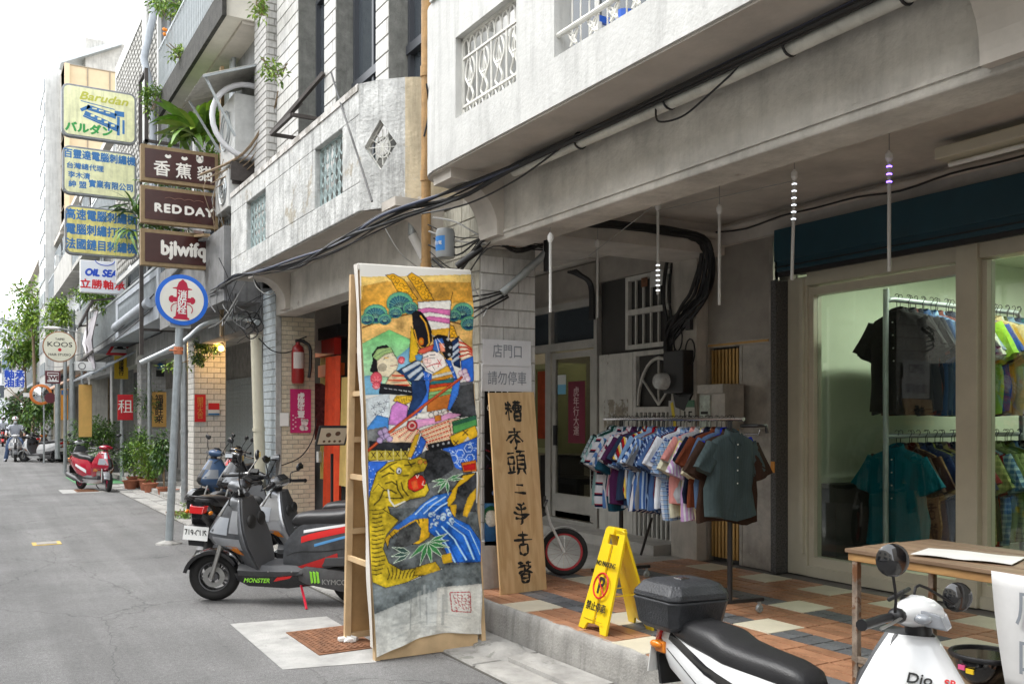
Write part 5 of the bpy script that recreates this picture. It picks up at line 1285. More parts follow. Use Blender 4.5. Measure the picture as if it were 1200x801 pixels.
# standing pipes beside pillars
for (u, v0, v1, Y, r_, mt, lab) in ((216,400,588,16.9,.06, GALV, 'grey rain pipe standing behind the leaning hydrant sign pole'),(300,392,590,12.6,.075, SHOPF, 'pale cream plastic pipe leaning beside the cream tiled pillar'),(175,392,560,23.0,.04, GALV, 'thin grey conduit left of the grey tiled pillar')):
 a, b = at(u, v0, Y=Y), at(u + (6 if u == 300 else 0), v1, Y=Y)
 t = thing('drain_pipe', lab, 'pipe', (0,0,0)); MB().tube([a, b], r_, 12).build('pipe', mt, t, smooth=60)
 MB().tube([a.lerp(b, .55), a.lerp(b, .57)], r_ * 1.15,12).build('collar', mt, t, smooth=60)
# thick diagonal conduit under B3 slab
t = thing('conduit', 'thick grey conduit arching from the hydrant sign to the cream pillar', 'pipe'); MB().tube(spline([at(165,425, Y=15.5), at(212,402, Y=15.2), at(240,380, Y=15), at(275,372, Y=14), at(302,378, Y=12.9)], 6),.04,8).build('pipe', GALV, t, smooth=60)
# ================================================================== PAINTED BANNER AND BOARDS
def lin(c):
 c = np.array(c, float) / 255; return np.where(c <= .04045, c / 12.92,((c + .055) / 1.055) ** 2.4)
class Paint:
 """a small raster picture made of polygons, discs and strokes"""
 def __init__(s, x0, y0, x1, y1, k, col):
  s.x0, s.y0, s.k = x0, y0, k; s.w, s.h = int((x1 - x0) * k), int((y1 - y0) * k)
  s.im = np.empty((s.h, s.w, 3)); s.im[:] = lin(col)
  r = np.random.RandomState(4)
  def sm(n, m):
   g = r.rand(n + 2, m + 2); yy = np.linspace(0, n, s.h); xx = np.linspace(0, m, s.w); yi, xi = yy.astype(int), xx.astype(int)
   fy, fx = (yy - yi)[:, None], (xx - xi)[None]; fy = fy * fy * (3 - 2 * fy); fx = fx * fx * (3 - 2 * fx)
   return (g[yi][:, xi] * (1 - fx) + g[yi][:, xi + 1] * fx) * (1 - fy) + (g[yi + 1][:, xi] * (1 - fx) + g[yi + 1][:, xi + 1] * fx) * fy
  s.n2 = .5 * sm(300,60) + .5 * sm(420,200)
  s.ns = .5 * sm(40,14) + .3 * sm(110,36) + .2 * sm(260,90)
 def _box(s, P_, pad=2):
  a = np.array(P_); lo = np.floor(a.min(0) - pad).astype(int); hi = np.ceil(a.max(0) + pad).astype(int)
  x0, x1 = max(0, lo[0]), min(s.w, hi[0]); y0, y1 = max(0, lo[1]), min(s.h, hi[1]); return x0, x1, y0, y1
 def T(s, P_): return [((x - s.x0) * s.k, (y - s.y0) * s.k) for x, y in P_]
 def poly(s, P_, col, a=1., wash=.35, line=0, lc=(15,15,20), col2=None):
  Q = s.T(P_); x0, x1, y0, y1 = s._box(Q)
  if x1 <= x0 or y1 <= y0: return s
  X, Y = np.meshgrid(np.arange(x0, x1) + .5, np.arange(y0, y1) + .5); ins = np.zeros(X.shape, bool)
  n = len(Q)
  for i in range(n):
   (xa, ya),(xb, yb) = Q[i], Q[(i + 1) % n]
   if ya == yb: continue
   c = ((ya > Y) != (yb > Y)) & (X < (xb - xa) * (Y - ya) / (yb - ya) + xa); ins ^= c
  nz = s.ns[y0:y1, x0:x1, None]; base = lin(col)
  if col2 is not None:
   t = np.clip((Y - Y.min()) / max(1,(Y.max() - Y.min())),0,1)[..., None]; base = base * (1 - t) + lin(col2) * t
  if wash:
   sf = np.zeros(X.shape); g = max(2, int(s.k * 1.3)); pd = np.pad(ins, 2 * g)
   for dx in (-1,0,1):
    for dy in (-1,0,1):
     for q in (1,2): sf += pd[2 * g + dy * g * q:2 * g + dy * g * q + X.shape[0], 2 * g + dx * g * q:2 * g + dx * g * q + X.shape[1]]
   base = base * (.62 + .5 * (sf / 18) ** 1.5)[..., None] * (1 + .34 * (s.n2[y0:y1, x0:x1, None] - .5))
  c = base * (1 - wash * (nz - .35) * 1.6)
  m = (ins * a)[..., None]; s.im[y0:y1, x0:x1] = s.im[y0:y1, x0:x1] * (1 - m) + np.clip(c, 0,1) * m
  if line: s.stroke(P_ + [P_[0]], line, lc)
  return s
 def stroke(s, P_, w, col, a=1.):
  Q = s.T(P_); w = w * s.k * .4
  for i in range(len(Q) - 1):
   x0, x1, y0, y1 = s._box([Q[i], Q[i + 1]], w + 1)
   if x1 <= x0 or y1 <= y0: continue
   X, Y = np.meshgrid(np.arange(x0, x1) + .5, np.arange(y0, y1) + .5)
   ax, ay = Q[i]; dx, dy = Q[i + 1][0] - ax, Q[i + 1][1] - ay; L2 = dx * dx + dy * dy + 1e-9
   t = np.clip(((X - ax) * dx + (Y - ay) * dy) / L2,0,1); d = np.hypot(X - ax - t * dx, Y - ay - t * dy)
   m = (np.clip(w - d + .5,0,1) * a)[..., None]; s.im[y0:y1, x0:x1] = s.im[y0:y1, x0:x1] * (1 - m) + lin(col) * m
  return s
 def disc(s, x, y, r, col, ry=None, **k):
  return s.poly([(x + r * math.cos(a), y + (ry or r) * math.sin(a)) for a in [i * math.pi / 9 for i in range(18)]], col, **k)
 def sample(s, x, y):
  xi = np.clip(((x - s.x0) * s.k).astype(int),0, s.w - 1); yi = np.clip(((y - s.y0) * s.k).astype(int),0, s.h - 1); return s.im[yi, xi]
pt = Paint(408,300,572,776,2.6,(222,219,212))
A_ = lambda L_: [(410 + x / 5,305 + y / 5) for x, y in L_]
B_ = lambda L_: [(410 + x / 5,450 + y / 5) for x, y in L_]
C_ = lambda L_: [(410 + x / 4.45,600 + y / 4.45) for x, y in L_]
K = (34,32,38)
pt.poly(A_([(60,95),(720,80),(720,420),(60,420)]),(240,205,120), col2=(212,150,45), wash=.5)
pt.poly(A_([(70,150),(200,120),(715,130),(715,250),(60,300)]),(214,150,40), a=.75, wash=.9)
pt.poly(A_([(60,340),(400,320),(720,380),(720,620),(60,620)]),(226,180,105), wash=.7)
pt.poly(A_([(60,500),(215,415),(345,480),(345,800),(60,800)]),(120,205,120), col2=(190,220,190), wash=.5, line=.4, lc=(60,120,80))
pt.poly(A_([(240,600),(335,520),(340,640),(260,700)]),(110,170,205), col2=(150,200,220))
pt.poly(A_([(60,690),(160,680),(200,800),(60,800)]),(120,175,205))
for pl in ([(195,85),(240,75),(300,110),(380,235),(345,240),(265,190),(230,120)], [(318,90),(345,68),(405,110),(475,238),(405,238),(350,140)], [(570,385),(600,400),(625,470),(575,475)]):
 pt.poly(A_(pl),(228,168,35), line=.9, lc=K)
for cx, cy in ((238,100),(262,120),(250,140),(285,145),(275,175),(310,160),(305,195),(335,195),(345,225),(355,105),(375,130),(395,120),(385,165),(410,150),(410,195),(435,175),(430,220),(450,205),(590,410),(600,440),(590,460)):
 pt.stroke([A_([(cx + 13 * math.cos(a), cy + 11 * math.sin(a))])[0] for a in [i * math.pi / 3 for i in range(7)]], .7,(70,45,15))
pt.stroke(A_([(70,400),(200,350),(350,318)]),2.2,(95,55,25)); pt.stroke(A_([(575,370),(650,390),(715,420)]),2,(95,55,25))
def pine(cx, cy, r, f=A_):
 x, y = f([(cx, cy)])[0]; r = r / 5
 pt.disc(x, y, r, (95,165,130), ry=r * .9, line=.4, lc=(40,80,60)); pt.disc(x, y + r * .12, r * .82,(45,100,120), ry=r * .7, wash=.6); pt.disc(x, y + r * .3, r * .45,(25,55,90), ry=r * .35)
 for i in range(11):
  a = math.pi * (1 + i / 10); pt.stroke([(x, y + r * .35),(x + r * .85 * math.cos(a), y + r * .2 + r * .9 * math.sin(a))], .35,(150,205,165),.8)
for q in ((140,320,66),(275,255,76),(95,350,38),(190,352,38),(250,312,40),(335,285,44),(650,310,62),(600,335,42),(690,385,50)): pine(*q)
pt.poly(A_([(378,250),(582,240),(572,470),(560,480),(470,460),(385,330)]),(232,228,220), wash=.2, line=.8)
pt.poly(A_([(380,295),(440,285),(576,300),(575,335),(450,312),(385,322)]),(226,120,180)); pt.poly(A_([(420,345),(450,335),(574,352),(573,385),(460,365),(430,362)]),(226,120,180))
pt.stroke(A_([(380,293),(440,284),(576,299)]),.5, K); pt.stroke(A_([(400,322),(450,312),(576,336)]),.5, K); pt.stroke(A_([(440,362),(573,386)]),.5, K)
pt.poly(A_([(455,420),(572,410),(565,475),(470,455)]),(226,170,50)); pt.stroke(A_([(590,190),(578,245)]),1,(90,60,20))
pt.poly(A_([(340,395),(365,440),(392,560),(378,620),(332,612)]),(230,185,40), line=.5)
pt.poly(A_([(345,320),(365,303),(395,308),(432,350),(462,420),(468,490),(430,545),(392,530),(358,445)]),(26,25,32), wash=.9, line=.8)
pt.stroke(A_([(395,335),(425,375),(445,440),(452,500),(430,535)]),2.2,(225,165,50)); pt.stroke(A_([(360,420),(378,490),(400,525),(430,530)]),1.8,(225,165,50))
x, y = A_([(403,490)])[0]; pt.disc(x, y, 3.6,(225,120,30), ry=5, line=.6); pt.disc(x, y, 1.6,(240,190,60))
# companion face
pt.poly(A_([(108,660),(125,600),(120,560),(150,515),(200,505),(240,540),(200,600),(170,700)]),(30,28,32), wash=.8)
pt.poly(A_([(148,585),(190,560),(235,545),(262,590),(272,620),(262,655),(215,700),(160,690),(150,640)]),(235,222,190), line=.6)
pt.poly(A_([(125,575),(150,530),(225,520),(240,550),(190,565),(150,600)]),(170,200,130), line=.5); pt.stroke(A_([(130,580),(180,545),(230,532)]),.8,(60,110,80))
pt.stroke(A_([(185,590),(215,575)]),.9, K); pt.stroke(A_([(235,570),(252,572)]),.8, K); pt.stroke(A_([(225,632),(262,628)]),.9,(150,30,30)); pt.stroke(A_([(190,582),(212,586)]),1.5,(225,180,70))
pt.disc(*A_([(180,640)])[0], 5,(60,50,50), a=.5)
for cx, cy, r in ((288,600,20),(145,705,34),(145,745,22)):
 x, y = A_([(cx, cy)])[0]; pt.disc(x, y, r / 5,(226,90,105), ry=r / 4.4, line=.3, lc=(160,30,50))
 for i in range(6): pt.stroke([(x, y + r / 8),(x + r / 5.5 * math.cos(-i * .62), y + r / 8 + r / 5 * math.sin(-i * .62))], .3,(250,200,200))
# striped shoulder guards
pt.poly(A_([(262,665),(375,600),(425,655),(410,800),(330,800),(350,740)]),(30,62,105), line=.9)
for k in range(3): pt.poly(A_([(290 + k * 32,655 + k * 38),(395 + k * 8,600 + k * 36),(405 + k * 8,622 + k * 34),(305 + k * 30,678 + k * 36)]),(205,215,225), line=.3)
pt.poly(A_([(572,505),(632,462),(642,660),(600,640),(585,580)]),(22,45,85), line=.8)
for k in range(3): pt.poly(A_([(578,540 + k * 38),(636,492 + k * 42),(638,512 + k * 42),(582,562 + k * 36)]),(200,210,222))
pt.poly(A_([(628,468),(720,555),(718,590),(645,615)]),(236,215,190), line=.8)
for k in range(4):
 pt.stroke(A_([(636,500 + k * 30),(672 + k * 8,512 + k * 20),(718,545 + k * 12)]),2.4,(205,60,30)); pt.stroke(A_([(640,492 + k * 30),(718,535 + k * 12)]),.5, K)
# warrior head
pt.poly(A_([(470,470),(500,450),(560,460),(592,510),(592,580),(555,605),(530,560)]),(24,24,30), wash=.9, line=.6)
for cx, cy in ((565,480),(580,530),(572,575)): pt.disc(*A_([(cx, cy)])[0], 1.8,(200,200,205))
pt.poly(A_([(408,570),(440,552),(500,548),(540,585),(560,650),(500,695),(440,660),(415,625)]),(240,228,220), wash=.2, line=.8)
pt.poly(A_([(480,480),(530,470),(548,520),(500,560),(470,540)]),(60,110,190), line=.7); pt.poly(A_([(508,500),(540,505),(550,555),(520,560)]),(240,150,120), line=.6)
pt.stroke(A_([(490,480),(510,555)]),1,(235,235,240)); pt.stroke(A_([(500,474),(545,530)]),.8,(235,235,240))
pt.poly(A_([(380,560),(395,535),(445,520),(480,508),(470,545),(420,565)]),(222,95,75), line=.7); pt.poly(A_([(368,575),(385,565),(415,575),(405,610),(375,605)]),(90,150,200), line=.5)
pt.stroke(A_([(415,590),(445,580)]),1.2, K); pt.stroke(A_([(455,575),(485,572)]),1.2, K); pt.stroke(A_([(420,598),(440,600)]),.8,(200,60,50)); pt.stroke(A_([(455,590),(485,592)]),.9, K)
pt.stroke(A_([(445,590),(438,620),(460,625)]),.7, K); pt.stroke(A_([(435,645),(480,630),(515,625)]),1.4,(190,20,30)); pt.stroke(A_([(500,600),(525,640)]),1,(200,30,40)); pt.stroke(A_([(505,645),(525,600)]),.8,(200,30,40))
pt.stroke(A_([(470,640),(485,665)]),.6, K); pt.disc(*A_([(440,610)])[0], 5,(230,120,110), a=.25)
# chest
pt.poly(A_([(470,690),(560,640),(600,680),(620,800),(460,800)]),(235,180,60), line=.7)
for i, c in enumerate(((232,228,210),(225,150,40),(70,150,140),(40,110,130),(230,190,90))): pt.poly(A_([(462,700 + i * 20),(600 + i * 3,672 + i * 20),(603 + i * 3,690 + i * 20),(462,718 + i * 20)]), c, line=.3)
pt.poly(A_([(545,600),(580,610),(650,800),(612,800),(590,690)]),(40,100,200), line=.6); pt.poly(A_([(418,665),(466,690),(462,800),(415,800)]),(40,100,200), line=.6)
rr_ = random.Random(2)
for k in range(46):
 f, bx = rr_.choice(((A_, (422,680,455,800)),(A_, (575,640,610,800)),(A_, (650,610,715,740)),(B_, (405,10,455,160))))
 x, y = f([(rr_.uniform(bx[0], bx[2]), rr_.uniform(bx[1], bx[3]))])[0]; pt.stroke([(x, y),(x + rr_.uniform(-1.5,1.5), y + rr_.uniform(.5,2.5))], .7,(215,225,245))
pt.poly(A_([(645,615),(725,590),(730,740),(690,755),(650,690)]),(45,105,205), line=.6);
pt.poly(A_([(625,800),(640,745),(725,745),(725,800)]),(95,95,98), wash=.8)
for cx, cy in ((645,690),(670,680),(655,715),(680,705),(690,725)): pt.disc(*A_([(cx, cy)])[0], 3.4,(236,215,225), line=.5, lc=(170,80,130))
# left sleeve plates
pt.poly(A_([(175,790),(215,700),(255,660),(300,690),(350,760),(372,800)]),(228,200,160), line=.9)
for k in range(4): pt.stroke(A_([(238 - k * 20,690 + k * 28),(300 + k * 16,694 + k * 28)]),2.4,(200,65,35)); pt.stroke(A_([(236 - k * 20,702 + k * 28),(304 + k * 16,706 + k * 28)]),.5, K)
# middle
pt.poly(B_([(85,100),(220,60),(230,260),(200,330),(90,330)]),(205,212,215), wash=.4)
for cx, cy in ((130,150),(160,130),(190,160),(140,190),(200,120),(170,180)):
 for i in range(5): pt.stroke(B_([(cx, cy),(cx + 16 * math.cos(i * 1.3), cy + 18 * math.sin(i * 1.3))]),.6,(35,45,75))
pt.poly(B_([(90,270),(150,195),(215,215),(215,280),(90,330)]),(70,135,205), line=.5); pt.poly(B_([(90,280),(200,265),(220,350),(90,400)]),(120,122,122), wash=.9)
pt.poly(B_([(170,10),(375,40),(350,85),(160,72)]),(28,28,34), line=.7)
for k in range(6): pt.stroke(B_([(190 + k * 28,38 + k * 5),(206 + k * 28,42 + k * 5)]),1,(190,190,195))
pt.poly(B_([(260,85),(350,88),(375,60),(350,120),(300,150),(240,115)]),(222,180,50), line=.6)
for k in range(7): pt.stroke(B_([(255 + k * 15,95),(270 + k * 13,140)]),.4,(90,60,15)); pt.stroke(B_([(262,95 + k * 8),(345,92 + k * 7)]),.3,(90,60,15))
pt.poly(B_([(345,0),(425,0),(440,70),(400,150),(300,240),(320,190),(350,110)]),(32,58,100), line=.9, wash=.7)
pt.poly(B_([(425,0),(462,0),(452,110),(400,190),(300,245),(400,140),(435,70)]),(55,115,215), line=.5)
pt.poly(B_([(455,0),(640,0),(600,120),(565,200),(430,220),(440,130)]),(190,110,45), line=.7)
for i, c in enumerate(((40,120,125),(205,65,35),(235,160,50),(150,200,130),(120,175,110))): pt.poly(B_([(458 - i * 3,8 + i * 22),(628 - i * 10,0 + i * 18),(622 - i * 10,16 + i * 18),(455 - i * 3,28 + i * 22)]), c, line=.3)
pt.poly(B_([(600,0),(640,0),(628,90),(575,190),(560,180)]),(60,120,215), line=.6)
pt.poly(B_([(640,40),(735,30),(735,225),(640,235),(575,190),(625,100)]),(70,72,75), wash=1.1)
pt.poly(B_([(218,230),(232,150),(262,120),(325,150),(318,215),(260,262),(215,255)]),(205,130,200), line=.8, wash=.5)
pt.poly(B_([(380,195),(450,190),(560,175),(560,215),(440,235),(370,225)]),(236,232,225), line=.7)
for cx, cy in ((460,210),(490,200),(520,215),(540,190),(550,205)): pt.disc(*B_([(cx, cy)])[0], 3.3,(240,230,222), line=.6)
pt.poly(B_([(320,240),(500,225),(570,200),(650,215),(570,250),(420,275),(340,300)]),(226,160,200), line=.5)
for (P1, rows_, c1) in (([(395,300),(570,238),(612,400),(450,430)], 6,(204,75,45)),([(215,310),(330,260),(395,300),(370,370),(200,360)], 4,(200,70,45)),([(570,238),(640,235),(600,330),(590,340)], 3,(204,80,50))):
 pt.poly(B_(P1),(238,205,170), line=.8)
 for k in range(rows_):
  t0 = (k + .45) / rows_; a = tuple(P1[0][i] * (1 - t0) + P1[3][i] * t0 for i in (0,1)); b = tuple(P1[1][i] * (1 - t0) + P1[2][i] * t0 for i in (0,1)); pt.stroke(B_([a, b]),2.3, c1)
  for j in range(9): q = j / 9; pt.stroke(B_([(a[0] + (b[0] - a[0]) * q, a[1] + (b[1] - a[1]) * q - 4),(a[0] + (b[0] - a[0]) * q + 5, a[1] + (b[1] - a[1]) * q + 4)]),.7,(240,215,190))
  pt.stroke(B_([(a[0], a[1] + 11),(b[0], b[1] + 11)]),.4, K)
pt.poly(B_([(440,385),(585,362),(600,402),(452,430)]),(25,25,30), line=.6)
for k in range(4): pt.disc(*B_([(475 + k * 32,396 - k * 5)])[0], 1.4,(200,200,205))
pt.poly(B_([(105,345),(220,360),(365,372),(320,415),(110,400)]),(45,47,52), wash=1.2, line=.5)
pt.poly(B_([(100,400),(330,415),(335,470),(100,460)]),(190,170,60), line=.8)
for k in range(5): pt.stroke(B_([(150 + k * 45,402),(152 + k * 45,465)]),.7,(230,225,160)); pt.stroke(B_([(120 + k * 45,415),(140 + k * 45,445)]),1.3,(70,55,30)); pt.stroke(B_([(140 + k * 45,415),(120 + k * 45,445)]),1.3,(70,55,30))
pt.poly(B_([(365,325),(395,315),(355,460),(320,450)]),(220,175,45), line=.6)
pt.poly(B_([(590,255),(735,222),(735,290),(600,330)]),(80,150,80), line=.8); pt.poly(B_([(592,262),(735,224),(735,248),(595,285)]),(25,70,70), a=.8)
pt.poly(B_([(575,345),(725,285),(745,345),(625,445),(600,400)]),(226,180,40), line=.8)
for cx, cy in ((615,385),(670,325)): pt.stroke(B_([(cx - 14, cy - 14),(cx + 14, cy + 14)]),1.6,(70,55,30)); pt.stroke(B_([(cx + 14, cy - 14),(cx - 14, cy + 14)]),1.6,(70,55,30))
pt.poly(B_([(640,400),(685,350),(695,365),(640,425)]),(235,230,220))
for P1 in ([(530,415),(600,405),(740,355),(752,500),(640,550),(600,540),(585,480)], [(345,460),(375,400),(400,330),(435,365),(405,440),(360,478)], [(100,465),(210,470),(150,560),(110,690),(100,690)]): pt.poly(B_(P1),(55,110,215), line=.8, wash=.6)
for k in range(90):
 bx = rr_.choice(((600,420,740,490),(620,470,700,530),(360,360,410,450),(105,480,150,640),(560,420,610,450),(690,380,740,440)))
 pt.disc(*B_([(rr_.uniform(bx[0], bx[2]), rr_.uniform(bx[1], bx[3]))])[0], .55,(190,215,245), wash=0)
for cx, cy in ((640,450),(690,420),(650,505),(700,480),(600,480)): pt.stroke([B_([(cx + 26 * math.cos(a), cy + 26 * math.sin(a))])[0] for a in [i * math.pi / 3 for i in range(7)]], .9,(205,225,245))
pt.stroke(B_([(100,402),(220,300),(420,150),(650,-10)]),4.6,(25,15,15)); pt.stroke(B_([(102,400),(220,300),(420,150),(650,-10)]),3.6,(178,62,30)); pt.stroke(B_([(110,390),(420,148),(640,-8)]),.7,(225,120,70))
x, y = B_([(348,268)])[0]; pt.disc(x, y, 6.4,(200,40,50), line=.8); pt.disc(x, y, 4.4,(235,200,190)); pt.disc(x, y, 2.6,(205,50,60))
for cx, cy in ((170,300),(195,290),(180,330),(205,320),(220,340),(165,345)): pt.disc(*B_([(cx, cy)])[0], 3.6,(190,165,205), line=.6, lc=(70,50,90))
pt.stroke(B_([(375,240),(480,235)]),3,(225,150,205)); pt.poly(B_([(480,215),(520,210),(525,245),(485,252)]),(215,130,45), line=.5)
# rocks, tiger, water
pt.poly(B_([(430,420),(520,415),(580,440),(610,530),(640,545),(740,570),(740,800),(100,800),(130,620),(300,500)]),(105,108,110), wash=1.3)
pt.poly(B_([(430,420),(520,415),(590,470),(600,540),(500,600),(440,620),(420,560)]),(62,64,68), wash=1.2)
pt.poly(C_([(95,0),(690,0),(690,330),(95,330)]),(98,104,106), wash=1.2)
TIG = (212,184,45)
pt.poly(B_([(118,640),(150,530),(215,475),(300,462),(330,470),(395,455),(440,475),(445,500),(425,540),(372,555),(338,585),(328,630),(365,662),(440,612),(455,655),(430,690),(340,702),(262,742),(215,735),(235,800),(105,800),(105,720)]), TIG, line=1, wash=.9)
pt.poly(B_([(328,590),(372,560),(412,565),(435,600),(420,640),(372,660),(330,640)]),(206,40,25), line=.8); pt.poly(B_([(345,600),(380,590),(390,640),(360,648)]),(232,100,50))
pt.stroke(B_([(375,562),(382,580),(392,562)]),.9,(245,240,225)); pt.stroke(B_([(420,600),(412,620),(428,625)]),1,(245,240,225))
pt.disc(*B_([(275,530)])[0], 3.2,(225,225,228), ry=4, line=.8); pt.disc(*B_([(277,533)])[0], 1.2,(60,60,70)); pt.disc(*B_([(400,485)])[0], 3.2,(225,160,60), line=.4); pt.disc(*B_([(430,490)])[0], 2,(200,120,50), line=.5)
for pl in ([(170,530),(230,490),(260,480)], [(180,560),(220,540),(245,545)], [(200,600),(235,590),(260,610)], [(190,640),(230,640),(260,660)], [(205,680),(245,690),(290,690)], [(290,600),(300,640),(330,680)], [(262,590),(270,640),(300,690)], [(310,500),(340,500),(370,490)], [(300,560),(330,560)], [(330,480),(350,510)], [(140,720),(170,690),(190,640)], [(150,780),(200,740)], [(225,510),(245,530)], [(120,760),(150,750),(165,790)]): pt.stroke(B_(pl),2.2,(35,30,18),.85)
pt.stroke(B_([(215,640),(225,700),(250,735),(310,712)]),2.2,(225,225,215)); pt.stroke(B_([(130,640),(160,600),(200,640)]),.9, K)
pt.poly(C_([(95,0),(170,0),(245,60),(185,130),(168,200),(195,275),(260,318),(330,312),(450,330),(470,345),(350,360),(275,385),(180,402),(118,368),(100,200)]), TIG, line=.9, wash=.9)
for k in range(15):
 y_ = 15 + k * 22; pt.stroke(C_([(168 - 8 * math.sin(k), y_),(135, y_ + 8),(118, y_ + 4)]),1.7,(35,30,18),.85)
for k in range(12): pt.stroke(C_([(190 + k * 22,300 + k * 3),(198 + k * 18,335),(190 + k * 18,358)]),1.7,(45,38,22),.85)
pt.poly(C_([(175,150),(235,90),(340,35),(390,45),(415,100),(405,160),(350,190),(310,190),(350,150),(330,110),(270,100),(200,150),(190,200)]),(225,178,40), line=.9, wash=.9)
for k in range(8): pt.stroke(C_([(200 + k * 24,130 - k * 11),(215 + k * 22,150 - k * 11)]),1.6,(40,34,20),.8)
pt.poly(C_([(250,110),(330,70),(360,110),(350,170),(280,200),(220,190)]),(90,92,92), wash=1.2); pt.stroke(C_([(290,80),(310,60),(340,62),(352,80)]),.8, K)
pt.poly(B_([(740,565),(655,575),(560,700),(555,760),(600,800),(745,800)]),(70,72,76), wash=1.2)
pt.poly(B_([(735,570),(660,580),(560,700),(562,770),(610,720),(625,650),(690,610)]),(228,182,35), line=.8); pt.poly(B_([(738,660),(690,710),(660,800),(700,800),(740,720)]),(220,175,40))
pt.poly(C_([(600,0),(640,0),(610,70),(585,60)]),(222,175,40)); pt.poly(C_([(515,0),(550,0),(545,60),(520,70)]),(222,175,40))
pt.poly(B_([(645,505),(738,492),(742,560),(660,562)]),(215,120,35), line=.8); pt.poly(B_([(655,520),(735,508),(735,552),(665,555)]),(190,30,30))
wt = [(250,800),(330,790)]
pt.poly(B_([(330,810),(400,740),(480,690),(590,672),(560,720),(560,800)]),(50,120,215), line=.6, wash=.7); pt.poly(C_([(215,100),(300,40),(390,0),(500,0),(410,60),(330,60),(240,110)]),(60,120,210), wash=.7)
pt.poly(C_([(400,0),(500,0),(540,70),(620,110),(685,210),(690,310),(520,300),(470,190),(400,130)]),(40,110,210), line=.6, wash=.9)
for pl, w_ in (([(470,110),(540,180),(600,290)], 2.2),([(500,90),(590,160),(640,290)], 2.6),([(440,130),(500,210),(545,300)], 1.8),([(530,80),(620,140),(675,270)], 1.2)): pt.stroke(C_(pl), w_, (175,215,240)); pt.stroke(C_([(x + 18, y + 10) for x, y in pl]), w_ * .8,(15,60,150),.8)
for pl in ([(370,790),(430,735),(500,700)], [(420,790),(480,740),(550,700)], [(470,795),(520,755),(560,735)]): pt.stroke(B_(pl),1.6,(195,225,245))
for k in range(16):
 cx, cy = rr_.uniform(400,530), rr_.uniform(15,110); pt.disc(*C_([(cx, cy)])[0], rr_.uniform(1.5,3.5),(205,228,245), line=.5, lc=(20,70,160)); pt.disc(*C_([(cx + 4, cy + 4)])[0], 1.1,(60,130,215))
def bleaf(f, x0, y0, a, L_, w, c=(70,150,85)):
 dx, dy = math.cos(a), math.sin(a); pt.poly(f([(x0, y0),(x0 + dx * L_ * .4 - dy * w, y0 + dy * L_ * .4 + dx * w),(x0 + dx * L_, y0 + dy * L_),(x0 + dx * L_ * .4 + dy * w, y0 + dy * L_ * .4 - dx * w)]), c, line=.7, lc=(215,230,210)); pt.stroke(f([(x0, y0),(x0 + dx * L_ * .85, y0 + dy * L_ * .85)]),.5,(20,70,50))
for a in (.3,.8,1.35,1.9,2.5): bleaf(C_, 395,185, a, 125,14)
for a in (2.6,3.0,3.5): bleaf(C_, 300,230, a, 95,13,(60,85,80))
for a in (-.4,-.05,.3): bleaf(C_, 400,190, a, 110,12)
for a in (1.5,2.2,2.7,3.1): bleaf(B_, 560,600, a, 90,10)
for a in (0,-.3): bleaf(B_, 560,600, a, 100,9)
pt.poly(C_([(470,260),(525,250),(532,300),(480,305)]),(222,178,40)); pt.poly(C_([(330,310),(440,290),(470,335),(400,358),(320,350)]),(200,165,40), line=.6, wash=1.2)
# ink ground and seal
pt.poly(C_([(115,368),(180,402),(280,385),(480,330),(500,312),(690,320),(690,800),(120,800)]),(118,126,128), wash=.9)
pt.poly(C_([(120,530),(330,470),(480,440),(690,425),(690,800),(120,800)]),(182,186,184), col2=(218,217,210), wash=.5)
pt.poly(C_([(450,430),(690,420),(690,700),(440,700)]),(214,212,204), a=.8, wash=.2)
for k in range(16):
 x_ = rr_.uniform(300,500); y_ = rr_.uniform(400,500); pt.stroke(C_([(x_, y_),(x_ + rr_.uniform(-6,6), y_ + rr_.uniform(60,220))]), rr_.uniform(1,5), rr_.choice(((205,208,206),(120,128,130),(90,98,102))),.35)
for k in range(10):
 x_ = rr_.uniform(130,520); y_ = rr_.uniform(560,700); pt.stroke(C_([(x_, y_),(x_ + rr_.uniform(40,160), y_ + rr_.uniform(-20,30))]), rr_.uniform(1,3),(120,130,132),.2)
SR = (165,32,40)
for (a, b) in (((518,462),(618,460)),((618,460),(626,568)),((626,568),(528,568)),((528,568),(518,462))):
 for k in range(6): q = lambda t: (a[0] + (b[0] - a[0]) * t, a[1] + (b[1] - a[1]) * t); pt.stroke(C_([q(k / 6 + .02), q(k / 6 + .13)]),1.5, SR)
for k in range(26):
 x_ = 535 + (k % 5) * 17 + (k // 5) * 1.5; y_ = 476 + (k // 5) * 17;
 pt.stroke(C_([(x_, y_),(x_ + (13 if k % 3 else 2), y_ + (2 if k % 2 else 12))]),.8, SR); pt.stroke(C_([(x_ + 5, y_ - 4),(x_ + (5 if k % 2 else 13), y_ + (11 if k % 3 else 0))]),.8, SR)
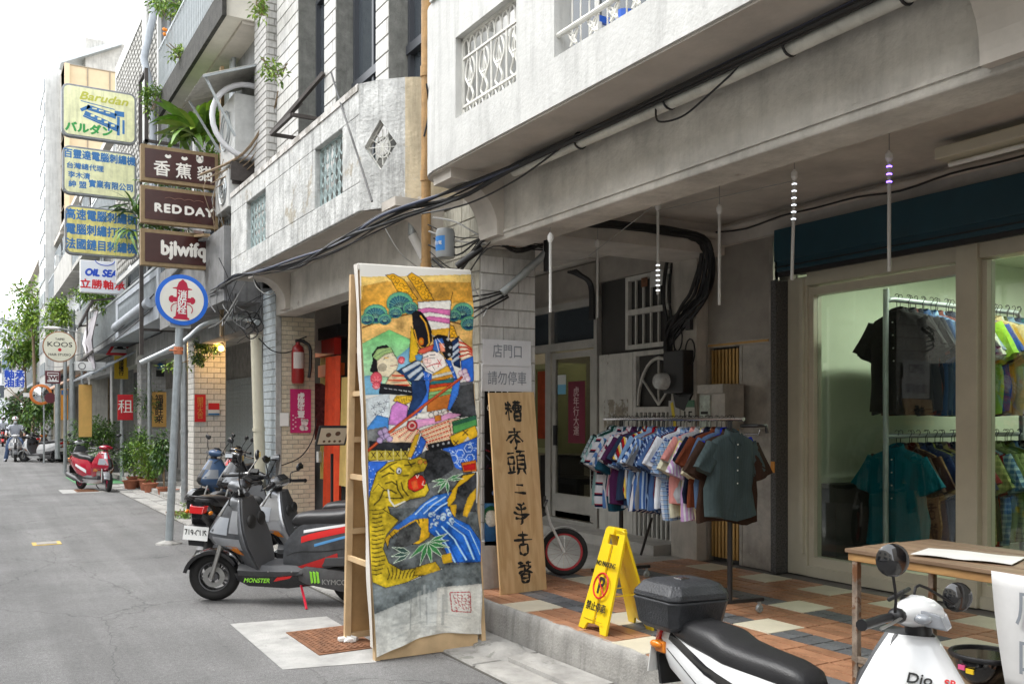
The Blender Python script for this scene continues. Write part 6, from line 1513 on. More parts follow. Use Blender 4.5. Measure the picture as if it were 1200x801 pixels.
def painted_sheet(name, P3, PX, pic, NI, NJ, parent, mat, disp=None):
 """grid sheet: P3 = four corners TL TR BR BL, PX = the same corners on the picture"""
 i = np.linspace(0,1, NI + 1); j = np.linspace(0,1, NJ + 1); S_, T_ = np.meshgrid(i, j)
 def bil(Q): Q = [np.array(q, float) for q in Q]; s_, t_ = S_[..., None], T_[..., None]; return (Q[0] * (1 - s_) + Q[1] * s_) * (1 - t_) + (Q[3] * (1 - s_) + Q[2] * s_) * t_
 p = bil(P3); q = bil(PX)
 if disp is not None: p = p + disp(S_, T_)
 n = (NI + 1) * (NJ + 1); idx = np.arange(n).reshape(NJ + 1, NI + 1)
 f = np.stack([idx[:-1, :-1], idx[1:, :-1], idx[1:, 1:], idx[:-1,1:]], -1).reshape(-1,4)
 me = bpy.data.meshes.new(name); me.vertices.add(n); me.vertices.foreach_set('co', p.reshape(-1)); me.loops.add(f.size); me.loops.foreach_set('vertex_index', f.reshape(-1).astype(np.int32))
 me.polygons.add(len(f)); me.polygons.foreach_set('loop_start', np.arange(0, f.size, 4, dtype=np.int32)); me.update(calc_edges=True)
 c = pic.sample(q[..., 0], q[..., 1]) * 1.06; at_ = me.color_attributes.new('paint', 'FLOAT_COLOR', 'POINT'); at_.data.foreach_set('color', np.concatenate([c, np.ones(c.shape[:2] + (1,))], -1).reshape(-1))
 me.polygons.foreach_set('use_smooth', [True] * len(f)); me.materials.append(mat)
 o = bpy.data.objects.new(name, me); COL.objects.link(o); o.parent = parent
 so = o.modifiers.new('cloth', 'SOLIDIFY'); so.thickness = .003; so.offset = -1
 return o
bn = thing('painted_banner', 'tall cloth banner painted with a warrior and roaring tiger on a wooden easel', 'banner')
TL, TR = at(421,309, Y=6.12), at(551,317, Y=6.16); FL, FR = at(440,775, Z=0), at(565,758, Z=0)
BL, BR = FL + (TL - FL) * .012, FR + (TR - FR) * .035
def dsp(S_, T_):
 a = .012 * np.sin(S_ * 9 + T_ * 3) * T_ ** 2 + .008 * np.sin(S_ * 23 + 1.3 * T_ * 9) * T_ ** 3 + .006 * np.sin(T_ * 21 + S_ * 5) * (S_ * (1 - S_)) * 4 + .01 * np.exp(-((S_ - 1) / .04) ** 2) * np.sin(T_ * 40)
 up = .07 * np.sin(np.pi * np.clip(S_, 0,1)) ** 1.2 * np.clip((T_ - .8) / .2,0,1) ** 2
 ed = .008 * np.sin(T_ * 17) * np.clip((S_ - .8) / .2,0,1) - .005 * np.sin(T_ * 11) * np.clip((.2 - S_) / .2,0,1)
 return np.stack([ed, a * 1. - .012, up + 0 * a], -1)
painted_sheet('cloth', (TL, TR, BR, BL),((420,308),(551,316),(566,753),(440,768)), pt, 190,640, bn, paintmat('painted_cloth'), dsp)
# wrap over the top and the left edge
MB().bar(TL + V(-.012,.03,-.02), TR + V(0.005,.03,-.02),.07,.05).build('top_bar', P('canvas_white', (.66,.63,.58),.8, var=.15), bn, bevel=.008)
m_ = MB(); m_.loft([[FL.lerp(TL, t_) + V(-.014,0.0,.0), FL.lerp(TL, t_) + V(-.016 + .006 * math.sin(t_ * 23),.055,0)] for t_ in [i / 30 for i in range(1,31)]], closed=False); m_.build('cloth_return', P('canvas_white', (.66,.63,.58)), bn)
for A0, A1 in ((FL, TL),(FR, TR)):
 MB().bar(A0 + V(.02,.03,0), A1 + V(.02 if A0 is FL else -.02,.03,-.03),.035,.045, up=(0,1,0)).build('front_post', WOOD, bn)
BKL, BKR = V(FL.x + .02,6.46,0), V(FR.x - .01,6.5,0)
for A0, A1 in ((BKL, TL + V(.0,.12,-.06)),(BKR, TR + V(-.02,.12,-.06))): MB().bar(A0, A1,.045,.035, up=(0,1,0)).build('rear_post', WOOD, bn)
for t_ in (.02,.31,.56,.80): MB().bar(BKL.lerp(TL + V(0,.12,-.06), t_) + V(.02,0,0), BKR.lerp(TR + V(0,.12,-.06), t_) - V(.02,0,0),.03,.04).build('rung', WOOD, bn)
m_ = MB(); RT = TL + V(0,.12,-.06); RT2 = TR + V(-.02,.12,-.06)
m_.loft([[BKL.lerp(RT, t_) + V(.02,.028,0), BKR.lerp(RT2, t_) + V(-.02,.028,0)] for t_ in (.02,.98)], closed=False)
o = m_.build('rear_plywood', M('plywood_amber', (.46,.29,.13),.7, var=.3, sc=3, bump=.05), bn); so = o.modifiers.new('s', 'SOLIDIFY'); so.thickness = .008
for t_, in ((.23,),(.45,),(.67,)):
 z_ = 2.7 * t_; y0_ = FL.y + .05 + (6.12 - FL.y) * t_; y1_ = 6.46 + (6.24 - 6.46) * t_
 MB().box(FL.x - .004, FL.x + .022, y0_, y1_, z_, z_ + .035).build('side_rail', WOOD, bn)
m_ = MB(); m_.loft([[FL.lerp(TL, t_) + V(.04,.065,0), FR.lerp(TR, t_) + V(-.04,.065,0)] for t_ in (0.02,.98)], closed=False)
o = m_.build('plywood_back', M('plywood_brown', (.40,.25,.12),.7, var=.35, sc=3, bump=.05), bn); so = o.modifiers.new('s', 'SOLIDIFY'); so.thickness = .01
MB().bar(FL + V(.03,.02,.07), FR + V(-.03,.02,.07),.02,.13).build('bottom_rail', WOOD, bn)
# crumpled scraps at its foot
for k, (u, v, lb) in enumerate(((412,752, 'crumpled scrap of white paper at the foot of the banner frame'),(545,748, 'torn piece of pale cloth at the right foot of the banner'))):
 t = thing('paper_scrap', lb, 'scrap', at(u, v, Z=.01)); m_ = MB(); m_.ball((0,0,.02),(.06,.04,.025),8,5); m_.v = [(x + rr_.uniform(-.012,.012), y + rr_.uniform(-.012,.012), max(0, z + rr_.uniform(-.01,.01))) for x, y, z in m_.v]; m_.build('scrap', WHITEP, t)
# vertical wooden board with brush characters
ws = thing('wooden_sign', 'long plain wooden board with seven black brush characters leaning on the white pillar', 'sign')
b0, b1c, t1, t0 = at(587,697, Z=ZP), at(641,690, Z=ZP), at(626,459, Y=6.53), at(573,460, Y=6.50)
nrm = (b1c - b0).cross(t0 - b0).normalized(); nrm = -nrm if nrm.y > 0 else nrm
m_ = MB(); m_.add([b0, b1c, t1, t0] + [p - nrm * .02 for p in (b0, b1c, t1, t0)], [(0,1,2,3),(7,6,5,4),(0,4,5,1),(1,5,6,2),(2,6,7,3),(3,7,4,0)])
def woodgrain(key, a, b, axis=(14,14,1.1)):
 m = bpy.data.materials.new(key); m.use_nodes = True; n, l = m.node_tree.nodes, m.node_tree.links; bb = n['Principled BSDF']; bb.inputs['Roughness'].default_value = .55
 tc = n.new('ShaderNodeTexCoord'); mp = n.new('ShaderNodeMapping'); mp.inputs['Scale'].default_value = axis; l.new(tc.outputs['Object'], mp.inputs['Vector'])
 nz = n.new('ShaderNodeTexNoise'); nz.inputs['Scale'].default_value = 1.2; nz.inputs['Detail'].default_value = 6; nz.inputs['Distortion'].default_value = 1.4; l.new(mp.outputs[0], nz.inputs['Vector'])
 r = n.new('ShaderNodeMapRange'); r.inputs[1].default_value = .35; r.inputs[2].default_value = .65; l.new(nz.outputs['Fac'], r.inputs[0])
 mx = n.new('ShaderNodeMix'); mx.data_type = 'RGBA'; mx.inputs[6].default_value = (*a, 1); mx.inputs[7].default_value = (*b, 1); l.new(r.outputs[0], mx.inputs[0]); l.new(mx.outputs[2], bb.inputs['Base Color']); _M[key] = m; return m
PLY = woodgrain('birch_board', (.62,.42,.22),(.50,.31,.14))
m_.build('board', PLY, ws, bevel=.002)
ux_, uz_ = (b1c - b0).normalized(),(t0 - b0); uz_ = (uz_ - ux_ * uz_.dot(ux_)).normalized()
BW = (b1c - b0).length; BH = (t0 - b0).length
BRU = {
'zao': (482,.50, [[(2,8.5),(4,7)], [(0,6),(4.2,6)], [(2,9.5),(2.1,0)], [(2,6),(.2,3)], [(2.1,6),(4,4)], [(.3,9),(1,7)], [(4.8,9),(9.8,9)], [(5,7.6),(9.6,7.6)], [(5.2,6.2),(9.4,6.2)], [(6.3,10),(6.3,5)], [(8.2,10),(8.2,5)], [(5.1,7.8),(5.2,5),(9.5,5),(9.6,7.6)], [(5.4,4),(5.4,0),(9.2,0),(9.2,4),(5.4,4)], [(5.5,2),(9.1,2)]]),
'lao': (516,.50, [[(5,10),(5,7)], [(1.5,8),(8.5,8.2)], [(0,4),(2.5,6.2),(6,6.4),(9.5,3.5)], [(7,8),(5,5.8),(2,3)], [(5,5.6),(5.8,2),(4.5,0)], [(5.2,4),(8,3.4)]]),
'tou': (545,.50, [[(.5,9),(4,9.2)], [(.8,7.4),(.8,4.6),(3.8,4.6),(3.8,7.4),(.8,7.4)], [(1.2,4),(1.6,1.6)], [(3.6,4),(3.2,1.6)], [(0,.8),(4.4,1.2)], [(5,9.8),(9.8,9.8)], [(7.4,9.6),(6.8,8.2)], [(5.4,8),(5.4,2.4),(9.4,2.4),(9.4,8),(5.4,8)], [(5.5,6.2),(9.3,6.2)], [(5.5,4.3),(9.3,4.3)], [(6.3,2.2),(5,0)], [(8.4,2.2),(9.6,0)]]),
'er': (576,.54, [[(3,7),(7.2,6.6)], [(1.6,3.4),(8.6,2.6)]]),
'shou': (605,.54, [[(3,9.4),(5.4,8.6),(7,9.6)], [(2,8),(4.6,6.6),(8,7.4)], [(.6,5.8),(4,4.4),(9.6,4.2)], [(1.4,3),(5,2.6),(9,4)], [(5,8.6),(5.2,1.5),(4,0)]]),
'gu': (640,.54, [[(5,10),(5,4.6)], [(2.4,8.4),(7.8,8.2)], [(.2,6.4),(9.8,6.2)], [(3,4.4),(3,1),(4.6,0),(7,.6),(7.2,4.4),(3,4.4)]]),
'zhu': (674,.54, [[(1,9.6),(4.4,9.4)], [(5.8,9.4),(9.2,9.6)], [(2.8,10.4),(2.6,8)], [(7.4,10.4),(7.4,8)], [(.8,7.4),(5,8.2),(9,7.2)], [(5,8.2),(5,5)], [(1,4.6),(4.6,5.8),(9.6,4.4)], [(3,4.2),(2.6,1),(4.6,0),(7.2,.8),(7.4,4),(3,4.2)], [(3,2.2),(7.2,2.2)], [(7.8,7),(2,3.6)]])}
for k, (nm_, (v_, x_, sts)) in enumerate(BRU.items()):
 f = (697 - v_) / 237; c_ = b0.lerp(t0, f).lerp(b1c.lerp(t1, f), x_) + nrm * .0025; mb = MB(); hs_ = .0122 + .001 * (k % 3)
 for q, st_ in enumerate(sts):
  P_ = spline([V(p[0], p[1], 0) for p in st_], 5) if len(st_) > 2 and st_[0] != st_[-1] else [V(p[0], p[1], 0).lerp(V(p2[0], p2[1], 0), i / 4) for p, p2 in zip(st_, st_[1:]) for i in range(5)]
  P_ = [c_ + ux_ * ((p.x - 5) * hs_ * 1.32) + uz_ * ((p.y - 5) * hs_ * 1.35) for p in P_]; n_ = len(P_); row = []
  for i, p in enumerate(P_):
   d = (P_[min(i + 1, n_ - 1)] - P_[max(i - 1,0)]); d = d.normalized() if d.length > 1e-6 else ux_
   w_ = .0115 * (.75 + .35 * math.sin(i * 1.1 + k + q)) * (.75 if i in (0, n_ - 1) else 1); sd_ = nrm.cross(d) * w_; row.append([p + sd_ + nrm * .0002 * q, p - sd_ + nrm * .0002 * q])
  mb.loft(row, closed=False)
 mb.build('character', INK, ws)
# papers and posters on the white pillar
pn = thing('paper_notice', 'white paper notice with faint pencilled characters taped over the wooden board', 'paper')
a_, b_ = at(564,458, Y=6.565), at(622,400, Y=6.565)
MB().box(a_.x, b_.x, 6.552,6.557, a_.z, (a_.z + b_.z) / 2 + .01).box(a_.x + .005, b_.x - .01,6.545,6.55,(a_.z + b_.z) / 2, b_.z).build('sheet', P('paper_white', (.62,.62,.64),.7, var=.1), pn)
PEN = P('pencil_grey', (.22,.24,.27),.7)
text('店門口', .12,((a_.x + b_.x) / 2,6.542, b_.z - .1),(1,0,0),(0,0,1), PEN, pn, sx=.8, depth=.0005); text('請勿停車', .12,((a_.x + b_.x) / 2,6.549, a_.z + .1),(1,0,0),(0,0,1), PEN, pn, sx=.78, depth=.0005)
pp = Paint(553,428,592,645,4,(14,14,18)); r3 = random.Random(5)
for k in range(60):
 x_, y_ = r3.uniform(553,592), r3.uniform(490,570); pp.stroke([(x_, y_),(x_ + r3.uniform(-5,5), y_ + r3.uniform(-6,6))], r3.uniform(.5,1.6), r3.choice(((150,40,50),(90,95,110),(60,60,90),(30,30,40),(180,180,190),(60,30,70))),.8)
pp.poly([(553,590),(592,590),(592,645),(553,645)], (70,125,175), col2=(30,75,130)); pp.disc(560,605,9,(30,90,60), ry=12); pp.disc(560,608,6.5,(222,225,222), ry=10); pp.disc(564,578,3.5,(120,150,220)); pp.disc(575,637,8,(170,20,35), ry=6)
ps2 = thing('poster', 'dark film style poster with white lettering above a blue lower panel on the white pillar', 'poster')
c1, c2, c3, c4 = at(553,431, Y=6.56), at(588,431, Y=6.56), at(588,640, Y=6.56), at(553,640, Y=6.56)
painted_sheet('sheet', [V(3.60,6.56, c1.z), V(3.95,6.56, c2.z), V(3.95,6.56, c3.z), V(3.60,6.56, c4.z)], ((553,431),(592,431),(592,640),(553,640)), pp, 60,220, ps2, paintmat('poster_print', .4,.0))
text('日も', .11,(3.72,6.553, c1.z - .18),(1,0,0),(0,0,1), WHITEP, ps2, depth=.0005); text('の店', .09,(3.70,6.553, c1.z - .32),(1,0,0),(0,0,1), WHITEP, ps2, depth=.0005); text('う御', .06,(3.70,6.553, c1.z - .42),(1,0,0),(0,0,1), WHITEP, ps2, depth=.0005)
# yellow folding floor sign
YEL = P('yellow_plastic', (.80,.56,.01),.35, var=.08)
ys_ = thing('floor_sign', 'yellow folding no parking floor sign standing on the platform edge', 'floor sign', (3.68,4.89, ZP))
ys_.rotation_euler = (0,0, math.radians(-4))
def panel(sgn, name):
 h = .66; xb = sgn * .19; lean = Vector((-xb, 0, h)); ul = lean.normalized(); o_ = Vector((xb, 0,0)); Lh = lean.length; nn = Vector((sgn * ul.z, 0,-sgn * ul.x * 1.0));
 wb, wt = .155,.105
 wd = lambda t_: wb + (wt - wb) * t_ / Lh
 th = .018
 e = MB(); uy = Vector((0,-1 if sgn < 0 else 1,0)); uy = Vector((0,1,0))
 h0, h1, hw_ = Lh * .84, Lh * .93,.045
 for sg in (-1,1):
  Pg = [(0,.05),(sg * .06,.045),(sg * .085,0),(sg * wb, 0),(sg * wd(Lh), Lh - .012),(sg * (wd(Lh) - .02), Lh),(0, Lh),(0, h1),(sg * hw_, h1),(sg * hw_, h0),(0, h0)]
  e.prism(Pg, o_, uy, ul, th * (1 if sg > 0 else -1) * (-1 if sgn < 0 else 1) * 1)
 return e, o_, ul
for sgn in (-1,1):
 e, o_, ul = panel(sgn, 'p'); e.build('front_panel' if sgn < 0 else 'rear_panel', YEL, ys_, bevel=.003)
MB().box(-.012,.012,-.1,.1,.63,.665).build('hinge', YEL, ys_, bevel=.004)
MB().bar((-.12,.12,.24),(.12,.12,.24),.01,.006).bar((-.12,-.12,.24),(.12,-.12,.24),.01,.006).build('spreader', YEL, ys_)
nf = Vector((-ul.z, 0,0)); o_ = Vector((-.19,0,0)); ul = Vector((.19,0,.66)).normalized(); nf = Vector((-ul.z, 0, ul.x)); off = nf * .021
def onp(y_, t_): return o_ + ul * t_ + Vector((0, y_, 0)) + off
text('NO PARKING', .046, onp(0,.44),(0,-1,0), ul, INK, ys_, bold=.0012, depth=.0006, sx=.82)
text('P', .15, onp(0,.295),(0,-1,0), ul, INK, ys_, bold=.004, depth=.0006)
text('禁止停車', .062, onp(0,.155),(0,-1,0), ul, INK, ys_, bold=.001, depth=.0006, sx=.95)
m_ = MB(); m_.tube([onp(.082 * math.cos(a),.3 + .082 * math.sin(a)) for a in [i * math.pi / 18 for i in range(37)]], .006,6).tube([onp(.058,.358), onp(-.058,.242)], .005,6); m_.build('prohibition_ring', P('sign_red', (.6,.01,.02)), ys_)
MB().bar(onp(-.11,.07), onp(.11,.07),.003,.003).build('fold_line', P('dark_yellow', (.4,.26,.01)), ys_)
# ================================================================== table at the right
tb = thing('work_table', 'weathered wooden table on rusty pipe legs at the right edge of the platform', 'table')
TW = woodgrain('old_table_wood', (.28,.19,.12),(.16,.10,.06),(12,1.2,12)); TE = woodgrain('table_edge_wood', (.45,.26,.10),(.3,.16,.06),(3,3,14))
zt = 1.0; x0t, x1t, y0t, y1t = 3.78,4.46,1.2,3.14
for k in range(5): w_ = (x1t - x0t) / 5; MB().box(x0t + k * w_ + .002, x0t + (k + 1) * w_ - .002, y0t, y1t + .004 * (k % 2), zt - .02, zt + .002 * (k % 3)).build('plank', TW, tb, bevel=.003)
MB().box(x0t + .012, x1t - .012, y0t, y1t - .012, zt - .06, zt - .021).build('apron', TE, tb, bevel=.003)
LEGM = M('flaking_painted_pipe', (.30,.24,.19),.7, metal=.2, var=.5, sc=16, bump=.25, chip=(.16,.07,.03), chipt=.52)
for (x_, y_) in ((x0t + .03, y1t - .05),(x1t - .05, y1t - .05),(x0t + .03,1.3),(x1t - .05,1.3)): MB().box(x_ - .016, x_ + .016, y_ - .016, y_ + .016, ZP, zt - .06).build('leg', LEGM, tb, bevel=.003)
MB().box(x0t + .02, x1t - .03, y0t, y1t - .04,.42,.44).build('lower_shelf', TW, tb)
MB().box(x0t + .016, x0t + .03, y0t, y1t - .03,.44,.47).build('rail', LEGM, tb)
t = thing('paper_sheet', 'white sheet of paper lying on the wooden table', 'paper', (4.02,2.62, zt + .006)); t.rotation_euler = (0,0,.25)
m_ = MB(); m_.loft([[(-.14, y_, .004 + .006 * abs(math.sin(y_ * 13))),(.13, y_ + .02,.004 + .004 * math.sin(y_ * 9 + 1) ** 2)] for y_ in [-.22 + i * .04 for i in range(12)]], closed=False); o = m_.build('sheet', WHITEP, t); so = o.modifiers.new('s', 'SOLIDIFY'); so.thickness = .003
t = thing('table_cloth_notice', 'white sheet with pencilled characters taped to the front edge of the table', 'notice')
m_ = MB(); rows = []
for j in range(9):
 q = j / 8; rows.append([(x0t - .012 - .015 * math.sin(q * 3 + i * .5),2.36 - .07 * q * (1 - i / 8) - i * .09,1.0 - .50 * q - .015 * math.sin(i * .9) * (q > .9) - (.03 if q > .9 and i > 4 else 0)) for i in range(9)])
m_.loft(rows, closed=False); o = m_.build('sheet', P('cloth_paper', (.62,.62,.62),.8, var=.1), t, smooth=80); so = o.modifiers.new('s', 'SOLIDIFY'); so.thickness = .003
text('店門\n口請', .17,(x0t - .045,2.07,.76),(0,-1,0),(0,0,1), PEN, t, depth=.0005, line=1.2)
hm = thing('helmet', 'glossy black open helmet with small pink and yellow stickers on the lower shelf', 'helmet', (3.86,2.42,.60))
m_ = MB(); rings = []
for k in range(10):
 a = math.pi / 2 * k / 9; rings.append([(.15 * math.cos(a) * math.cos(b) + .0,.13 * math.cos(a) * math.sin(b),.15 * math.sin(a)) for b in [2 * math.pi * i / 20 for i in range(20)]])
m_.loft(rings[:-1] + [[(0.001 * math.cos(b),.001 * math.sin(b),.15) for b in [2 * math.pi * i / 20 for i in range(20)]]], cap=True); m_.xf(Matrix.Rotation(math.radians(180),4, 'X')); m_.build('shell', P('gloss_black', (.008,.008,.009),.08, coat=1., var=0), hm, smooth=80)
MB().torus((0,0,0),.142,.012, 'Z', 24,6).build('rim', BLACK, hm, smooth=60)
MB().box(-.155,-.148,.0,.03,-.05,-.03).build('sticker', P('sticker_pink', (.7,.1,.25),.4), hm); MB().box(-.153,-.146,-.04,-.005,-.06,-.04).build('sticker', P('sign_yellow', (.75,.50,.02)), hm)
hm.location = (3.9,2.47,.60)
# ================================================================== CLOTHES ON RACKS
def stripe(key, base, cols, freq=60., ax='X', plaid=False, rough=.85):
 """woven stripes across the cloth; cols = [(colour, share)]"""
 if key in _M: return _M[key]
 m = bpy.data.materials.new(key); m.use_nodes = True; n, l = m.node_tree.nodes, m.node_tree.links; b = n['Principled BSDF']; b.inputs['Roughness'].default_value = rough; b.inputs['Specular IOR Level'].default_value = .15
 tc = n.new('ShaderNodeTexCoord')
 def ramp_for(axis, f):
  sp = n.new('ShaderNodeSeparateXYZ'); l.new(tc.outputs['Object'], sp.inputs[0])
  mu = n.new('ShaderNodeMath'); mu.operation = 'MULTIPLY'; mu.inputs[1].default_value = f / 6.283; l.new(sp.outputs[axis], mu.inputs[0])
  fr = n.new('ShaderNodeMath'); fr.operation = 'FRACT'; l.new(mu.outputs[0], fr.inputs[0])
  r = n.new('ShaderNodeValToRGB'); r.color_ramp.interpolation = 'CONSTANT'; e = r.color_ramp.elements
  e[0].position = 0; e[0].color = (*base, 1); pos = 1 - sum(c[1] for c in cols); first = True
  for c, w in cols:
   if first: e[1].position = pos; e[1].color = (*c, 1); first = False
   else: q = e.new(pos); q.color = (*c, 1)
   pos += w
  l.new(fr.outputs[0], r.inputs[0]); return r.outputs[0]
 out = ramp_for(ax, freq)
 if plaid:
  mx = n.new('ShaderNodeMix'); mx.data_type = 'RGBA'; mx.inputs[0].default_value = .5; l.new(out, mx.inputs[6]); l.new(ramp_for('Z', freq), mx.inputs[7]); out = mx.outputs[2]
 nz = n.new('ShaderNodeTexNoise'); nz.inputs['Scale'].default_value = 8; l.new(tc.outputs['Object'], nz.inputs['Vector'])
 mr = n.new('ShaderNodeMapRange'); mr.inputs[3].default_value = .78; mr.inputs[4].default_value = 1.15; l.new(nz.outputs['Fac'], mr.inputs[0])
 gm = n.new('ShaderNodeGamma'); gm.inputs[1].default_value = 1.38; l.new(out, gm.inputs[0]); out = gm.outputs[0]
 sc = n.new('ShaderNodeVectorMath'); sc.operation = 'SCALE'; l.new(out, sc.inputs[0]); l.new(mr.outputs[0], sc.inputs['Scale']); l.new(sc.outputs[0], b.inputs['Base Color'])
 nb = n.new('ShaderNodeTexNoise'); nb.inputs['Scale'].default_value = 14; nb.inputs['Detail'].default_value = 3; l.new(tc.outputs['Object'], nb.inputs['Vector'])
 bp = n.new('ShaderNodeBump'); bp.inputs['Strength'].default_value = .6; bp.inputs['Distance'].default_value = .02; l.new(nb.outputs['Fac'], bp.inputs['Height']); l.new(bp.outputs[0], b.inputs['Normal'])
 _M[key] = m; return m
def plain(key, c): return stripe(key, c, [((c[0] * .93, c[1] * .93, c[2] * .93),.5)], 300)
def shirt_parts(seed, L_=.62, W_=.245, slv=.24):
 """meshes of one hanging short-sleeved shirt: width along X, facing -Y, hook at the origin"""
 r = random.Random(seed); N_ = 28; ph = [r.uniform(0,6.28) for _ in range(6)]; fd = r.uniform(.6,1.3)
 def ring(z, hw, hd, fold):
  out = []
  for j in range(N_):
   a = 2 * math.pi * j / N_; ca, sa = math.cos(a), math.sin(a)
   x = hw * math.copysign(abs(ca) ** .75, ca); y = hd * math.copysign(abs(sa) ** .8, sa)
   f = fold * (math.sin(x * 38 + ph[0] + z * 4) * .8 + math.sin(x * 77 + ph[1] - z * 6) * .35 + math.sin(x * 17 + ph[2] + z * 11) * .8)
   out.append((x + .007 * math.sin(z * 22 + ph[3]) * fd, y + f, z + (.02 * math.sin(x * 15 + ph[4]) if z < -.5 else 0)))
  return out
 zs = -.115
 secs = [(zs + .012,.045,.035,0),(zs, .065,.042,0),(zs - .02,.13,.045,.001),(zs - .045,.185,.05,.002),(zs - .09,.205,.055,.004),(zs - .16,.215,.055,.007),(zs - .28,.22,.052,.011),(zs - .42,.232,.05,.015),(zs - .54,.24,.05,.018),(zs - L_, .243,.052,.02)]
 k = W_ / .245
 mb = MB(); mb.loft([ring(z, w * k, d, f * fd) for z, w, d, f in secs])
 parts = {'body': mb}
 for nm, sg in (('sleeve_a', -1),('sleeve_b', 1)):
  mb = MB(); rings = []
  for i in range(6):
   t = i / 5; cx = sg * (.168 + (slv * .46) * t + .01 * math.sin(ph[3])) * k; cz = zs - .085 - slv * (.88 + .08 * math.sin(ph[4])) * t; rad = .085 - .006 * t + .012 * t; ring_ = []
   ax = V(sg * .62,0,-.80)
   for j in range(16):
    a = 2 * math.pi * j / 16; px_ = V(.88,0, sg * .46) * (rad * math.cos(a)); f = .009 * math.sin(5 * a + ph[5] + t * 3) * t * fd
    ring_.append(V(cx, 0, cz) + px_ + V(0,(.04 + .006 * t) * math.sin(a) + f * 2,0))
   rings.append(ring_)
  mb.loft(rings); parts[nm] = mb
 mb = MB(); rings = []
 for (rz_, rr1, ry1) in ((zs - .008,.068,.05),(zs + .028,.055,.045),(zs + .03,.05,.04),(zs + .0,.058,.043)):
  rings.append([(rr1 * math.cos(a), ry1 * math.sin(a) - .006, rz_ + .018 * math.sin(a) - (.02 if math.sin(a) < -.9 else 0)) for a in [2 * math.pi * j / 18 for j in range(18)]])
 mb.loft(rings, cap=False)
 for sg in (-1,1): mb.add([(sg * .005,-.055, zs - .03),(sg * .052,-.05, zs + .012),(sg * .075,-.058, zs - .03),(sg * .035,-.068, zs - .085),(sg * .005,-.05, zs - .035),(sg * .05,-.045, zs + .008),(sg * .073,-.052, zs - .033),(sg * .034,-.06, zs - .08)], [(0,1,2,3),(4,7,6,5),(0,3,7,4),(1,5,6,2),(2,6,7,3),(0,4,5,1)])
 parts['collar'] = mb
 mb = MB(); mb.box(-.016,.016,-.064,-.05, zs - L_ + .01, zs - .04); parts['placket'] = mb
 mb = MB(); mb.tube([(.0,0, zs + .03),(0,0,-.028),(.012,0,-.01),(.02,0,.008),(.012,0,.022),(-.004,0,.024),(-.014,0,.014)], .0028,6); mb.tube([(-.17,0, zs - .06),(0,0, zs + .03),(.17,0, zs - .06)], .004,5); parts['hanger'] = mb
 return parts
BTN = P('button_pale', (.6,.6,.56),.3); DKH = P('hanger_black', (.02,.02,.02),.4)
_SH = {}
def shirt(name, label, cat, mat, loc, rz, var=0, s=1., long_=0, group=None, hmat=None, tilt=0.):
 key = (var, round(long_, 2))
 if key not in _SH:
  L_ = .62 + long_; d = {}
  for nm, mb in shirt_parts(100 + var, L_=L_, slv=.24 + (.03 if long_ else 0)).items():
   o = mb.build(nm, [mat], None, smooth=70); d[nm] = o.data; bpy.data.objects.remove(o)
  m_ = MB()
  for q in range(5): m_.lathe([(.006,0),(.006,.003)], (0,-.068,-.19 - q * .095), 'Y', 8)
  o = m_.build('buttons', [BTN]); d['button'] = o.data; bpy.data.objects.remove(o)
  _SH[key] = d
 t = thing(name, label, cat, loc, rz, group=group, rot=(0, tilt, rz)); t.scale = (s, s, s)
 for nm, me in _SH[key].items():
  o = bpy.data.objects.new('sleeve' if nm.startswith('sleeve') else nm, me); COL.objects.link(o); o.parent = t
  o.material_slots[0].link = 'OBJECT'; o.material_slots[0].material = (hmat or DKH) if nm == 'hanger' else BTN if nm == 'button' else mat
 return t
W0 = (.62,.63,.66); LB = (.22,.33,.52); MBL = (.08,.16,.36); NV = (.02,.035,.09); RDc = (.4,.02,.035); YE = (.7,.55,.16)
